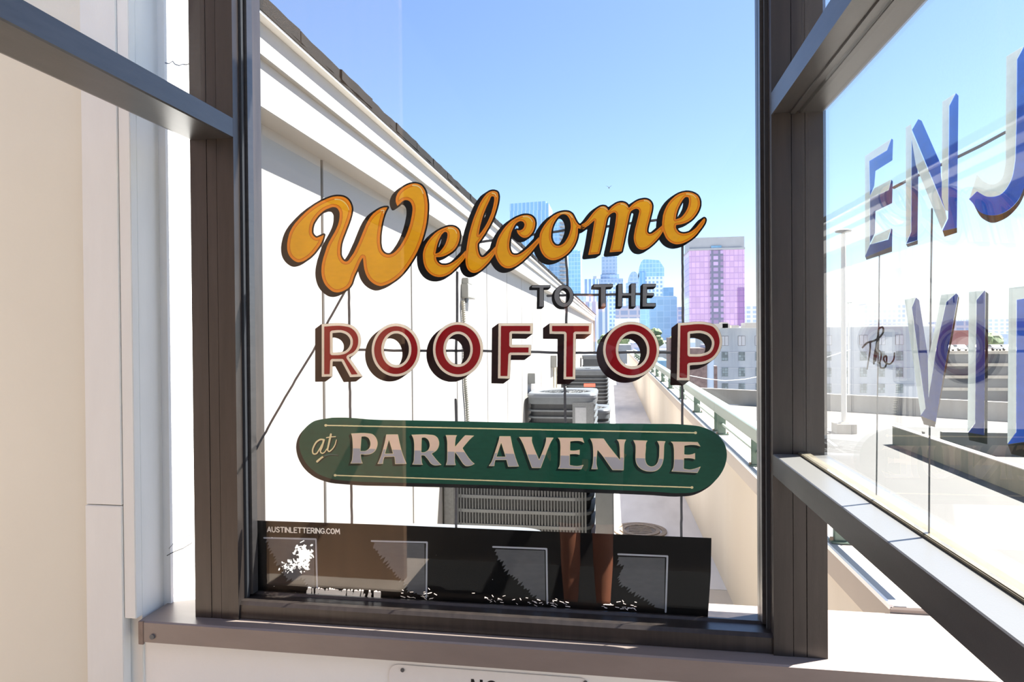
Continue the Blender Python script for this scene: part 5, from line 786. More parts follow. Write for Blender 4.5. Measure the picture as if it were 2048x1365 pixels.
"tot_gry_T2":[[-131,16127,-94,0,-16,-2,-88,2,-16,-2,-88,2,-13,-2,-47,1,-5,-3,-5,-36,0,-11,3,-3,148,-8,7,-2,3,-6,-4,-272,-2,-15,-1,-127,3,-8,91,1,7,3,4,419,5,6,18,3,127,5,4,5,1,46,-6,4]],
"tot_blk_T2":[[-135,16138,-369,-1,-30,-25,-24,-24,-8,-60,3,-11,153,-9,7,-3,-6,-417,4,-9,39,-2,15,2,60,0,32,27,21,22,4,378,6,5,94,4,52,48,3,7,1,64,-6,4]],
"tot_gry_H":[[329,16125,-4,-5,-2,-22,-1,-141,-2,-34,-4,-7,-8,-2,-175,3,-9,3,-3,9,0,191,-6,4,-66,1,-7,-3,-3,-31,-1,-91,-2,-16,-4,-195,-2,-16,-1,-91,-2,-13,0,-31,3,-5,75,-2,7,3,6,202,4,29,4,4,7,1,174,-3,9,-3,3,-9,0,-224,6,-3,70,-1,7,3,10,489,-2,4,-5,1]],
"tot_blk_H":[[320,16137,-31,-26,-22,-25,-3,-31,-1,-122,-1,-5,-4,-2,-118,2,-7,3,0,193,-3,9,-94,3,-52,-46,-2,-7,-3,-33,0,-91,-3,-14,0,-91,-3,-15,-3,-196,-2,-15,-1,-45,4,-6,96,-3,32,27,21,22,3,9,6,173,1,5,4,2,118,-1,7,-4,0,-226,3,-9,98,-2,51,47,2,6,1,100,2,15,7,391,-3,5,-4,1]],
"tot_gry_E":[[581,16112,-3,-4,-3,-29,0,-90,-3,-16,-8,-349,7,-3,264,-1,5,11,1,46,-4,6,-181,3,-7,3,-2,7,4,90,1,64,2,7,10,3,131,-2,6,5,2,27,-1,13,-4,3,-130,2,-9,4,-3,9,2,126,7,5,30,1,145,1,3,4,4,46,-7,4]],
"tot_blk_E":[[572,16124,-33,-28,-18,-18,-2,-7,-3,-33,0,-90,-2,-16,-1,-88,-2,-16,-1,-90,-2,-16,-1,-90,-2,-16,1,-48,8,-4,284,0,50,47,3,16,1,64,-8,3,-181,4,-4,7,1,64,2,28,3,5,93,-1,32,27,21,24,3,59,-3,5,-4,1,-137,3,-3,7,1,64,2,5,5,1,121,0,7,2,49,48,7,68,-8,4]],
"pil_grn":[[-6617,13075,-119,-4,-290,-44,-102,-23,-52,-16,-51,-23,-59,-36,-66,-49,-74,-70,-56,-67,-33,-51,-36,-80,-18,-59,-14,-77,-2,-51,6,-80,19,-93,21,-65,40,-91,60,-100,49,-62,39,-42,64,-59,105,-77,69,-39,79,-36,76,-27,175,-49,93,-17,111,-11,536,-26,234,-3,633,8,593,0,497,5,1377,0,3381,-36,186,-6,304,-15,124,0,184,10,102,9,55,9,68,18,64,24,61,29,64,34,57,36,87,64,50,44,56,59,29,36,47,67,50,87,34,78,17,50,24,97,9,61,2,74,-6,71,-11,57,-22,73,-29,58,-29,45,-44,55,-38,39,-46,40,-52,38,-57,32,-58,27,-57,22,-101,31,-44,10,-121,16,-317,22,-130,3,-463,-6,-182,2,-181,-3,-15,2,-1163,-11,-15,2,-964,-4,-16,2,-677,0,-958,10,-1061,8,-668,1,-17,2,-327,-2,-303,10,-304,23,-271,13]],
"pil_blk":[[-6617,13075,-119,-4,-290,-44,-102,-23,-52,-16,-51,-23,-59,-36,-65,-48,-58,-53,-102,-102,-64,-81,-41,-73,-23,-56,-22,-85,-8,-90,6,-82,20,-94,20,-65,40,-90,61,-101,49,-62,39,-42,64,-58,105,-77,69,-40,79,-35,76,-28,175,-48,94,-17,112,-11,536,-26,234,-3,747,10,284,-1,883,7,984,1,527,-3,966,-12,2102,-19,186,-5,304,-15,171,1,209,15,71,9,59,14,62,21,83,37,68,37,80,52,73,54,43,40,55,58,96,113,40,56,41,68,36,75,30,81,25,99,9,61,2,74,-6,71,-11,57,-22,73,-29,58,-29,45,-44,55,-38,39,-46,40,-52,38,-57,32,-58,27,-57,22,-101,31,-44,10,-121,16,-317,22,-130,3,-463,-6,-182,2,-181,-3,-15,2,-1163,-11,-15,2,-964,-4,-16,2,-677,0,-958,10,-1061,8,-668,1,-17,2,-327,-2,-303,10,-304,23,-271,13]],
"pil_rule_up":[[-6915,12915,-13,-8,-7,-9,-2,-22,11,-16,10,-5,8,-1,20,1,20,15,18,1,18,-2,233,1,18,-2,111,2,17,-3,109,2,15,-2,108,1,17,-2,230,1,18,-2,474,0,17,-2,109,1,17,-2,226,1,17,-2,225,1,17,-2,224,1,17,-2,106,1,15,-2,101,1,17,-2,106,2,17,-2,693,-2,17,-2,104,2,17,-2,99,1,14,-2,104,2,16,-2,216,1,14,-2,101,1,16,-2,101,1,16,-2,561,0,16,-2,438,-1,16,-2,98,2,13,-2,98,1,16,-2,323,1,16,-2,97,1,13,-2,206,1,16,-2,96,1,16,-2,93,2,16,-2,98,1,13,-2,93,2,16,-2,97,1,16,-2,529,0,15,-2,94,1,13,-2,96,2,15,-2,92,1,13,-2,95,2,15,-2,93,1,13,-2,305,1,15,-2,94,1,15,-2,90,1,13,-2,94,2,14,-2,170,0,17,-13,13,-3,13,1,11,7,6,8,3,14,-3,13,-6,8,-9,6,-11,2,-12,-2,-19,-14,-70,-1,-15,2,-92,-2,-15,2,-196,-1,-15,2,-197,-1,-15,2,-198,0,-15,2,-95,-2,-15,2,-416,0,-15,2,-96,-1,-15,2,-92,-1,-14,1,-96,-1,-13,2,-93,-1,-15,2,-98,-2,-15,2,-204,-1,-15,2,-205,-1,-16,2,-206,0,-15,2,-99,-2,-16,2,-94,-1,-16,2,-97,-2,-16,2,-433,1,-16,2,-211,-1,-16,2,-101,-2,-16,2,-99,-1,-14,2,-442,0,-16,2,-100,-1,-16,2,-335,0,-16,2,-217,-1,-17,2,-453,0,-16,2,-101,-1,-16,2,-106,-2,-16,3,-582,1,-14,2,-105,-2,-17,2,-107,-1,-14,2,-103,-2,-17,3,-108,-2,-14,2,-103,-1,-18,2,-231,-1,-15,2,-106,-1,-18,2,-228,-1,-17,2,-110,-2,-17,3,-105,-2,-15,2,-111,-1,-17,2,-106,-2,-15,3,-490,0,-30,3,-15,12,-8,3]],
"pil_rule_lo":[[-6690,11721,-10,-6,-8,-9,-3,-7,-1,-15,9,-16,18,-8,22,2,21,15,66,0,15,-2,209,1,15,-2,570,-1,233,-4,57,2,86,-3,57,2,231,-3,556,-2,14,-2,131,1,152,-2,130,1,151,-3,129,1,150,-3,681,-2,80,-2,194,0,79,-2,193,1,79,-3,191,1,79,-2,188,0,80,-2,188,1,79,-2,121,1,14,-2,514,-1,211,-4,51,2,209,-3,51,1,78,-2,181,1,77,-2,373,-1,13,-2,496,-1,202,-3,50,2,201,-3,50,1,15,-2,49,2,72,-2,117,0,7,-2,12,-11,11,-3,15,1,6,3,9,9,5,13,-1,11,-5,11,-10,8,-10,2,-17,-3,-13,-11,-7,-3,-195,3,-50,-1,-74,2,-301,0,-13,2,-114,-1,-74,2,-180,-1,-74,3,-52,-2,-13,2,-499,1,-208,3,-51,-1,-15,2,-51,-2,-143,3,-314,0,-14,2,-51,-1,-144,2,-120,-1,-77,3,-188,-1,-77,2,-189,0,-77,2,-191,-1,-13,2,-527,2,-151,2,-54,-1,-219,3,-54,-1,-151,3,-125,-2,-14,2,-263,0,-83,3,-54,-2,-15,2,-688,2,-85,3,-201,-1,-83,3,-56,-2,-87,2,-57,-1,-159,3,-56,-2,-232,4,-56,-2,-233,3,-57,-1,-234,3,-573,2,-15,2,-61,-2,-5,2,-20,16]],
"par_crm_P":[[-6017,12717,-238,-15,-8,-4,22,-73,8,-52,6,-129,2,-110,-7,-107,-14,-143,-11,-39,-31,-58,3,-5,304,10,1,7,-22,45,-13,52,-9,85,2,24,22,2,65,-6,55,1,72,9,45,15,27,13,30,20,28,24,27,34,27,55,15,50,6,36,0,38,-6,33,-9,33,-18,40,-35,47,-22,21,-43,27,-42,10,-144,12],[-5947,12634,16,2,20,-2,35,-10,32,-16,20,-19,22,-40,15,-49,5,-41,-6,-38,-14,-40,-17,-27,-25,-25,-35,-23,-25,-11,-23,-5,-97,-3,-6,6,0,19,28,312,6,6]],
"par_top_P":[[-6012,12707,-193,-11,-38,-4,-5,-3,18,-62,7,-52,9,-224,8,-3,112,-3,48,1,7,3,4,11,24,273,10,6,75,6,23,-2,29,-8,35,-17,25,-24,22,-40,15,-49,5,-53,-10,-50,-11,-28,-17,-27,0,-4,147,-3,13,2,16,35,14,48,7,38,0,30,-10,50,-16,40,-23,37,-21,26,-16,15,-35,22,-37,12,-27,4,-130,11]],
"par_bot_P":[[-6211,12347,-4,-5,-3,-26,-1,-55,-17,-182,-11,-38,-23,-44,2,-4,5,-1,264,9,2,5,-15,33,-13,52,-9,86,0,30,3,8,9,3,92,-7,42,1,60,6,37,9,48,20,35,23,17,15,16,18,21,33,-4,3,-20,3,-136,-1,-45,-35,-43,-21,-23,-5,-104,-2,-8,2,-3,6,3,52,-4,8]],
"par_blk_P":[[-6017,12717,-243,-15,-66,-52,22,-76,8,-53,7,-238,-6,-107,-14,-144,-11,-38,-32,-58,3,-5,301,9,10,2,59,50,-22,50,-8,28,-10,59,1,22,72,0,60,6,38,9,47,21,45,30,78,66,27,34,26,53,15,50,7,38,0,38,-5,31,-10,35,-18,40,-25,35,-31,31,-42,27,-44,12,-144,12],[-6002,12584,11,1,32,-6,23,-7,32,-17,16,-14,14,-22,17,-42,7,-28,5,-41,-6,-40,-13,-36,-13,-22,-7,-6,-20,-9,-28,-6,-90,-2,-8,4,0,21,22,257]],
"par_crm_A1":[[-5221,12697,-160,-4,-9,-4,-21,-109,-27,-114,-46,-162,-34,-102,-32,-81,-34,-74,-26,-51,0,-7,68,1,65,5,3,5,4,45,8,42,23,66,5,6,170,7,18,3,44,1,8,-4,10,-68,4,-82,2,-17,4,-5,228,10,44,3,5,4,-68,163,-45,131,-52,203,-37,187,-10,4],[-5325,12555,4,0,2,-6,67,-221,23,-77,-2,-8,-182,-5,-8,4]],
"par_top_A1":[[-5217,12687,-155,-4,-9,-3,-31,-152,-48,-183,1,-7,47,0,8,3,69,221,4,8,8,3,8,-3,4,-10,69,-223,7,-3,118,0,15,-2,66,0,5,2,-41,172,-36,180,-8,4]],
"par_bot_A1":[[-5459,12336,-6,-8,-60,-173,-36,-86,-32,-63,1,-7,48,0,54,4,5,3,5,43,8,43,25,69,6,7,86,6,87,1,17,3,56,1,10,-5,10,-71,5,-82,3,-14,3,-3,213,9,34,3,4,4,-69,167,-44,137,-5,6,-15,3,-189,1,-5,-3,0,-5,22,-75,0,-10,-6,-7,-199,-5,-8,3,-3,10,28,92,-6,4]],
"par_blk_A1":[[-5221,12697,-165,-5,-65,-51,-49,-226,-46,-162,-66,-183,-61,-125,1,-7,68,0,69,7,60,50,7,66,13,45,6,4,35,3,150,6,7,-3,10,-66,7,-102,6,-5,275,14,62,49,0,9,-75,177,-38,113,-52,203,-37,187,-10,4],[-5365,12427,4,0,4,-9,43,-141,9,-30,-5,-6,-103,-3,-8,4]],
"par_crm_R":[[-4546,12707,-146,-8,-73,-2,-5,-3,34,-63,12,-30,10,-52,7,-75,-2,-187,-8,-125,-1,-56,-11,-47,-28,-57,0,-7,66,-2,190,3,1,5,-16,25,-8,28,-11,145,0,9,3,5,20,2,46,-2,10,-4,82,-91,55,-80,13,-12,34,-22,24,-10,36,-8,48,1,108,15,2,2,-3,5,-62,57,-38,41,-76,89,-44,55,-4,7,4,5,75,46,28,21,18,21,20,29,19,40,13,49,3,47,-2,23,-10,42,-21,46,-22,24,-26,20,-38,20,-20,5,-31,5,-157,9],[-4485,12631,37,1,22,-7,34,-20,26,-28,17,-30,15,-47,4,-42,-3,-30,-13,-40,-14,-26,-19,-24,-21,-17,-34,-20,-26,-9,-22,-4,-46,-1,-6,6,0,28,3,16,10,284,3,5]],
"par_top_R":[[-4541,12698,-146,-9,-58,-1,-7,-3,33,-65,12,-49,9,-89,0,-151,5,-3,22,-2,56,1,17,-2,46,1,7,3,4,10,10,289,8,7,39,6,37,1,24,-6,24,-13,34,-30,14,-18,11,-21,15,-47,5,-44,-6,-49,-15,-41,-15,-23,-18,-21,0,-5,167,-2,10,3,14,11,36,46,15,29,13,37,9,52,-3,34,-11,47,-16,35,-20,25,-36,27,-32,14,-28,7,-176,11]],
"par_bot_R":[[-4695,12327,-4,-7,-10,-221,-8,-39,-23,-48,0,-7,54,-3,166,3,1,5,-11,25,-6,28,-9,150,3,7,6,3,29,1,46,-1,10,-5,87,-95,55,-80,37,-27,26,-12,38,-9,41,1,75,11,12,4,-1,4,-48,46,-38,41,-125,151,0,10,8,8,70,42,5,5,-1,2,-166,3,-41,-25,-39,-16,-22,-3,-55,-1,-7,2,-4,6,0,35,-3,5]],
"par_blk_R":[[-4546,12707,-224,-10,-62,-51,35,-65,12,-31,10,-51,6,-75,-1,-188,-9,-124,0,-57,-13,-52,-28,-57,7,-3,58,-1,143,3,17,-1,34,1,13,8,50,43,-18,30,-8,28,-8,103,5,6,14,-9,78,-86,55,-81,42,-31,26,-12,39,-9,48,1,113,16,56,44,3,8,-90,87,-90,105,-40,53,102,85,35,46,19,40,13,49,3,47,-7,49,-22,55,-20,26,-32,25,-55,25,-34,5,-157,9],[-4519,12581,13,0,26,-9,27,-17,17,-16,25,-40,16,-49,4,-47,-3,-28,-13,-38,-19,-31,-37,-15,-63,-4,-5,1,-3,5,9,255]],
"par_crm_K":[[-3943,12701,-3,-3,1,-5,14,-32,7,-26,12,-79,2,-46,-2,-170,2,-16,-6,-200,-8,-52,-22,-66,1,-6,234,5,1,7,-16,53,-4,46,1,107,2,17,1,60,3,7,62,-80,105,-158,22,-27,44,-39,16,-7,22,-4,42,1,19,3,41,11,26,10,58,31,3,5,-2,3,-52,39,-18,18,-63,73,-71,101,-73,119,3,7,59,73,95,109,56,55,56,47,2,5,-2,2,-171,6,-37,-2,-65,-65,-173,-200,-2,1,-1,9,3,70,13,102,10,38,20,35,0,7,-33,3]],
"par_top_K":[[-3929,12691,-2,-5,17,-46,11,-79,2,-46,-1,-170,3,-26,7,-3,122,0,14,-2,31,3,36,-4,123,0,15,-2,40,1,6,4,-45,75,-2,14,3,7,154,182,60,59,38,34,-5,4,-35,1,-111,3,-24,0,-7,-3,-59,-60,-174,-203,-12,-7,-8,3,-2,7,8,121,13,86,8,23,12,27,-21,4]],
"par_bot_K":[[-3897,12315,-3,-5,-3,-49,-4,-142,-8,-51,-17,-57,9,-3,198,6,2,5,-9,27,-5,28,-3,33,4,204,-6,3,-28,2],[-3711,12314,-2,-3,1,-4,61,-80,104,-158,23,-27,36,-33,17,-8,21,-4,36,0,19,3,40,11,26,10,45,24,2,3,-2,4,-37,28,-26,25,-60,69,-95,137]],
"par_blk_K":[[-3946,12701,-61,-51,22,-62,12,-82,3,-232,-7,-201,-8,-51,-21,-66,1,-7,232,5,16,10,48,41,-14,46,-5,30,-2,86,4,9,119,-173,48,-49,28,-14,19,-3,43,1,66,16,74,37,63,50,3,5,-2,5,-52,39,-18,18,-63,73,-71,101,-73,119,3,7,59,73,95,109,49,48,59,50,6,7,-2,4,-171,6,-37,-2,-56,-45,-41,-40,-141,-159,-3,8,3,51,13,102,10,38,20,35,0,7,-33,3]],
"par_crm_A2":[[-2670,12696,-6,-8,-13,-69,-17,-62,-128,-380,-24,-58,-19,-37,-49,-70,-1,-7,62,-2,56,1,7,3,3,8,4,41,4,26,15,55,6,7,244,7,6,-1,3,-5,34,-137,5,-11,64,1,17,2,97,3,69,5,1,7,-37,92,-32,93,-36,123,-40,160,-41,214,-8,3],[-2639,12533,5,1,5,-13,90,-289,-7,-4,-196,-5,-2,7]],
"par_top_A2":[[-2663,12686,-4,-5,-12,-66,-18,-63,-83,-243,1,-6,43,-1,7,4,82,236,3,5,7,3,8,-3,5,-10,76,-236,23,-3,121,0,16,-2,46,2,1,9,-28,107,-25,107,-30,167,-9,3]],
"par_bot_A2":[[-2779,12301,-6,-8,-40,-120,-23,-58,-21,-40,-39,-56,1,-5,89,-1,9,4,10,71,15,56,7,9,256,7,9,-2,5,-8,33,-137,5,-7,164,6,56,3,4,3,-1,10,-40,102,-53,165,-204,4,-4,-3,1,-5,17,-54,0,-10,-6,-6,-88,-4,-16,-2,-103,-2,-10,3,-2,13,22,70,-7,3]],
"par_blk_A2":[[-2670,12696,-57,-45,-6,-8,-15,-76,-17,-60,-128,-379,-24,-59,-19,-37,-51,-75,4,-3,59,-1,58,1,7,3,57,48,11,77,4,11,4,3,199,5,9,-5,38,-148,65,0,185,10,54,44,4,8,-48,125,-58,188,-40,160,-41,214,-8,3],[-2676,12422,3,-1,3,-5,57,-186,-3,-3,-26,-3,-100,-1,-2,7]],
"par_crm_V":[[-2218,12686,-2,-2,2,-5,20,-27,24,-38,56,-116,49,-131,78,-222,58,-158,6,-3,52,-1,149,2,144,383,59,146,34,71,58,89,2,6,-30,4,-64,-1,-15,2,-55,-1,-7,-3,-1,-48,-6,-41,-29,-105,-74,-190,-51,-116,-11,17,-97,225,-44,125,-10,43,-3,22,6,76,-6,3]],
"par_top_V":[[-2198,12678,-2,-6,36,-54,41,-81,34,-86,59,-158,57,-3,147,0,1,4,-3,9,-59,138,-41,120,-7,48,4,71,-7,3],[-1589,12674,-3,-5,-3,-66,-12,-57,-28,-89,-65,-162,0,-5,4,-3,66,-1,7,4,98,244,29,57,48,76,-2,5,-14,3]],
"par_bot_V":[[-2026,12291,-3,-5,18,-53,86,-238,55,-3,108,2,16,-2,13,3,107,283,-1,7,-31,3,-38,-1,-7,-2,-47,-110,-4,-5,-7,-3,-7,3,-5,5,-43,99,-8,14,-28,2]],
"par_blk_V":[[-2221,12687,-55,-45,-3,-7,47,-70,56,-116,67,-181,117,-329,7,-5,50,-1,152,3,59,51,142,381,59,146,34,71,60,95,-30,4,-139,-1,-58,-47,-8,-93,-14,-57,-40,-117,-61,-145,-8,10,-82,189,-45,127,-12,63,6,76,-6,3]],
"par_crm_E1":[[-1331,12686,-1,-3,2,-4,30,-40,12,-30,5,-29,6,-108,-5,-114,-1,-106,-10,-172,-13,-48,-25,-44,0,-6,70,-2,65,2,14,-2,63,1,13,-2,63,2,16,-2,61,1,16,-1,62,1,16,-2,61,3,49,93,1,5,-3,2,-87,-23,-34,-6,-42,-1,-52,4,-81,14,-7,5,2,235,5,3,51,6,74,1,36,-4,50,-10,3,6,3,54,0,50,-3,6,-81,-18,-47,-5,-61,1,-22,4,-1,59,2,16,3,118,1,5,5,2,94,13,81,2,38,-4,31,-8,61,-31,1,6,-33,105,-6,3,-51,-1,-13,2]],
"par_top_E1":[[-1310,12677,-2,-2,1,-5,19,-25,9,-17,9,-41,6,-111,-3,-108,-2,-14,-1,-66,3,-6,192,-2,4,4,0,27,3,7,7,3,52,6,83,1,36,-4,31,-7,7,2,4,50,0,34,-3,6,-68,-15,-47,-5,-70,0,-20,3,-5,2,-3,7,1,66,2,13,4,124,7,8,97,13,90,2,51,-7,22,-7,34,-16,2,4,-2,9,-19,62,-4,7,-66,2]],
"par_bot_E1":[[-1270,12280,-4,-7,-11,-200,-11,-43,-19,-34,1,-5,57,-2,142,1,14,-2,139,2,16,-2,63,1,16,-2,44,2,9,5,34,66,1,5,-3,2,-76,-20,-20,-3,-52,-2,-67,6,-67,12,-10,5,-3,9,2,196,-4,8,-6,2,-118,0,-13,2]],
"par_blk_E1":[[-1333,12686,-55,-44,-3,-5,33,-45,13,-31,5,-30,6,-108,-5,-113,-1,-107,-10,-172,-13,-48,-25,-44,0,-6,460,-3,56,1,6,3,57,49,47,97,-13,-1,-76,-21,-34,-6,-42,-1,-52,4,-85,15,-4,8,2,183,1,5,4,3,70,2,36,-4,47,-11,7,1,54,47,4,61,-1,54,-5,2,-51,-13,-74,-10,-81,3,-4,7,4,131,3,20,5,4,38,5,81,2,38,-5,31,-8,56,-30,9,-1,49,40,6,8,-35,112,-6,3,-64,1]],
"par_crm_N":[[-606,12682,-3,-3,2,-4,39,-83,13,-47,7,-51,6,-103,-1,-115,-8,-139,-7,-49,-27,-93,1,-7,134,2,7,4,-20,78,-5,38,0,83,8,101,14,121,5,5,76,-90,52,-68,115,-170,79,-110,16,-3,163,2,15,-2,46,1,7,3,3,36,6,172,2,13,1,190,8,160,10,47,27,61,0,6,-94,0,-16,2,-85,-2,-7,-3,29,-38,11,-19,6,-18,7,-34,8,-77,0,-90,5,-133,0,-34,-3,-6,-213,267,-54,73,-85,124,-42,3]],
"par_top_N":[[-590,12673,-3,-3,1,-4,25,-51,14,-36,11,-58,9,-125,-1,-117,3,-7,54,-2,5,3,17,147,5,9,7,3,12,-7,125,-155,24,-2,269,-2,1,4,-2,4,-131,165,-84,112,-82,118,-6,3,-36,1],[5,12659,-1,-5,21,-29,8,-17,7,-25,7,-37,6,-63,0,-89,4,-125,7,-5,63,0,4,7,1,127,7,160,10,47,22,52,-6,3]],
"par_bot_N":[[-531,12270,-5,-11,-3,-97,-8,-65,-25,-97,6,-4,107,3,4,6,-17,62,-5,36,0,92,4,72,-13,5],[-300,12269,-2,-5,8,-14,75,-110,105,-148,18,-4,72,2,104,-2,32,1,7,3,3,31,6,172,2,14,1,46,-3,7,-42,2,-25,-1,-3,-7,0,-45,-3,-5,-7,-3,-11,7,-32,40,-14,14]],
"par_blk_N":[[-608,12682,-57,-49,41,-89,13,-47,7,-51,6,-103,-1,-115,-8,-139,-7,-50,-27,-93,1,-6,138,2,58,50,-1,13,-19,69,-4,34,3,125,7,81,3,5,34,-38,52,-68,116,-170,79,-109,18,-4,224,2,16,9,42,37,2,5,3,36,8,185,1,190,8,160,10,47,27,61,0,6,-202,0,-56,-47,2,-6,27,-35,11,-20,13,-51,9,-78,1,-132,-3,-9,-155,195,-53,71,-85,124,-42,3]],
"par_crm_U":[[347,12658,-3,-2,1,-5,33,-68,10,-35,3,-20,2,-36,-1,-102,-4,-53,-1,-52,4,-73,5,-33,9,-33,13,-31,21,-33,24,-29,46,-36,29,-17,25,-10,54,-17,65,-8,76,2,56,11,48,23,37,30,28,32,25,40,19,41,17,60,12,59,4,45,8,227,3,22,8,36,18,48,-1,5,-118,3,-59,-2,1,-7,17,-30,19,-42,7,-28,2,-22,-6,-186,-4,-40,-12,-58,-17,-55,-18,-29,-20,-26,-17,-15,-26,-16,-22,-8,-35,-6,-19,3,-30,11,-24,16,-20,20,-21,42,-13,55,-2,33,2,16,0,71,14,144,-2,55,3,29,9,36,21,33,1,7,-8,3]],
"par_top_U":[[362,12649,-2,-2,1,-4,20,-40,11,-31,8,-42,2,-33,-1,-111,-5,-54,0,-42,3,-27,11,-5,113,0,15,-1,53,1,2,3,3,16,1,73,13,144,-1,53,2,34,10,33,14,25,-1,4],[881,12639,-2,-3,1,-4,28,-59,7,-29,3,-22,-4,-157,-4,-59,-8,-49,2,-4,7,-1,75,0,2,2,3,14,5,44,8,227,9,56,14,40,-4,3,-37,1]],
"par_bot_U":[[403,12259,-4,-2,-1,-5,2,-35,4,-33,9,-31,22,-46,36,-48,42,-33,29,-17,25,-10,54,-17,65,-8,67,2,57,11,47,23,37,29,31,37,32,58,16,47,14,62,-1,5,-4,3,-20,2,-60,-1,-3,-4,-8,-36,-13,-37,-17,-30,-21,-27,-21,-18,-26,-16,-32,-10,-33,-4,-19,3,-31,11,-23,16,-26,26,-14,25,-8,22,-9,35,-2,38,-6,11]],
"par_blk_U":[[345,12659,-53,-43,-3,-8,34,-71,10,-37,3,-20,1,-138,-4,-53,-1,-51,9,-107,14,-46,29,-51,28,-32,53,-39,54,-26,56,-14,55,-6,95,5,48,13,47,28,73,62,32,36,38,65,18,49,16,75,7,58,11,249,8,36,18,48,-1,5,-179,3,-53,-45,1,-9,37,-74,8,-49,-2,-150,-8,-77,-20,-92,-9,-23,-17,-28,-9,-9,-18,-7,-39,-7,-19,3,-30,11,-24,16,-20,20,-21,42,-13,55,-2,33,2,87,14,144,-2,55,3,29,9,36,21,33,1,7,-8,3]],
"par_crm_E2":[[1154,12641,-1,-2,2,-4,32,-28,14,-22,7,-24,6,-38,7,-70,0,-249,-7,-90,-5,-31,-10,-35,-31,-58,0,-8,443,-17,108,-2,69,136,-1,5,-8,-2,-61,-27,-53,-19,-81,-20,-45,-3,-47,6,-57,10,-3,6,0,60,2,15,3,141,4,7,95,3,47,-2,40,-6,43,-15,4,2,1,5,1,125,-3,7,-56,-24,-61,-13,-49,-1,-49,4,-11,4,0,80,2,15,1,90,3,3,12,2,111,16,74,1,66,-8,74,-25,-2,9,-52,86,-5,3,-17,2,-89,-1,-15,2]],
"par_top_E2":[[1180,12633,-3,-2,2,-3,19,-19,11,-17,7,-25,7,-39,6,-68,-1,-126,3,-15,-1,-64,3,-6,190,-4,6,6,1,31,4,4,7,1,146,1,39,-6,31,-11,5,2,1,104,-3,5,-42,-18,-64,-13,-56,-1,-48,4,-14,5,-2,8,3,189,7,8,100,15,26,3,78,1,66,-8,49,-14,-1,6,-37,61,-19,4,-89,-1,-15,2,-89,-2,-15,2,-87,-2,-15,2,-90,-1,-15,2]],
"par_bot_E2":[[1233,12247,-3,-5,-3,-75,-9,-86,-12,-42,-24,-45,3,-5,524,-18,8,6,50,102,0,4,-5,1,-76,-31,-62,-18,-38,-7,-51,-4,-102,15,-7,5,-3,9,5,190,-5,2,-27,2]],
"par_blk_E2":[[1152,12642,-52,-43,-3,-5,37,-36,14,-20,12,-62,7,-70,0,-249,-7,-91,-5,-31,-10,-35,-31,-58,0,-8,518,-19,32,-1,11,7,44,41,69,137,-1,5,-105,-43,-98,-25,-28,-3,-38,2,-81,13,-4,4,2,166,3,12,7,3,38,0,66,-3,68,-20,50,42,4,11,1,127,-3,7,-56,-24,-61,-13,-49,-1,-49,4,-11,4,2,143,3,5,7,2,40,6,98,4,66,-8,78,-27,49,42,3,5,-57,97,-22,5]],
"at_crm_a":[[-7041,12563,-26,-8,-23,-11,-52,-35,-21,-21,-26,-31,-35,-61,-29,-68,-10,-44,2,-53,6,-21,7,-15,18,-15,28,-6,16,0,23,4,23,10,24,22,48,71,11,10,-7,-36,11,-27,10,-10,26,-16,15,-5,18,1,30,15,29,24,21,26,14,26,12,29,-6,10,-7,0,-7,-8,-15,-29,-19,-27,-19,-18,-20,-14,-16,-7,-12,1,-21,12,-6,8,-4,12,4,14,40,80,59,184,-4,12,-14,9,-53,7],[-7033,12524,19,2,21,-3,8,-3,2,-4,-14,-54,-58,-104,-69,-105,-23,-30,-16,-11,-13,-4,-25,-1,-13,4,-7,9,-4,14,-2,34,3,24,8,32,11,24,32,63,28,40,26,27,44,30,31,14]],
"at_blk_a":[[-7041,12563,-29,-9,-36,-19,-33,-24,-23,-22,-44,-59,-41,-85,-16,-58,2,-53,5,-22,12,-21,29,-25,18,-9,39,-4,23,4,20,8,23,19,34,46,37,-30,34,-20,23,-4,20,6,34,22,26,28,32,60,1,8,-6,9,-24,18,-10,1,-7,-8,-24,-43,-26,-28,-33,-22,-11,-2,-8,4,-2,8,3,14,40,80,60,186,-13,18,-33,22,-53,7],[-7005,12503,11,1,6,-3,-7,-34,-72,-128,-78,-114,-23,-15,-26,-1,-3,4,-2,34,6,39,25,60,25,46,28,39,24,26,44,30]],
"at_crm_t":[[-6781,12694,-8,-5,-7,-10,-17,-62,-75,-16,-8,-5,-3,-7,5,-10,8,-3,53,10,11,0,1,-3,-67,-286,6,-12,13,-9,18,-20,12,-8,15,-4,23,7,27,19,49,47,35,46,32,60,12,34,21,84,-3,7,-5,3,-7,-1,-5,-5,-34,-108,-17,-34,-27,-41,-22,-27,-53,-47,-20,-12,-8,0,-5,4,-11,13,-2,7,75,292,5,5,10,2,92,7,12,4,6,7,-2,7,-9,4,-101,-5,-3,4,9,36,1,17,-14,14]],
"at_blk_t":[[-6781,12694,-8,-5,-7,-10,-17,-62,-75,-16,-8,-5,-3,-7,7,-12,26,-20,10,-2,23,5,5,-6,-51,-217,-8,-45,7,-10,49,-43,20,-12,15,-4,23,7,27,19,48,47,36,46,31,60,13,34,21,84,-6,10,-23,18,-9,3,-9,-3,-35,-111,-29,-53,-38,-50,-52,-46,-10,-7,-5,0,10,53,63,238,14,6,91,7,13,4,6,7,-6,11,-30,21,-71,-3,1,32,-2,7,-36,28]],
"at_crm_s":[[-6972,12156,-38,-19,-31,-19,-98,-78,-13,-13,-6,-13,1,-12,6,-9,14,-8,13,1,7,3,98,90,68,43,8,13,-3,14,-11,7]],
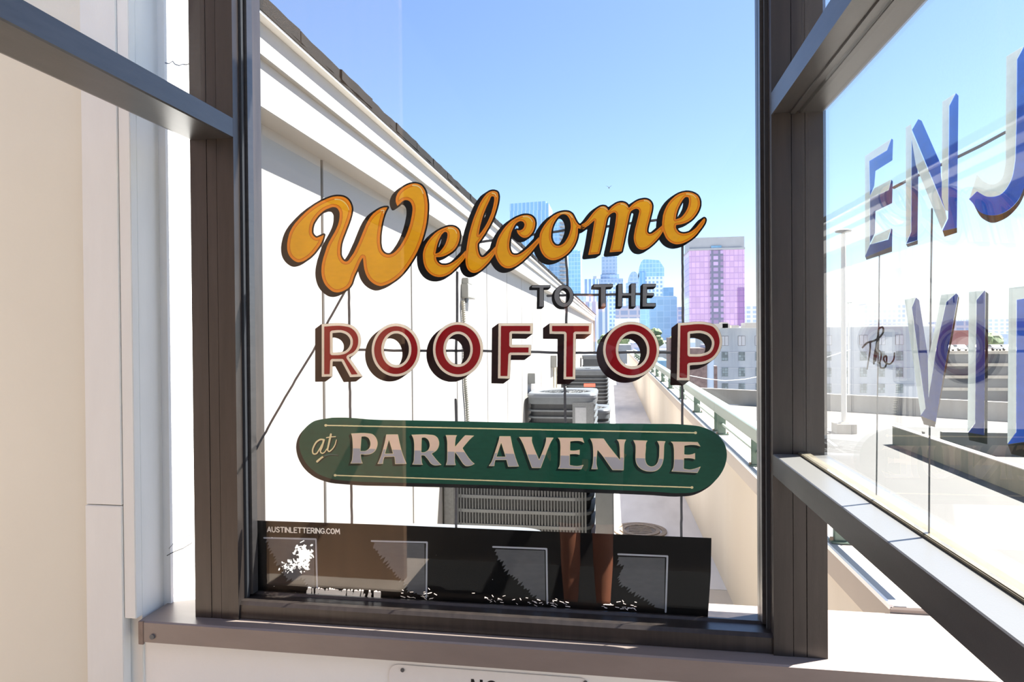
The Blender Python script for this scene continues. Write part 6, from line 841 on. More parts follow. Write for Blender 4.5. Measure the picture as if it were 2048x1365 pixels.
"at_blk_s":[[-6972,12156,-69,-38,-98,-78,-13,-13,-6,-13,1,-12,6,-9,37,-27,23,0,100,92,68,43,8,15,-5,14,-34,25]],
"at_crm_f":[[-6799,12200,-43,-5,-38,-8,-90,-32,-10,-8,-4,-11,4,-10,13,-6,7,1,85,35,40,11,33,5,34,4,65,1,94,-9,8,3,3,5,-1,7,-5,3,-65,10,-71,6]],
"at_blk_f":[[-6799,12200,-81,-13,-95,-35,-7,-9,-1,-12,16,-24,12,-6,92,36,74,16,99,5,93,-9,8,3,3,5,-2,12,-8,12,-15,7,-96,13]],
"ban_blk":[[-8808,10530,-4,-7,-5,-177,-28,-1419,-1,-160,6,-8,3738,4,3417,20,3594,29,12,2,3,4,65,935,18,749,0,40,-5,5,-3496,0,-4044,6],[-8330,10138,15,0,7,-6,-7,-5,-13,1,-5,5],[-7498,10098,11,1,7,-6,1,-9,-6,-7,-90,-47,-11,-2,-8,5,-1,10,7,7],[-4994,10172,9,1,0,-7,-20,-4,0,5],[-7291,10015,17,1,9,-5,7,-12,-2,-12,-12,-13,-26,-12,-23,-2,-12,16,3,15,12,11],[-7487,9999,22,-4,15,-17,13,9,12,-5,1,-9,-25,-55,43,-56,27,16,21,-2,13,-14,-1,-26,5,-2,27,18,-1,24,5,10,19,6,10,-4,7,-16,21,-10,6,-10,0,-17,-8,-10,-66,-40,-5,-9,8,-6,15,18,18,-5,23,-33,14,-11,16,-38,0,-10,-10,-9,-11,-1,-30,36,-56,22,-8,-2,10,-21,31,-6,11,-7,8,-14,-1,-12,-8,-14,-13,-7,-41,2,-8,-3,-3,-8,16,-8,7,-10,0,-22,-8,-11,-25,-18,-8,-27,-25,-18,16,-5,26,18,13,-7,0,-10,-15,-15,8,-15,-1,-9,-11,-9,-18,-2,-1,-15,14,-21,-6,-18,13,-11,21,1,4,-12,-7,-5,-21,-3,-13,-14,-13,-5,-33,7,-26,0,-83,62,-6,9,-3,17,-12,9,-31,-28,40,-27,2,-7,-10,-3,-25,14,-5,-1,-11,-42,-13,-4,-6,5,0,10,8,51,-15,-3,-1,-39,-12,-6,-8,8,-3,43,-11,24,-47,-1,-11,-16,7,-41,-2,-20,-10,-3,-8,5,-7,43,-5,2,-15,-15,16,-38,-1,-10,-6,-3,-8,3,-14,30,-9,4,-6,-7,7,-21,-5,-13,-32,-16,2,-5,19,-6,12,-33,-3,-15,-14,-6,-14,9,-11,39,-36,-6,-12,6,-2,14,8,13,-15,5,-6,16,-7,-3,-5,-12,-8,-6,-21,-6,-10,5,2,12,34,19,0,7,-28,1,-15,8,-16,-27,3,-12,-11,-6,-15,19,-19,-11,-10,3,-9,22,9,8,13,-1,1,11,-19,11,-1,19,-12,12,6,6,21,4,29,41,8,6,15,0,9,-11,-2,-13,-19,-30,1,-5,39,-18,14,1,10,16,31,1,2,-11,-13,-7,-1,-7,4,-14,20,-19,13,3,13,13,-18,21,3,15,13,2,18,-15,29,13,-3,18,-36,17,-41,-14,-11,4,8,30,8,4,13,-2,4,4,-16,28,-27,-9,-39,28,-2,9,6,15,-3,17,13,15,19,-1,15,-20,5,21,6,3,7,-2,10,-44,17,11,-11,28,8,6,8,-2,30,-57,3,-22,-10,-15,6,-7,29,-2,12,21,9,3,41,-30,18,13,-44,25,-29,27,-9,17,2,17,-10,26,9,12,13,-1,25,-43,49,-24,8,1,-7,62,8,10,13,5,13,-2,12,-9,6,3,10,25,-1,27,-24,26,-31,-8,-13,1,-5,7,-1,12,9,8,54,17,-1,26,7,17,-15,22,-17,11,-7,12,0,12,12,29,-18,15,-19,-22,-20,-3,-13,10,-2,16,25,43,6,19,21,14,15,1,11,-5,6,-12,-2,-17,6,-4,88,19,8,-1,10,-11,30,34],[-7556,9940,-57,-14,-11,-6,22,-4,29,-18,9,-42,20,19,29,-6,5,3,-13,11,-20,2,-14,9,-5,14,11,30],[-4978,10020,4,-7,-13,-12,-2,6],[-7710,9873,14,1,13,-5,9,-16,-46,-85,10,-14,0,-10,-8,-6,-18,3,-26,-4,-14,9,-6,19,-13,9,-1,10,8,8,19,-3,5,3,36,63],[-4198,9897,7,-6,-3,-12,-5,-2,-4,6],[-8070,9689,6,1,2,-6,-5,-12,-8,-3,-3,7],[-7459,9633,-34,-14,-4,-18,-28,-20,0,-7,43,6,-9,24,11,11,11,-2,17,-19,5,0,-2,17,3,17,-5,6],[-3811,9796,12,1,2,-5,-14,-4,-3,3],[-8074,9557,19,0,25,-27,13,3,16,-8,6,-5,-1,-9,-10,-4,-24,13,-16,-10,-13,1,-26,26,2,10],[-7645,9558,-32,-4,11,-21,-8,-10,-15,-3,4,-5,32,-11,1,25,6,11,16,7,18,-2,5,16],[-7913,9492,10,0,7,-9,-10,-15,-10,-4,-8,3,-3,7],[-7512,9510,-7,-13,20,0,-1,8],[-7458,9478,-8,-6,4,-7,19,-13,17,-4,2,5,-9,11,-1,15],[-8070,9443,29,-3,-1,-15,-21,-6,-12,14],[-8141,9396,19,-2,6,-17,-15,-39,-18,-9,-13,7,-4,12,13,35],[-4624,9547,8,-7,4,-12,-4,0,-7,7,-4,7],[-5274,9496,10,1,4,-5,-5,-5,-9,-1,-3,5],[-7975,9348,6,2,6,-6,2,-37,-6,-9,-9,11],[-7585,9355,23,1,11,-9,-1,-12,-9,-10,8,-29,-8,-8,-11,2,-12,24,-15,2,-8,9,3,12],[-7904,9332,11,-2,1,-12,-29,-45,-12,-3,-5,12],[-7503,9347,28,2,6,-8,-1,-9,-8,-6,-23,-2,-9,11],[-8070,9297,12,-4,1,-8,-7,-2,-8,4,-2,5],[-2873,9393,7,1,10,-8,1,-6,-9,-2],[-8278,8945,9,0,0,-5,-25,-3,2,5],[-7379,8981,18,-2,16,-15,15,6,10,-2,11,-10,-6,-34,4,-32,-10,-89,-6,-14,-15,-10,-41,5,-42,-10,-18,8,-8,16,10,37,4,43,6,13,13,11,22,66],[-7123,8978,16,-2,8,-9,0,-12,-11,-27,5,-9,8,2,16,33,25,9,20,-12,21,2,13,-5,24,-23,4,-26,4,-3,13,6,16,45,18,11,15,0,16,-7,5,-14,-5,-29,17,4,15,58,6,8,15,6,13,-2,10,-10,5,-26,18,24,18,5,30,-18,18,7,17,-1,15,-18,23,10,18,-6,23,1,12,-8,10,-19,16,1,17,7,13,-5,10,-23,8,7,2,22,10,13,22,5,22,19,40,4,13,-6,7,-10,-3,-31,9,-21,-25,-102,-8,-13,-18,-9,-35,-2,-20,6,-11,8,-7,15,-22,-24,-11,-6,-15,-1,-15,5,-26,-5,-50,11,-21,-9,-15,-2,-33,7,-43,2,-9,11,0,22,-3,2,-26,-34,-26,-12,-24,8,-11,26,-23,-26,-13,-6,-36,2,-20,16,-20,-15,-13,0,-15,8,-21,-10,-25,8,-21,-6,-23,6,-9,12,10,43,-25,-27,-4,-19,-8,-11,-18,-8,-30,-2,-16,12,-3,19,2,10,17,23,2,99,10,10,18,7,15,-5,15,-12,15,30],[-4400,9112,8,1,22,-23,14,-16,-2,-9,-10,3,-28,30],[-7285,8950,19,-1,9,-15,3,-133,-4,-10,-12,-6,-14,3,-8,14,-4,132],[-6351,8978,8,1,0,-17,19,-16,2,-14,-4,-19,31,60,20,5,12,-7,3,-12,-12,-36,19,-16,4,-19,-12,-24,-5,-27,32,73,10,42,9,12,15,7,18,-3,25,5,11,-5,9,-15,27,-7,11,29,7,9,15,5,18,-5,8,-21,-37,-154,-7,-15,-11,-8,-13,-2,-20,9,-18,-11,-12,-3,-23,8,-17,-5,-40,-2,-13,6,-12,16,-16,-11,-17,-2,-18,-9,-25,4,-35,-5,-20,9,-9,17,5,22,2,112,16,21,10,3,20,-1],[-6019,8984,22,-1,11,-16,-20,-118,20,34,8,7,18,1,13,-15,-2,-17,-24,-56,-8,-11,-13,-5,-22,10,-20,-11,-13,0,-15,17,29,161,6,13],[-5030,9035,31,-15,5,-6,-2,-7,-11,-3,-25,15,-4,9],[-5843,8984,16,0,10,-8,6,-54,16,-11,5,-10,-3,-24,-11,-24,1,-45,-16,-18,-25,0,-30,-8,-22,11,-6,19,42,126,2,31],[-5686,8983,21,1,24,-24,13,-4,25,11,17,1,12,-2,13,-12,3,-30,-9,-117,-16,-22,-25,-2,-19,16,-20,-12,-67,-4,-20,14,-4,15,2,140,11,15,25,6],[-4476,9016,13,-1,-8,-7,-41,-11,-5,3,5,7],[-4768,8998,12,-2,-6,-6,-83,-7,-5,3,5,4],[-7723,8826,7,-2,0,-5,-13,-13,-4,8],[-4331,9010,13,3,7,-4,0,-8,-7,-6,-90,-28,-12,5,0,7,7,6],[-5058,8958,46,4,8,-8,-8,-6,-42,-2,-7,5],[-3337,9051,49,4,7,-6,-3,-5,-16,-4,-45,-2,-7,3,0,4],[-4452,8987,7,0,4,-4,-6,-11,-58,-19,-9,5,7,11],[-4255,8993,64,-31,6,-7,-2,-7,-11,-3,-60,31,-3,10],[-4551,8946,7,0,35,-42,57,-1,5,-3,-1,-4,-7,-4,-37,-1,15,-11,-7,-5,-95,27,-4,5,5,5,39,-11,14,3],[-2881,9032,11,-4,26,-36,3,-6,-3,-7,-11,1,-27,36,-4,9],[-2576,9035,13,1,1,-5,-6,-5,-59,-19,-7,3,5,8],[-5071,8889,107,-27,8,-4,2,-7,-12,-8,-101,27,-10,9],[-4907,8896,53,-19,10,-14,49,3,17,3,12,8,57,-22,6,-7,-7,-2,-41,16,-115,-11,-5,7,-40,14,-2,17],[-4435,8922,39,3,4,-5,-7,-4,-75,-4,-5,3],[-3050,8979,46,-12,33,-17,4,-8,-10,-13,78,-32,4,-7,-8,-2,-89,34,-7,6,8,10,-22,9,-43,-10,-4,9,14,12,-10,11],[-2095,9014,45,-2,7,-2,2,-7,-7,-5,-43,4,-7,5],[-4279,8886,17,-1,-7,-5,-32,-9,13,-4,0,-7,-46,-4,-39,-15,-9,4,2,8,19,13,30,8,12,-3,7,8],[-2738,8968,57,-21,21,2,5,-13,21,-10,2,-9,-12,-6,-46,18,-66,-17,-2,9,18,8,-5,9,0,21],[-2229,8995,11,-4,22,-40,-4,-12,-10,2,-22,39,-2,8],[-4495,8862,9,0,45,-21,10,-10,-10,-2,-50,23,-7,6],[-1413,9032,40,-15,6,-6,-1,-4,-8,-1,-36,16,-4,5],[-2351,8965,7,-1,3,-5,-7,-9,-61,-21,-9,5,7,10],[-1838,8992,8,2,64,-21,7,-4,1,-7,-10,-5,-66,21,-7,7],[-2881,8930,9,-2,-5,-7,-26,-2,-5,3,5,5],[-1480,8991,91,-3,12,-2,3,-7,-9,-6,-93,6,-6,5],[79,9078,6,2,7,-4,24,-39,-2,-12,-12,2,-25,42],[-2832,8903,8,0,19,-18,10,-12,-1,-7,-7,-1,-19,17,-11,14],[-1946,8949,88,-15,5,-7,-10,-8,29,-12,4,-11,-12,-4,-55,20,-6,5,-3,14,-41,7,-3,6],[-1481,8971,7,1,15,-11,12,-11,-1,-7,-8,-1,-25,20],[-1321,8978,9,0,85,-25,5,-6,-2,-11,72,-22,5,-8,-8,-2,-81,25,-4,3,2,10,-81,25,-5,6],[38,9051,8,0,2,-6,-11,-8,-80,-19,-8,1,-3,4,7,8],[-2886,8882,11,-2,-5,-8,-42,-17,-10,3,5,8],[-1188,8976,68,-16,6,-5,0,-8,-11,-5,-61,17,-6,8],[351,9060,41,-8,6,-5,0,-7,-8,-6,-37,10,-7,9],[-2688,8877,70,-5,9,-3,3,-6,-10,-6,-68,6,-9,4],[-2051,8913,46,-1,5,-10,-12,-6,-36,3,-8,7],[-1575,8938,12,-1,-4,-10,-44,-21,-9,2,4,10],[-1728,8925,8,0,4,-4,0,-7,-7,-6,-57,-15,-9,0,-6,5,1,7,7,5],[-1501,8933,27,0,12,-4,-7,-4,-25,1,-8,3],[-1541,8924,8,2,68,-13,15,-4,2,-7,-8,-3,-79,16,-7,5],[-2322,8875,15,-5,28,-23,3,-6,-6,-3,-9,5,-30,24],[-188,8993,8,-1,29,-28,37,-3,3,-6,-5,-6,-157,-5,-15,7,-45,-8,-9,5,0,9,5,3,46,10,23,-5,75,4,15,-8,3,6,-16,17],[97,9009,8,2,50,-16,6,-9,-6,-3,-50,15,-8,5],[-1999,8886,24,3,6,-5,-45,-9,-5,3,2,5],[-1435,8917,11,-2,48,-29,10,-11,-9,0,-57,35],[-1695,8892,6,-1,-3,-7,-22,-18,-7,0,0,7],[-1907,8860,12,-2,57,-22,10,-8,-7,-2,-69,27],[265,8983,59,-5,5,-9,-10,-6,-48,5,-10,6],[-1498,8877,19,1,82,-32,4,-9,-4,-5,-7,1,-89,33,-22,-3,-3,3,3,6],[-1190,8876,96,-7,11,-4,3,-7,-10,-8,-94,10,-10,7],[-381,8914,50,4,13,0,5,-4,-7,-6,-58,-1,-5,3],[335,8954,17,2,37,-5,5,-7,-7,-4,-42,5,-9,2],[-77,8919,80,-7,6,-2,3,-6,-3,-5,-8,-2,-75,8,-7,7],[136,8929,29,1,1,-6,-11,-4,-77,-9,-9,5,7,6],[-322,8900,64,-14,7,-5,0,-6,-11,-4,-43,3,-8,11,-13,6],[192,8919,20,2,70,-7,13,12,61,-15,7,-3,1,-6,-9,-10,30,-22,4,-8,-9,-2,-57,44,-19,6,-7,-10,-7,-3,-68,6,-6,-14,-29,-11,16,-17,-2,-7,-5,0,-63,43,2,5,6,2,31,-18,36,16,-16,6],[68,8889,49,4,7,-7,-7,-6,-81,-7,-9,5,3,7]],
"ban_gry_0":[[-8441,10107,-51,-15,44,-8,-50,-82,8,-3,85,29,-37,-85,41,-5,1,-5,-48,-86,85,31,-42,-85,85,28,-70,-105,94,35,9,-35,-10,-50,73,18,-48,-80,6,-3,49,16,8,-3,-81,-108,7,-2,93,45,-29,-69,0,-44,111,45,1,-6,-34,-75,68,23,-3,12,6,8,30,-3,-2,-15,-16,-13,-16,-52,48,-2,2,-5,-30,-53,-3,-15,-16,-20,64,8,-24,-67,65,9,-1,-51,58,2,-56,-98,157,89,4,-5,-21,-54,3,-5,70,42,-52,-65,94,65,3,-2,-13,-23,7,0,91,64,-42,-56,104,71,14,-9,-13,-47,4,-5,106,49,-71,-109,78,23,-40,-84,102,46,-57,-100,68,29,13,-3,13,-15,18,6,12,-4,10,-32,8,2,11,13,12,2,11,-4,10,-15,25,1,6,1172,-16,5,-249,-7,9,-14,-7,-12,-98,-49,-12,7,4,13,98,52,-25,5,-916,-16,-6,3,4,12],[-7291,10015,17,1,9,-5,7,-12,-2,-12,-12,-13,-26,-12,-23,-2,-12,16,3,15],[-7487,9999,22,-4,15,-17,13,9,12,-5,1,-9,-25,-55,43,-56,27,16,21,-2,13,-14,-1,-26,5,-2,27,18,-1,24,5,10,19,6,44,-40,0,-17,-8,-10,-66,-40,-5,-9,8,-6,15,18,18,-5,23,-33,14,-11,16,-48,-10,-9,-11,-1,-30,36,-56,22,-8,-2,10,-21,42,-13,7,-26,-8,-14,-13,-7,-49,-1,-3,-8,23,-18,0,-22,-33,-29,-8,-27,-25,-18,16,-5,26,18,13,-7,0,-10,-15,-15,7,-24,-11,-9,-18,-2,-1,-15,14,-21,-6,-18,13,-11,21,1,4,-12,-28,-8,-26,-19,-59,7,-83,62,-9,26,-12,9,-31,-28,40,-27,2,-7,-10,-3,-30,13,-11,-42,-13,-4,-6,15,8,51,-15,-3,-1,-39,-12,-6,-8,8,-3,43,-11,24,-47,-1,-11,-16,5,-61,-10,-3,-8,5,-7,43,-5,2,-15,-15,16,-38,-1,-10,-14,0,-14,30,-9,4,-6,-7,7,-21,-5,-13,-32,-16,2,-5,19,-6,12,-33,-3,-15,-14,-6,-14,9,-11,39,-36,-6,-12,6,-2,14,8,13,-15,5,-6,16,-20,-21,-21,-6,-10,5,2,12,34,19,0,7,-28,1,-15,8,-16,-27,3,-12,-11,-6,-15,19,-19,-11,-10,3,-9,22,9,8,13,-1,1,11,-19,11,-1,19,-12,12,6,6,21,4,37,47,15,0,9,-11,-20,-48,39,-18,14,1,10,16,31,1,2,-11,-13,-7,-1,-7,4,-14,20,-19,13,3,13,13,-18,21,3,15,13,2,18,-15,29,13,-3,18,-36,17,-41,-14,-11,4,8,30,25,6,-16,28,-27,-9,-39,28,1,41,13,15,19,-1,15,-20,5,21,13,1,10,-44,17,11,-11,28,8,6,8,-2,30,-57,3,-22,-10,-15,6,-7,29,-2,12,21,9,3,41,-30,18,13,-44,25,-29,27,-9,17,2,17,-10,26,9,12,13,-1,25,-43,57,-23,-7,62,8,10,13,5,25,-11,6,3,10,25,-1,27,-24,26,-44,-7,-6,19,9,8,54,17,-1,26,7,17,-39,45,0,12,12,29,-18,15,-19,-22,-20,-3,-13,10,-2,16,31,62,21,14,15,1,11,-5,6,-12,-2,-17,6,-4,88,19,18,-12,30,34],[-7556,9940,-68,-20,22,-4,29,-18,9,-42,20,19,29,-6,5,3,-13,11,-20,2,-14,9,-5,14,11,30],[-7710,9873,27,-4,9,-16,-46,-85,10,-24,-8,-6,-18,3,-26,-4,-14,9,-20,38,8,8,24,0,36,63],[-7459,9633,-34,-14,-4,-18,-28,-20,0,-7,43,6,-9,24,11,11,11,-2,22,-19,1,34,-5,6],[-8074,9557,19,0,25,-27,13,3,16,-8,6,-5,-1,-9,-10,-4,-24,13,-16,-10,-13,1,-26,26,2,10],[-7645,9558,-32,-4,11,-21,-8,-10,-15,-3,4,-5,32,-11,1,25,6,11,16,7,18,-2,5,16],[-7913,9492,10,0,7,-9,-10,-15,-10,-4,-11,10],[-7458,9478,-8,-6,4,-7,36,-17,-8,31],[-7975,9348,6,2,6,-6,2,-37,-6,-9,-9,11],[-7585,9355,23,1,11,-9,-1,-12,-9,-10,8,-29,-8,-8,-11,2,-12,24,-15,2,-8,9,3,12],[-7904,9332,11,-2,1,-12,-29,-45,-12,-3,-5,12],[-7503,9347,28,2,5,-17,-8,-6,-23,-2,-9,11]],
"ban_lin_0":[[-8533,10133,-12,-11,-2,-15,8,-10,19,-5,1259,24,52,-1,3,-5,2,-63,17,-1051,3,-39,18,-8,15,-12,9,20,1,27,-21,1147,-8,21,-16,6,-74,-1,-982,-16,-57,-3,-16,-11,-13,1,-13,11]],
"ban_gry_1":[[-5728,10122,-3,-2,27,-11,-33,-85,-3,-48,53,-4,7,-47,67,13,-22,-68,43,-14,-5,-53,82,20,-59,-102,139,72,-72,-159,14,3,122,72,1,-7,-74,-110,118,60,-91,-130,108,48,-31,-75,76,22,4,-25,-8,-29,10,-31,62,16,6,-3,-44,-82,82,29,-43,-82,81,31,4,-7,-9,-43,64,14,-52,-93,128,71,-22,-62,29,-17,-38,-73,93,47,7,-2,-95,-125,115,61,-44,-78,4,-4,40,1,-31,-67,115,64,-10,-33,59,3,7,-43,70,25,12,-34,114,-12,5,14,22,-17,52,-4,2,33,-34,-7,-8,7,5,7,36,14,-1,21,-42,-2,5,7,34,9,4,10,-5,1115,-37,3],[-4799,8987,-29,-6,-17,-30,73,33,0,5]],
"ban_lin_1":[[-5782,10172,-11,-7,-5,-15,7,-12,13,-5,1336,25,3,-7,-1,-86,-3,-17,-22,-1055,4,-8,15,3,5,-7,-3,-7,-15,-6,-5,-5,-1,-35,1,-6,5,-2,33,5,2,7,23,1122,2,17,1,110,-6,12,-9,5,-27,1],[-4994,10172,9,1,0,-7,-13,-5,-7,1,0,5],[-4462,8912,-4,-3,1,-5,15,-1,3,-5,-3,-5,-17,-5,1,-17,9,-10,19,0,11,15,0,35,-6,3]],
"ban_gry_2":[[-2779,10092,-37,-62,57,0,-29,-77,48,-7,5,-5,9,-39,-28,-72,85,31,-18,-60,4,-4,91,38,-38,-82,-10,-51,94,43,-68,-104,4,-3,57,15,-44,-83,123,71,-53,-134,74,27,2,-43,73,27,-24,-65,67,25,6,-2,-43,-82,108,57,-19,-56,31,-21,-38,-79,139,83,-68,-112,77,27,13,-36,-15,-56,73,25,2,-45,78,29,-40,-81,51,3,-12,-48,2,-7,59,12,-22,-63,108,59,2,-7,-33,-66,3,-6,228,-45,-7,1147]],
"ban_lin_2":[[-2851,10160,-11,-10,-1,-14,5,-9,14,-5,1183,8,30,-3,3,-35,7,-1168,1,-4,5,-2,31,17,3,94,-4,166,-1,439,-2,16,-1,442,-2,61,-5,9,-12,7,-55,0,-1143,-7],[-1588,8917,-31,-13,3,-12,12,-6,16,5,6,15,-1,9]],
"ban_gry_3":[[-3,10044,10,-15,-28,-60,4,-2,29,5,5,-5,-59,-129,93,47,3,-6,-16,-53,81,40,7,-1,-32,-69,10,-8,-47,-54,-8,-12,16,6,0,-5,-45,-54,1,-4,18,-4,0,-6,-72,-98,5,-2,48,22,-31,-63,55,22,-53,-81,76,31,-63,-97,11,1,73,40,0,-7,-36,-70,86,44,6,-3,7,-27,59,18,1,-7,-41,-78,106,60,-72,-112,82,37,3,-6,-13,-43,3,-3,97,51,-40,-120,114,70,-40,-78,85,46,8,0,-44,-81,91,48,15,-26,-22,-63,98,54,2,-4,-27,-64,67,21,-40,-82,88,45,2,-6,-20,-55,76,29,-15,-52,2,-7,216,-29,22,1131]],
"ban_lin_3":[[-9,10118,-9,-7,-3,-14,7,-12,14,-4,1031,5,17,-4,-44,-1213,3,-11,8,-8,11,-1,9,5,4,8,3,22,44,1182,0,42,-4,8,-12,7,-39,1,-992,-3]],
"web_00":[[-8396,10397,-8,-8,-35,-87,-12,-30,1,-12,8,-5,10,3,19,31,37,2,8,-3,12,-28,14,-3,6,5,2,10,-32,87,-14,33,-5,5],[-8394,10343,4,0,4,-7,5,-15,-3,-5,-15,-1,-5,3]],
"web_01":[[-8322,10397,-7,-10,1,-90,30,-38,11,-3,34,2,21,25,14,23,-1,88,-12,7,-9,-6,-5,-85,-19,-26,-15,-3,-8,4,-16,25,-1,80,-8,9]],
"web_02":[[-8155,10401,-35,-6,-19,-33,3,-9,16,-20,37,-18,11,-13,-4,-13,-18,-6,-8,0,-29,17,-7,-1,-6,-5,-2,-7,4,-8,37,-21,42,7,22,35,-3,10,-21,24,-31,13,-13,14,3,10,8,4,15,1,29,-16,13,9,0,7,-10,10,-24,15]],
"web_03":[[-8098,10402,-8,-9,3,-12,8,-3,26,1,5,-4,0,-104,6,-10,11,0,6,3,3,8,2,102,6,4,32,2,6,5,1,10,-5,6,-8,2]],
"web_04":[[-7978,10403,-7,-5,-2,-8,-1,-116,3,-10,8,-3,9,4,6,10,1,112,-4,12]],
"web_05":[[-7952,10402,-5,-3,-4,-10,-1,-112,3,-12,13,-3,9,9,1,68,4,7,59,-80,8,-4,8,2,6,10,0,124,-5,5,-7,1,-6,-2,-5,-7,-2,-66,-4,-7,-55,75,-7,5]],
"web_06":[[-7838,10404,-6,-6,-3,-7,0,-121,13,-8,70,3,6,11,-6,9,-52,2,-5,3,0,105,-6,9]],
"web_07":[[-7744,10405,-7,-5,-2,-8,0,-121,12,-8,75,3,9,9,-6,12,-59,1,-6,3,0,25,3,7,47,4,8,6,1,7,-3,7,-8,3,-45,0,-3,5,0,19,2,5,5,3,54,1,11,8,-1,10,-10,6]],
"web_08":[[-7643,10407,-9,-8,3,-13,34,-2,5,-3,0,-102,6,-11,13,-1,7,11,2,102,6,3,33,3,6,7,0,8,-6,6,-7,2]],
"web_09":[[-7522,10409,-10,-8,-1,-7,3,-6,36,-4,6,-3,-1,-104,7,-9,10,0,5,5,4,10,2,99,6,4,31,2,5,5,1,8,-4,5,-10,5]],
"web_10":[[-7406,10409,-5,-3,-4,-10,0,-121,12,-8,75,3,9,9,-1,7,-5,5,-59,1,-6,3,0,27,3,7,47,1,7,6,2,8,-3,7,-6,3,-46,1,-4,6,0,17,2,5,5,3,54,1,10,8,0,9,-8,6,-20,2]],
"web_11":[[-7306,10411,-6,-4,-3,-7,0,-126,10,-5,11,6,3,10,2,39,13,4,11,-8,34,-45,8,-5,8,1,7,8,0,7,-29,42,24,42,-13,26,-16,15,-15,2],[-7286,10386,34,1,10,-16,-8,-15,-8,-3,-29,0,-3,7,1,21]],
"web_12":[[-7193,10412,-8,-5,-4,-10,-1,-111,3,-10,11,-5,8,3,3,8,2,118,-4,10]],
"web_13":[[-7168,10411,-6,-3,-3,-8,0,-123,5,-4,8,-1,8,3,3,6,2,67,3,6,57,-78,6,-3,11,1,6,10,0,123,-13,7,-11,-10,-1,-68,-4,-5,-55,76,-5,4]],
"web_14":[[-7014,10412,-21,-6,-27,-37,-3,-46,29,-43,30,-6,13,0,39,29,0,39,-10,7,-43,-2,-6,-10,3,-8,8,-4,20,-1,3,-7,-19,-18,-17,1,-8,5,-14,21,-2,32,17,24,7,6,16,0,30,-20,10,5,3,10,-30,30]],
"web_15":[[-6942,10302,-8,-8,1,-10,7,-7,10,0,7,6,1,9,-10,10]],
"web_16":[[-6854,10416,-30,-6,-11,-8,-23,-35,-2,-38,4,-12,25,-35,38,-7,10,3,26,23,4,8,-1,7,-5,5,-8,0,-28,-21,-15,2,-8,4,-18,31,2,22,22,30,20,1,26,-20,7,1,6,5,1,7,-5,10,-24,21]],
"web_17":[[-6755,10417,-40,-21,-15,-51,15,-50,31,-16,13,-2,41,19,16,51,-15,53,-30,14],[-6755,10390,8,0,16,-8,10,-31,-10,-39,-20,-10,-22,9,-10,33,10,36]],
"web_18":[[-6671,10418,-8,-5,-3,-8,-9,-91,0,-31,11,-6,10,6,7,61,4,7,5,-3,15,-30,10,-5,10,6,21,35,3,-5,6,-62,6,-7,12,1,5,7,1,9,-11,117,-9,5,-11,-5,-27,-52,-6,-4,-29,55]],
"gui_v1":[[-6298,16265,-18,-11,-6,-19,9,-295,-6,-142,5,-393,-5,-256,7,-112,-6,-235,3,-229,-7,-93,10,-114,-6,-69,4,-138,-9,-350,11,-109,-6,-367,4,-72,-1,-336,7,-92,-9,-148,6,-108,5,-498,-3,-477,6,-384,-5,-263,10,-234,-5,-224,11,-20,23,-4,21,11,8,25,5,217,-10,231,5,263,-6,384,3,477,-5,498,-7,109,9,148,-6,90,1,336,-4,71,6,369,-11,110,8,347,-3,138,6,71,-9,96,7,209,-4,128,5,238,-6,112,5,463,-6,183,7,142,-10,304,-13,18]],
"gui_dg":[[-6385,16127,-15,-12,-363,-602,-63,-94,-412,-754,-460,-681,-65,-119,-203,-303,-121,-202,-222,-350,-118,-199,-52,-100,-69,-96,-124,-200,-94,-171,-132,-188,-3,-20,14,-17,18,-3,20,11,120,172,56,91,58,109,116,190,73,101,67,126,83,141,238,376,121,203,202,303,58,106,467,693,412,754,63,94,362,600,6,16,-5,15,-13,10]],
"gui_v2a":[[-3642,16500,-14,-7,-8,-12,-6,-71,-9,-1059,-32,-640,0,-304,-9,-148,-5,-297,7,-16,18,-8,14,1,11,7,9,26,6,287,8,148,0,303,32,641,7,517,-2,284,8,321,-11,20]],
"gui_v2b":[[-3711,13553,-14,-11,-6,-15,10,-473,-2,-144,-7,-123,5,-109,-6,-228,4,-67,-6,-325,4,-100,-11,-493,3,-172,-6,-135,-4,-488,4,-126,12,-16,19,-2,18,8,7,17,4,607,6,137,-4,174,12,490,-4,98,5,327,-4,70,7,225,-4,109,7,266,-10,471,-12,23]],
"gui_v3":[[-1136,16948,-15,-9,-6,-15,1,-99,14,-232,15,-119,9,-306,-9,-241,-15,-222,-1,-155,-10,-183,-2,-223,-7,-83,-9,-281,-5,-266,-17,-291,-14,-347,12,-109,-1,-252,7,-194,-5,-129,10,-147,-10,-689,6,-187,-8,-136,5,-188,-5,-99,4,-113,-3,-125,10,-18,20,-5,19,11,7,23,3,115,-3,113,5,100,-6,187,8,136,-5,185,9,691,-10,149,6,126,-8,194,2,255,-13,106,1,76,31,562,10,472,10,158,2,225,10,177,1,160,15,222,9,324,-8,97,-1,126,-15,117,-14,229,-2,106,-14,18]],
"gui_v4":[[1426,16983,-20,-15,-4,-35,-1,-373,4,-88,-3,-111,4,-167,-5,-144,6,-68,-5,-114,3,-247,-4,-251,6,-110,-10,-203,1,-187,-12,-225,6,-121,-1,-129,-19,-493,12,-121,-5,-99,3,-191,-6,-360,3,-160,-10,-681,-13,-369,-2,-396,-5,-133,1,-457,-9,-86,3,-300,5,-22,19,-11,19,5,10,19,-2,308,9,86,-4,194,9,794,13,369,10,679,-3,162,1,235,5,63,-3,253,5,103,-12,116,20,491,0,131,-5,118,12,232,-2,182,10,203,-6,112,4,249,-3,248,5,113,-6,70,5,140,-4,168,4,112,-6,87,4,393,-9,25]],
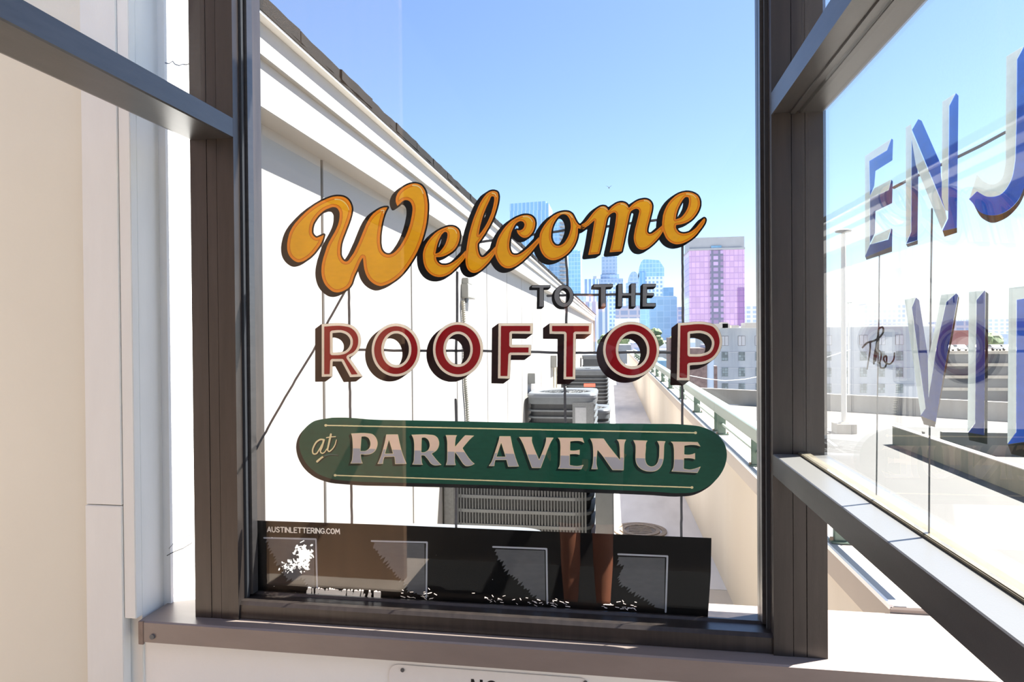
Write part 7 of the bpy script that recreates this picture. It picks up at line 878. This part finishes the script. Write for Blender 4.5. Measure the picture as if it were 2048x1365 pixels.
"gui_h1":[[-6089,14722,-19,-12,-5,-19,8,-18,20,-9,230,-1,111,-10,97,4,89,-5,148,2,209,-15,223,1,97,-7,117,4,719,-7,258,3,136,-5,187,9,104,-10,245,1,297,-12,559,-5,95,-9,378,-6,300,-15,301,-7,164,5,96,-6,95,4,111,-5,118,4,205,-3,276,8,145,-7,188,8,399,-4,88,7,184,-10,122,2,93,-7,107,0,15,6,7,17,-1,13,-7,11,-25,8,-94,0,-94,7,-125,-2,-171,10,-99,-6,-398,4,-191,-9,-143,8,-265,-8,-215,3,-118,-4,-112,5,-94,-4,-97,6,-164,-5,-300,8,-301,15,-376,6,-94,9,-561,5,-298,13,-242,-1,-104,9,-190,-8,-135,5,-239,-3,-738,8,-115,-4,-97,7,-225,-1,-207,15,-150,-2,-92,5,-94,-4,-109,10]],
"gui_h2":[[409,15931,-301,-9,-210,6,-108,-5,-111,6,-204,-5,-302,12,-236,0,-130,-11,-129,5,-226,-8,-17,-9,-5,-23,12,-19,25,-5,211,7,131,-4,128,11,74,1,166,-1,298,-12,204,6,106,-7,112,5,213,-6,301,10,126,-6,96,8,10,11,2,17,-14,20,-146,0]],
"gui_h3":[[884,17549,-573,-50,-204,-27,-111,-4,-207,-25,-181,-8,-349,-25,-423,-15,-122,-23,-662,-62,-234,-30,-97,-5,-111,-16,-115,-4,-109,-18,-107,-7,-115,-16,-109,-9,-148,-22,-743,-90,-361,-34,-350,-45,-116,-5,-28,-9,-8,-28,11,-15,17,-6,128,4,350,46,345,32,235,32,216,22,456,61,110,9,114,16,109,6,107,19,116,4,110,16,113,7,216,28,666,63,122,22,416,16,349,26,206,9,184,24,114,3,186,26,499,41,101,11,17,6,10,14,-3,22,-13,12]],
"enj_E_lit":[[10509,17649,-949,-19,148,-119,635,20,-21,-513,-174,75,-584,-12,93,-129,665,25,7,-685,-175,107,-585,20,121,-134,639,14,195,-153]],
"enj_E_blu":[[10343,17531,-635,-20,-148,119,-54,-31,24,-271,585,1,44,-203,163,-108]],
"enj_E_mid":[[10322,16981,-665,-29,-93,122,-43,-32,24,-288,575,-4,21,-310,187,-124]],
"enj_E_low":[[10524,16153,-195,146,-656,-21,-104,139,-32,-21,12,-225,948,-36]],
"enj_E_shd":[[10524,16153,-27,-18,-948,36,1,-74,922,-7]],
"enj_N_lit":[[9111,17641,-152,-6,-23,-86,-14,-33,-819,-1128,-75,-29,-20,1175,-145,91,294,8,21,-1095,-83,-157,-37,-100,122,-101,645,891,121,373,22,-1170,153,-131]],
"enj_N_blu":[[8946,17444,-122,-281,-57,-239,27,-779,318,-1,-144,130]],
"enj_N_dia":[[8936,17555,-173,78,-88,-48,-469,-644,-7,-134,-111,-437,15,18]],
"enj_N_stm":[[8008,17534,-145,91,-55,-49,41,-1431,323,18,-132,115]],
"enj_N_shd":[[8172,16163,-323,-18,0,-54,278,-4],[9131,16140,-337,5,1,-51,288,2]],
"enj_J_lit":[[6919,17628,-268,-15,100,-83,2,-121,2,-123,2,-122,2,-122,4,-121,8,-121,2,-41,0,-41,2,-40,2,-41,5,-39,10,-38,7,-25,7,-24,9,-25,11,-23,13,-22,18,-20,21,-19,24,-19,27,-18,31,-15,34,-11,38,-6,33,-1,37,2,40,4,40,7,40,9,39,11,30,12,29,14,29,16,29,16,29,17,30,16,150,-49,-151,224,-21,-17,-21,-19,-21,-18,-21,-17,-23,-17,-24,-15,-25,-14,-27,-13,-28,-13,-28,-11,-27,-9,-26,-5,-26,-3,-26,0,-25,2,-24,4,-21,6,-18,7,-16,10,-12,14,-8,15,-7,17,-6,17,-6,16,-13,43,-6,46,0,47,2,49,3,48,0,47,-5,130,-3,130,-2,130,-2,131,-2,130]],
"enj_J_blu":[[6751,17530,-112,78,-77,-56,-3,-167,-10,-169,-9,-169,-4,-166,8,-162,25,-157,8,-35,7,-36,8,-36,9,-35,13,-34,16,-33,15,-25,17,-26,18,-25,22,-23,24,-22,28,-19,30,-15,33,-15,36,-13,39,-10,42,-8,44,-5,30,-1,31,-1,33,1,34,3,34,4,34,6,35,7,36,10,36,11,36,13,34,14,31,16,27,17,24,19,22,21,22,22,22,21,24,21,12,10,12,9,13,10,12,10,13,9,12,10,-160,47,-30,-16,-29,-17,-29,-16,-29,-16,-29,-14,-30,-12,-39,-11,-40,-9,-40,-7,-40,-4,-37,-2,-33,1,-38,6,-34,11,-31,15,-27,18,-24,19,-21,19,-18,20,-13,22,-11,23,-9,25,-7,24,-7,25,-10,38,-5,39,-2,41,-2,40,0,41,-2,41,-8,121,-4,121,-2,122,-2,122,-2,123]],
"enj_J_shd":[[7523,16351,-23,-21,-22,-22,-22,-21,-22,-21,-25,-19,-27,-17,-31,-16,-34,-14,-36,-13,-36,-11,-36,-10,-35,-7,-34,-6,-34,-4,-34,-3,-33,-1,-31,1,-30,1,-44,5,-42,8,-39,10,-36,13,-33,15,-30,15,-27,19,-23,23,-19,24,-18,25,-18,25,-19,24,-24,-50,21,-24,20,-24,20,-24,22,-24,24,-22,29,-20,32,-18,35,-17,38,-16,40,-13,44,-11,47,-7,30,-3,32,-2,33,-2,34,0,34,3,33,6,28,7,28,10,28,12,27,13,27,14,25,13,40,28,33,31,29,34,27,34,27,36]],
"vie_V_lit":[[9163,15429,-322,8,114,-122,-367,-1238,126,-100,126,394],[8197,15432,-334,-5,219,-86,231,-519,198,-609,15,442,-248,561]],
"vie_V_prp":[[8955,15315,-114,122,-89,-38,-220,-679,-21,-507,77,-136]],
"vie_V_blu":[[8082,15341,-219,86,-43,-25,74,-198,261,-690,179,-567,391,23,-137,116,-77,127,-198,609]],
"vie_V_shd":[[7820,15402,-17,-31,91,-287,229,-599,221,-556,-10,18,-179,567,-261,690],[8725,13970,-391,-23,27,-65,282,-6]],
"vie_I_lit":[[7598,15424,-296,-2,151,-91,31,-1286,147,-114]],
"vie_I_blu":[[7453,15331,-151,91,-13,-11,25,-1465,304,-16,-134,115]],
"vie_I_shd":[[7289,15411,-53,-27,25,-1522,344,-13,26,79,-317,18]],
"vie_E_lit":[[6885,15417,-320,-1,0,-105,199,-14,11,-1240,136,-133]],
"vie_E_blu":[[6764,15297,-198,11,2,-1177,-19,-120,362,-89,-136,135]],
"vie_E_shd":[[6911,13919,-362,92,-9,-163,317,-11]],
"the_T":[[9903,15091,49,-4,36,-6,46,-18,16,-16,8,-14,16,-66,19,-43,8,-7,93,-20,45,-7,61,-7,34,2,27,-8,67,-8,55,-11,42,-13,50,-19,84,-39,11,-8,0,-6,-12,-7,-21,-3,-21,1,-95,42,-69,26,-44,10,-35,5,-7,0,-6,-3,0,-48,13,-73,111,-267,-7,-7,-10,-3,-28,3,-13,9,-103,228,-20,61,-8,54,-1,49,-5,5,-102,13,-71,14,-8,-1,26,-70,67,-122,24,-92,4,-28,-3,-28,-10,-4,-22,-2,-19,4,-14,8,-11,76,-12,46,-26,57,-55,99,-26,75,-6,4,-57,17,-34,14,-55,27,-41,26,-15,17,-8,15,0,28,7,18,9,9,9,6,21,8,24,2],[9901,15064,-12,-3,-8,-15,0,-21,10,-18,19,-16,29,-17,36,-17,36,-14,3,3,-29,92,-11,10,-21,9]],
"the_h":[[10014,14916,16,-5,7,-7,61,-158,24,-26,16,-30,12,-41,4,-37,9,-23,-7,-6,-18,-4,-19,3,-12,6,-64,146,-5,2,-11,0,-41,-9,-15,-8,-16,-14,-4,-25,11,-35,15,-27,18,-27,16,-15,-13,-55,-20,-21,-31,-12,-25,-2,-53,3,-38,6,-38,8,-41,20,-21,25,-8,17,-7,24,-3,37,6,7,12,3,20,-1,14,-6,9,-51,11,-24,20,-22,22,-10,42,-8,35,-3,11,2,7,3,11,13,7,19,4,33,-39,63,-11,37,3,24,6,13,33,23,37,10,54,10,5,3,-51,136,0,7,7,6]],
"the_e":[[9493,14734,11,-7,7,-54,10,-22,14,-18,46,-31,27,-12,30,-9,23,-2,23,1,51,6,31,9,31,21,10,14,0,12,-15,12,-14,5,-5,-3,0,-34,-8,-6,-14,-3,-13,-1,-17,4,-11,6,-1,31,3,16,8,12,12,8,19,4,30,-2,21,-6,39,-17,24,-18,4,-24,-11,-17,-21,-18,-38,-17,-44,-11,-34,-4,-40,-2,-43,1,-40,8,-50,20,-32,19,-25,19,-14,16,-10,22,-7,25,0,43,14,5]],
"guiR_h":[[6962,16932,420,-5,89,1,348,7,1319,41,386,0,18,-2,7,-5,3,-6,-6,-10,-28,-15,-32,-7,-418,1,-1272,-34,-423,-6,-432,8,-9,7,3,9,11,10]],
"guiR_va":[[10007,16155,16,-3,4,-5,26,-925,70,-1266,44,-1246,0,-64,-9,-4,-15,1,-14,5,-13,9,-5,80,-44,1336,-64,1148,-26,920,11,10]],
"guiR_vb":[[8438,16476,13,-1,6,-7,30,-803,49,-2016,20,-1083,-7,-6,-18,1,-18,9,-9,12,-18,1078,-46,1893,-33,869,1,40,10,9]]}''')
def sheet(key, mat_, plane, name, parent, off, label=None):
    """One coat of paint: the outline's loops filled (inner loops are holes) at coordinate plane=(axis, value)."""
    ax, val = plane; loops = []
    for q in SHAPES[key]:
        u, v = 0, 0; lp = []
        for i in range(0, len(q), 2):
            u += q[i]; v += q[i + 1]; lp.append(Vector((u / 1e4, v / 1e4, 0)))
        loops.append(lp)
    flat, edges = [], []
    for lp in loops:
        b = len(flat); flat += [p.xy for p in lp]; edges += [(b + i, b + (i + 1) % len(lp)) for i in range(len(lp))]
    V2, _, F2 = delaunay_2d_cdt(flat, edges, [], 0, 1e-7)[:3]
    cen = np.array([sum((V2[i] for i in f), Vector((0, 0))) / len(f) for f in F2]); ins = np.zeros(len(F2), bool)
    for lp in loops:                                     # even-odd test of every triangle's centre
        a = np.array([p.xy for p in lp]); b = np.roll(a, -1, 0)
        for (xa, ya), (xb, yb) in zip(a, b):
            if ya == yb: continue
            hit = (ya <= cen[:, 1]) != (yb <= cen[:, 1])
            ins ^= hit & (xa + (cen[:, 1] - ya) / (yb - ya) * (xb - xa) > cen[:, 0])
    tri = [f for f, k in zip(F2, ins) if k]
    vs_ = [((p.x, val, p.y) if ax == 1 else (val, p.x, p.y)) for p in V2]
    me = bpy.data.meshes.new(name); me.from_pydata([tuple(Vector(v) - Vector(off)) for v in vs_], [], [tuple(t_) for t_ in tri]); me.materials.append(mat_); me.update()
    o = obj(name, me, parent)
    if label: o['label'] = label
    return o
GB = GY + .006                                    # back of the front pane; coats lie behind one another
def FR(k): return (1, GB + .00012 + .00018 * k)
def base_of(key, plane_axis, v):
    q = SHAPES[key][0]; return Vector((q[0] / 1e4, v, q[1] / 1e4)) if plane_axis == 1 else Vector((v, q[0] / 1e4, q[1] / 1e4))

wl = thing('welcome_lettering', 'gold script word Welcome with black drop shade painted on the front window', 'lettering', base_of('wel_blk_W', 1, GB))
for k, nm in (('W', 'capital W'), ('e', 'e'), ('l', 'l'), ('c', 'c'), ('o', 'o'), ('m', 'm'), ('E', 'final e')):
    L_ = sheet('wel_org_' + k, P_orange, FR(3), 'letter', wl, wl.location, 'gold script letter ' + nm)
    sheet('wel_blk_' + k, P_black, FR(4), 'drop_shade', L_, wl.location); sheet('wel_drk_' + k, P_dkor, FR(2), 'inner_line', L_, wl.location)
    sheet('wel_gld_' + k, P_gold, FR(1), 'gold_fill', L_, wl.location); sheet('wel_hil_' + k, P_hil, FR(0), 'highlight', L_, wl.location)
tl = thing('to_the_lettering', 'small grey block words TO THE under the gold script', 'lettering', base_of('tot_blk_T1', 1, GB))
for k in ('T1', 'O', 'T2', 'H', 'E'):
    L_ = sheet('tot_gry_' + k, P_grey, FR(3), 'letter', tl, tl.location, 'grey block letter ' + k[0]); sheet('tot_blk_' + k, P_black, FR(4), 'drop_shade', L_, tl.location)
ro = thing('rooftop_lettering', 'large dark red block word ROOFTOP with cream outline on the front window', 'lettering', base_of('roo_blk_R', 1, GB))
for k in ('R', 'O1', 'O2', 'F', 'T', 'O3', 'P'):
    L_ = sheet('roo_red_' + k, P_red, FR(2), 'letter', ro, ro.location, 'red block letter ' + k[0])
    sheet('roo_crm_' + k, P_cream, FR(3), 'outline', L_, ro.location); sheet('roo_blk_' + k, P_maroon, FR(4), 'drop_shade', L_, ro.location)
pk = thing('park_avenue_sign', 'dark green rounded sign reading at PARK AVENUE painted on the front window', 'sign', base_of('pil_grn', 1, GB))
sheet('pil_grn', P_green, FR(6), 'green_ground', pk, pk.location); sheet('pil_blk', P_pshade, FR(7), 'edge_shade', pk, pk.location)
for k in ('up', 'lo'): sheet('pil_rule_' + k, P_crm2, FR(3), 'rule_line', pk, pk.location)
for k in ('P', 'A1', 'R', 'K', 'A2', 'V', 'E1', 'N', 'U', 'E2'):
    L_ = sheet('par_crm_' + k, P_crm2, FR(4), 'letter', pk, pk.location, 'cream and grey letter ' + k[0])
    sheet('par_top_' + k, P_pink, FR(3), 'upper_fill', L_, pk.location); sheet('par_bot_' + k, P_lav, FR(3), 'lower_fill', L_, pk.location); sheet('par_blk_' + k, P_gshade, FR(5), 'drop_shade', L_, pk.location)
for k, nm in (('a', 'letter'), ('t', 'letter'), ('s', 'swash')):
    L_ = sheet('at_crm_' + k, P_crm2, FR(4), nm, pk, pk.location); sheet('at_blk_' + k, P_gshade, FR(5), 'drop_shade', L_, pk.location)
L_ = sheet('at_crm_f', paint('worn swash', (74, 110, 104), .2), FR(4), 'worn_swash', pk, pk.location); sheet('at_blk_f', P_gshade, FR(5), 'drop_shade', L_, pk.location)
bn = thing('painted_band', 'black scratched paint band with grey squares along the bottom of the front window', 'painted band', base_of('ban_blk', 1, GB))
sheet('ban_blk', P_band, FR(4), 'black_ground', bn, bn.location)
for k in range(4):
    L_ = sheet('ban_gry_%d' % k, P_sq, FR(3), 'brushed_square', bn, bn.location); sheet('ban_lin_%d' % k, P_sql, FR(2), 'edge_line', L_, bn.location)
wb = thing('website_lettering', 'small white website line AUSTINLETTERING.COM at the top of the black band', 'lettering', base_of('web_00', 1, GB))
for k in range(19): sheet('web_%02d' % k, P_web, FR(2), 'letter', wb, wb.location)
GUI = {'v1': 'upright pencil guide line below the capital W', 'dg': 'slanting pencil guide line running down towards the frame', 'v2a': 'upright pencil guide line through the second O of rooftop', 'v2b': 'short upright guide line above and below the green sign by the conduit',
       'v3': 'upright pencil guide line through the T of rooftop', 'v4': 'upright pencil guide line through the P of rooftop', 'h1': 'level pencil guide line through the middle of rooftop',
       'h2': 'short level guide line between the small grey words', 'h3': 'rising pencil guide line through the gold script'}
for k, lab in GUI.items():
    o = sheet('gui_' + k, P_guide, FR(8), 'guide_line', None, (0, 0, 0)); tag(o, lab, 'guide line', 'pencil guide lines on the panes')
# side pane
XB = RX + .006
def SR(k): return (0, XB + .00012 + .00018 * k)
def letters(t, spec):
    for first, rest in spec:
        L_ = sheet(first[0], first[1], SR(first[2]), 'letter', t, t.location, first[3])
        for key, m_, k, nm in rest: sheet(key, m_, SR(k), nm, L_, t.location)
en = thing('enjoy_lettering', 'tall blue and ice white chiselled capitals ENJ on the side window', 'lettering', base_of('enj_E_lit', 0, XB))
letters(en, [(('enj_E_blu', P_blue, 1, 'chiselled letter E'), [('enj_E_lit', P_ice, 0, 'pale_bevel'), ('enj_E_mid', P_navy, 1, 'lower_bevel'), ('enj_E_low', P_navy, 1, 'foot_bevel'), ('enj_E_shd', P_brown, 1, 'edge_shade')]),
             (('enj_N_dia', P_blue, 1, 'chiselled letter N'), [('enj_N_lit', P_ice, 0, 'pale_bevel'), ('enj_N_blu', P_navy, 1, 'lower_bevel'), ('enj_N_stm', P_blue, 2, 'stem_bevel'), ('enj_N_shd', P_brown, 3, 'edge_shade')]),
             (('enj_J_blu', P_blue, 1, 'chiselled letter J'), [('enj_J_lit', P_ice, 0, 'pale_bevel'), ('enj_J_shd', P_brown, 2, 'edge_shade')])])
vw = thing('view_lettering', 'blue and ice white chiselled capitals VIE low on the side window', 'lettering', base_of('vie_V_lit', 0, XB))
letters(vw, [(('vie_V_blu', P_navy, 1, 'chiselled letter V'), [('vie_V_lit', P_ice, 0, 'pale_bevel'), ('vie_V_prp', P_navy, 1, 'lower_bevel'), ('vie_V_shd', P_brown, 2, 'edge_shade')]),
             (('vie_I_blu', P_navy, 1, 'chiselled letter I'), [('vie_I_lit', P_ice, 0, 'pale_bevel'), ('vie_I_shd', P_black, 2, 'edge_shade')]),
             (('vie_E_blu', P_blue, 1, 'chiselled letter E'), [('vie_E_lit', P_ice, 0, 'pale_bevel'), ('vie_E_shd', P_black, 2, 'edge_shade')])])
th = thing('the_lettering', 'small black script word The beside the letter V on the side window', 'lettering', base_of('the_T', 0, XB))
for k in 'The': sheet('the_' + k, P_black, SR(0), 'letter', th, th.location)
for k, lab in (('h', 'rising pencil guide line through the blue capitals on the side window'), ('va', 'thin upright guide line below the letter E on the side window'), ('vb', 'upright guide line below the letter N on the side window')):
    o = sheet('guiR_' + k, P_guide, SR(5), 'guide_line', None, (0, 0, 0)); tag(o, lab, 'guide line', 'pencil guide lines on the panes')

# ------------------------------------------------------------------ the person standing behind the camera, mirrored in the black band
M_skin = mat('sunlit skin', (232, 150, 114), 0.5, var=.05, vscale=12)
M_shirt = mat('dark navy cotton', (34, 36, 48), 0.85); M_short = mat('black cotton', (24, 24, 26), 0.85); M_hair = mat('dark brown hair', (44, 32, 26), 0.6); M_shoe = mat('dark canvas shoe', (40, 38, 40), 0.7)
pe = thing('person', 'person in dark shirt and black shorts, hands in pockets, legs mirrored in black band', 'person', (-0.155, -0.30, 0.012))
pv, pe_, prd = [], [], []
def pj(co, r, par=None):
    pv.append(co); prd.append(r)
    if par is not None: pe_.append((par, len(pv) - 1))
    return len(pv) - 1
hip = pj((0, 0, .96), .125); sp1 = pj((0, -.01, 1.12), .115, hip); sp2 = pj((0, -.01, 1.30), .135, sp1); nk = pj((0, -.005, 1.44), .062, sp2); nk2 = pj((0, .01, 1.50), .052, nk)
h1 = pj((0, .025, 1.56), .070, nk2); h2 = pj((0, .02, 1.63), .082, h1); h3 = pj((0, .01, 1.69), .062, h2); pj((0, .005, 1.72), .03, h3)
for sx in (-1, 1):
    a = pj((sx * .165, -.01, 1.39), .055, sp2); a = pj((sx * .215, -.01, 1.26), .045, a); a = pj((sx * .245, -.03, 1.12), .038, a); a = pj((sx * .205, .015, .98), .033, a); a = pj((sx * .168, .035, .90), .024, a)
    hnd = pj((sx * .130, .03, .835), .024, a)
    for k, (fx, ln_) in enumerate(((-.026, .062), (-.009, .074), (.009, .070), (.026, .055))):
        q = pj((sx * .118, .03 + fx * .9, .812), .0085, hnd); q = pj((sx * .112, .03 + fx, .812 - ln_ * .5), .0075, q); pj((sx * .106, .03 + fx, .812 - ln_), .006, q)
    q = pj((sx * .128, .062, .845), .009, hnd); pj((sx * .118, .076, .815), .0075, q)
    l_ = pj((sx * .078, 0, .86), .085, hip); l_ = pj((sx * .080, .01, .68), .075, l_); l_ = pj((sx * .080, .015, .50), .054, l_); l_ = pj((sx * .080, -.012, .36), .053, l_); l_ = pj((sx * .080, -.018, .22), .042, l_); l_ = pj((sx * .080, -.02, .10), .034, l_); pj((sx * .084, .06, .04), .034, l_)
me = bpy.data.meshes.new('body'); me.from_pydata([tuple(v) for v in pv], pe_, []); tmp = bpy.data.objects.new('body_tmp', me); C.objects.link(tmp)
sk_ = tmp.modifiers.new('skin', 'SKIN')
for i, v in enumerate(me.skin_vertices[0].data): v.radius = (prd[i] * (1.12 if i < 3 else 1), prd[i] * (.82 if i < 3 else 1)); v.use_root = (i == 0)
tmp.modifiers.new('sub', 'SUBSURF').levels = 2
bpy.context.view_layer.update()
bme = bpy.data.meshes.new_from_object(tmp.evaluated_get(bpy.context.evaluated_depsgraph_get())); bpy.data.objects.remove(tmp)
bme.name = 'body'; bme.materials.clear(); bme.materials.append(M_skin)
for p_ in bme.polygons: p_.use_smooth = True
body = obj('body', bme, pe)
def ell_(cx, cy, z, rx, ry, n=24): return [(cx + rx * math.cos(2 * math.pi * k / n), cy + ry * math.sin(2 * math.pi * k / n), z) for k in range(n)]
MB().loft([ell_(0, -.01, 1.455, .085, .075), ell_(0, -.01, 1.42, .165, .105), ell_(0, -.01, 1.32, .182, .138), ell_(0, -.01, 1.15, .158, .125), ell_(0, -.005, .98, .168, .130), ell_(0, -.005, .90, .176, .136)]).build('shirt', M_shirt, pe, True)
for sx in (-1, 1):
    MB().tube([(sx * .13, -.01, 1.41), (sx * .19, -.01, 1.33), (sx * .228, -.012, 1.22), (sx * .246, -.03, 1.11), (sx * .212, .01, .99), (sx * .178, .03, .915)], .070, 16, .044).build('sleeve', M_shirt, pe, True)
    MB().tube([(sx * .078, 0, .96), (sx * .082, .006, .80), (sx * .084, .012, .58)], .108, 20, .090).build('shorts_leg', M_short, pe, True)
    MB().loft([ell_(sx * .084, .03, 0.002, .046, .125), ell_(sx * .084, .03, .035, .046, .122), ell_(sx * .084, .02, .075, .040, .095), ell_(sx * .082, -.02, .115, .042, .05)], True).build('shoe', M_shoe, pe, True)
    MB().tube([(sx * .03, .098, 1.633), (sx * .03, .108, 1.633)], .011, 10).build('eye', M_ink, pe, True)
    MB().tube([(sx * .083, .015, 1.60), (sx * .088, .005, 1.64)], .014, 8).build('ear', M_skin, pe, True)
MB().loft([ell_(0, .098, 1.640, .008, .008, 10), ell_(0, .108, 1.610, .012, .016, 10), ell_(0, .102, 1.598, .013, .010, 10)], True, True).build('nose', M_skin, pe, True)
MB().box(-.024, .024, .088, .099, 1.566, 1.574, .003).build('mouth', mat('lips', (150, 70, 66), .5), pe)
hb = MB()
for v in hb.ball((0, -.005, 1.665), .096, .098, .082, 3):
    if v.co.y > .055 and v.co.z < 1.70: v.co.y = .055
hb.build('hair', M_hair, pe, True)

# ------------------------------------------------------------------ notice plate on the low wall
q0, q1 = at(778, 1327, 1, 1.389), at(1181, 1352, 1, 1.389)
np_ = thing('notice_plate', 'white rounded notice plate reading NO screwed to the low wall under the sill', 'sign', ((q0.x + q1.x) / 2, 1.389, 0.58))
off = np_.location
def rrect(x0, x1, z0, z1, r, y):
    out = []
    for cx, cz, a0 in ((x1 - r, z1 - r, 0), (x0 + r, z1 - r, 90), (x0 + r, z0 + r, 180), (x1 - r, z0 + r, 270)):
        for k in range(7): a = math.radians(a0 + 15 * k); out.append((cx + r * math.cos(a), y, cz + r * math.sin(a)))
    return out
zt = 0.768
MB(off).prism(rrect(q0.x, q1.x, 0.42, zt, .022, 1.3885), (0, .003, 0)).build('plate', mat('enamel notice plate', (236, 234, 230), .35, var=.02, vscale=30), np_)
for px, py in ((805, 1341), (1171, 1366)):
    s_ = at(px, py, 1, 1.388); MB(off).tube([(s_.x, 1.3885, s_.z), (s_.x, 1.3865, s_.z)], .0045, 12).build('screw', M_ac_p, np_, True)
nx = at(942, 1359, 1, 1.388); ny = nx.z; hgt, wdt, st = .062, .026, .0062
x = nx.x
MB(off).prism([(x, 1.3884, ny - hgt), (x, 1.3884, ny), (x + st, 1.3884, ny), (x + wdt - st, 1.3884, ny - hgt * .66), (x + wdt - st, 1.3884, ny), (x + wdt, 1.3884, ny), (x + wdt, 1.3884, ny - hgt), (x + wdt - st, 1.3884, ny - hgt), (x + st, 1.3884, ny - hgt * .34), (x + st, 1.3884, ny - hgt)], (0, -.0004, 0)).build('letter', M_ink, np_)
x += wdt + .007
o1 = rrect(x, x + wdt, ny - hgt, ny, wdt * .49, 1.3884); o2 = rrect(x + st, x + wdt - st, ny - hgt + st, ny - st, (wdt - 2 * st) * .49, 1.3884)
MB(off).loft([o1, [(a, 1.3880, c) for a, b, c in o1], [(a, 1.3880, c) for a, b, c in o2], o2]).build('letter', M_ink, np_)
bpy.context.view_layer.update()
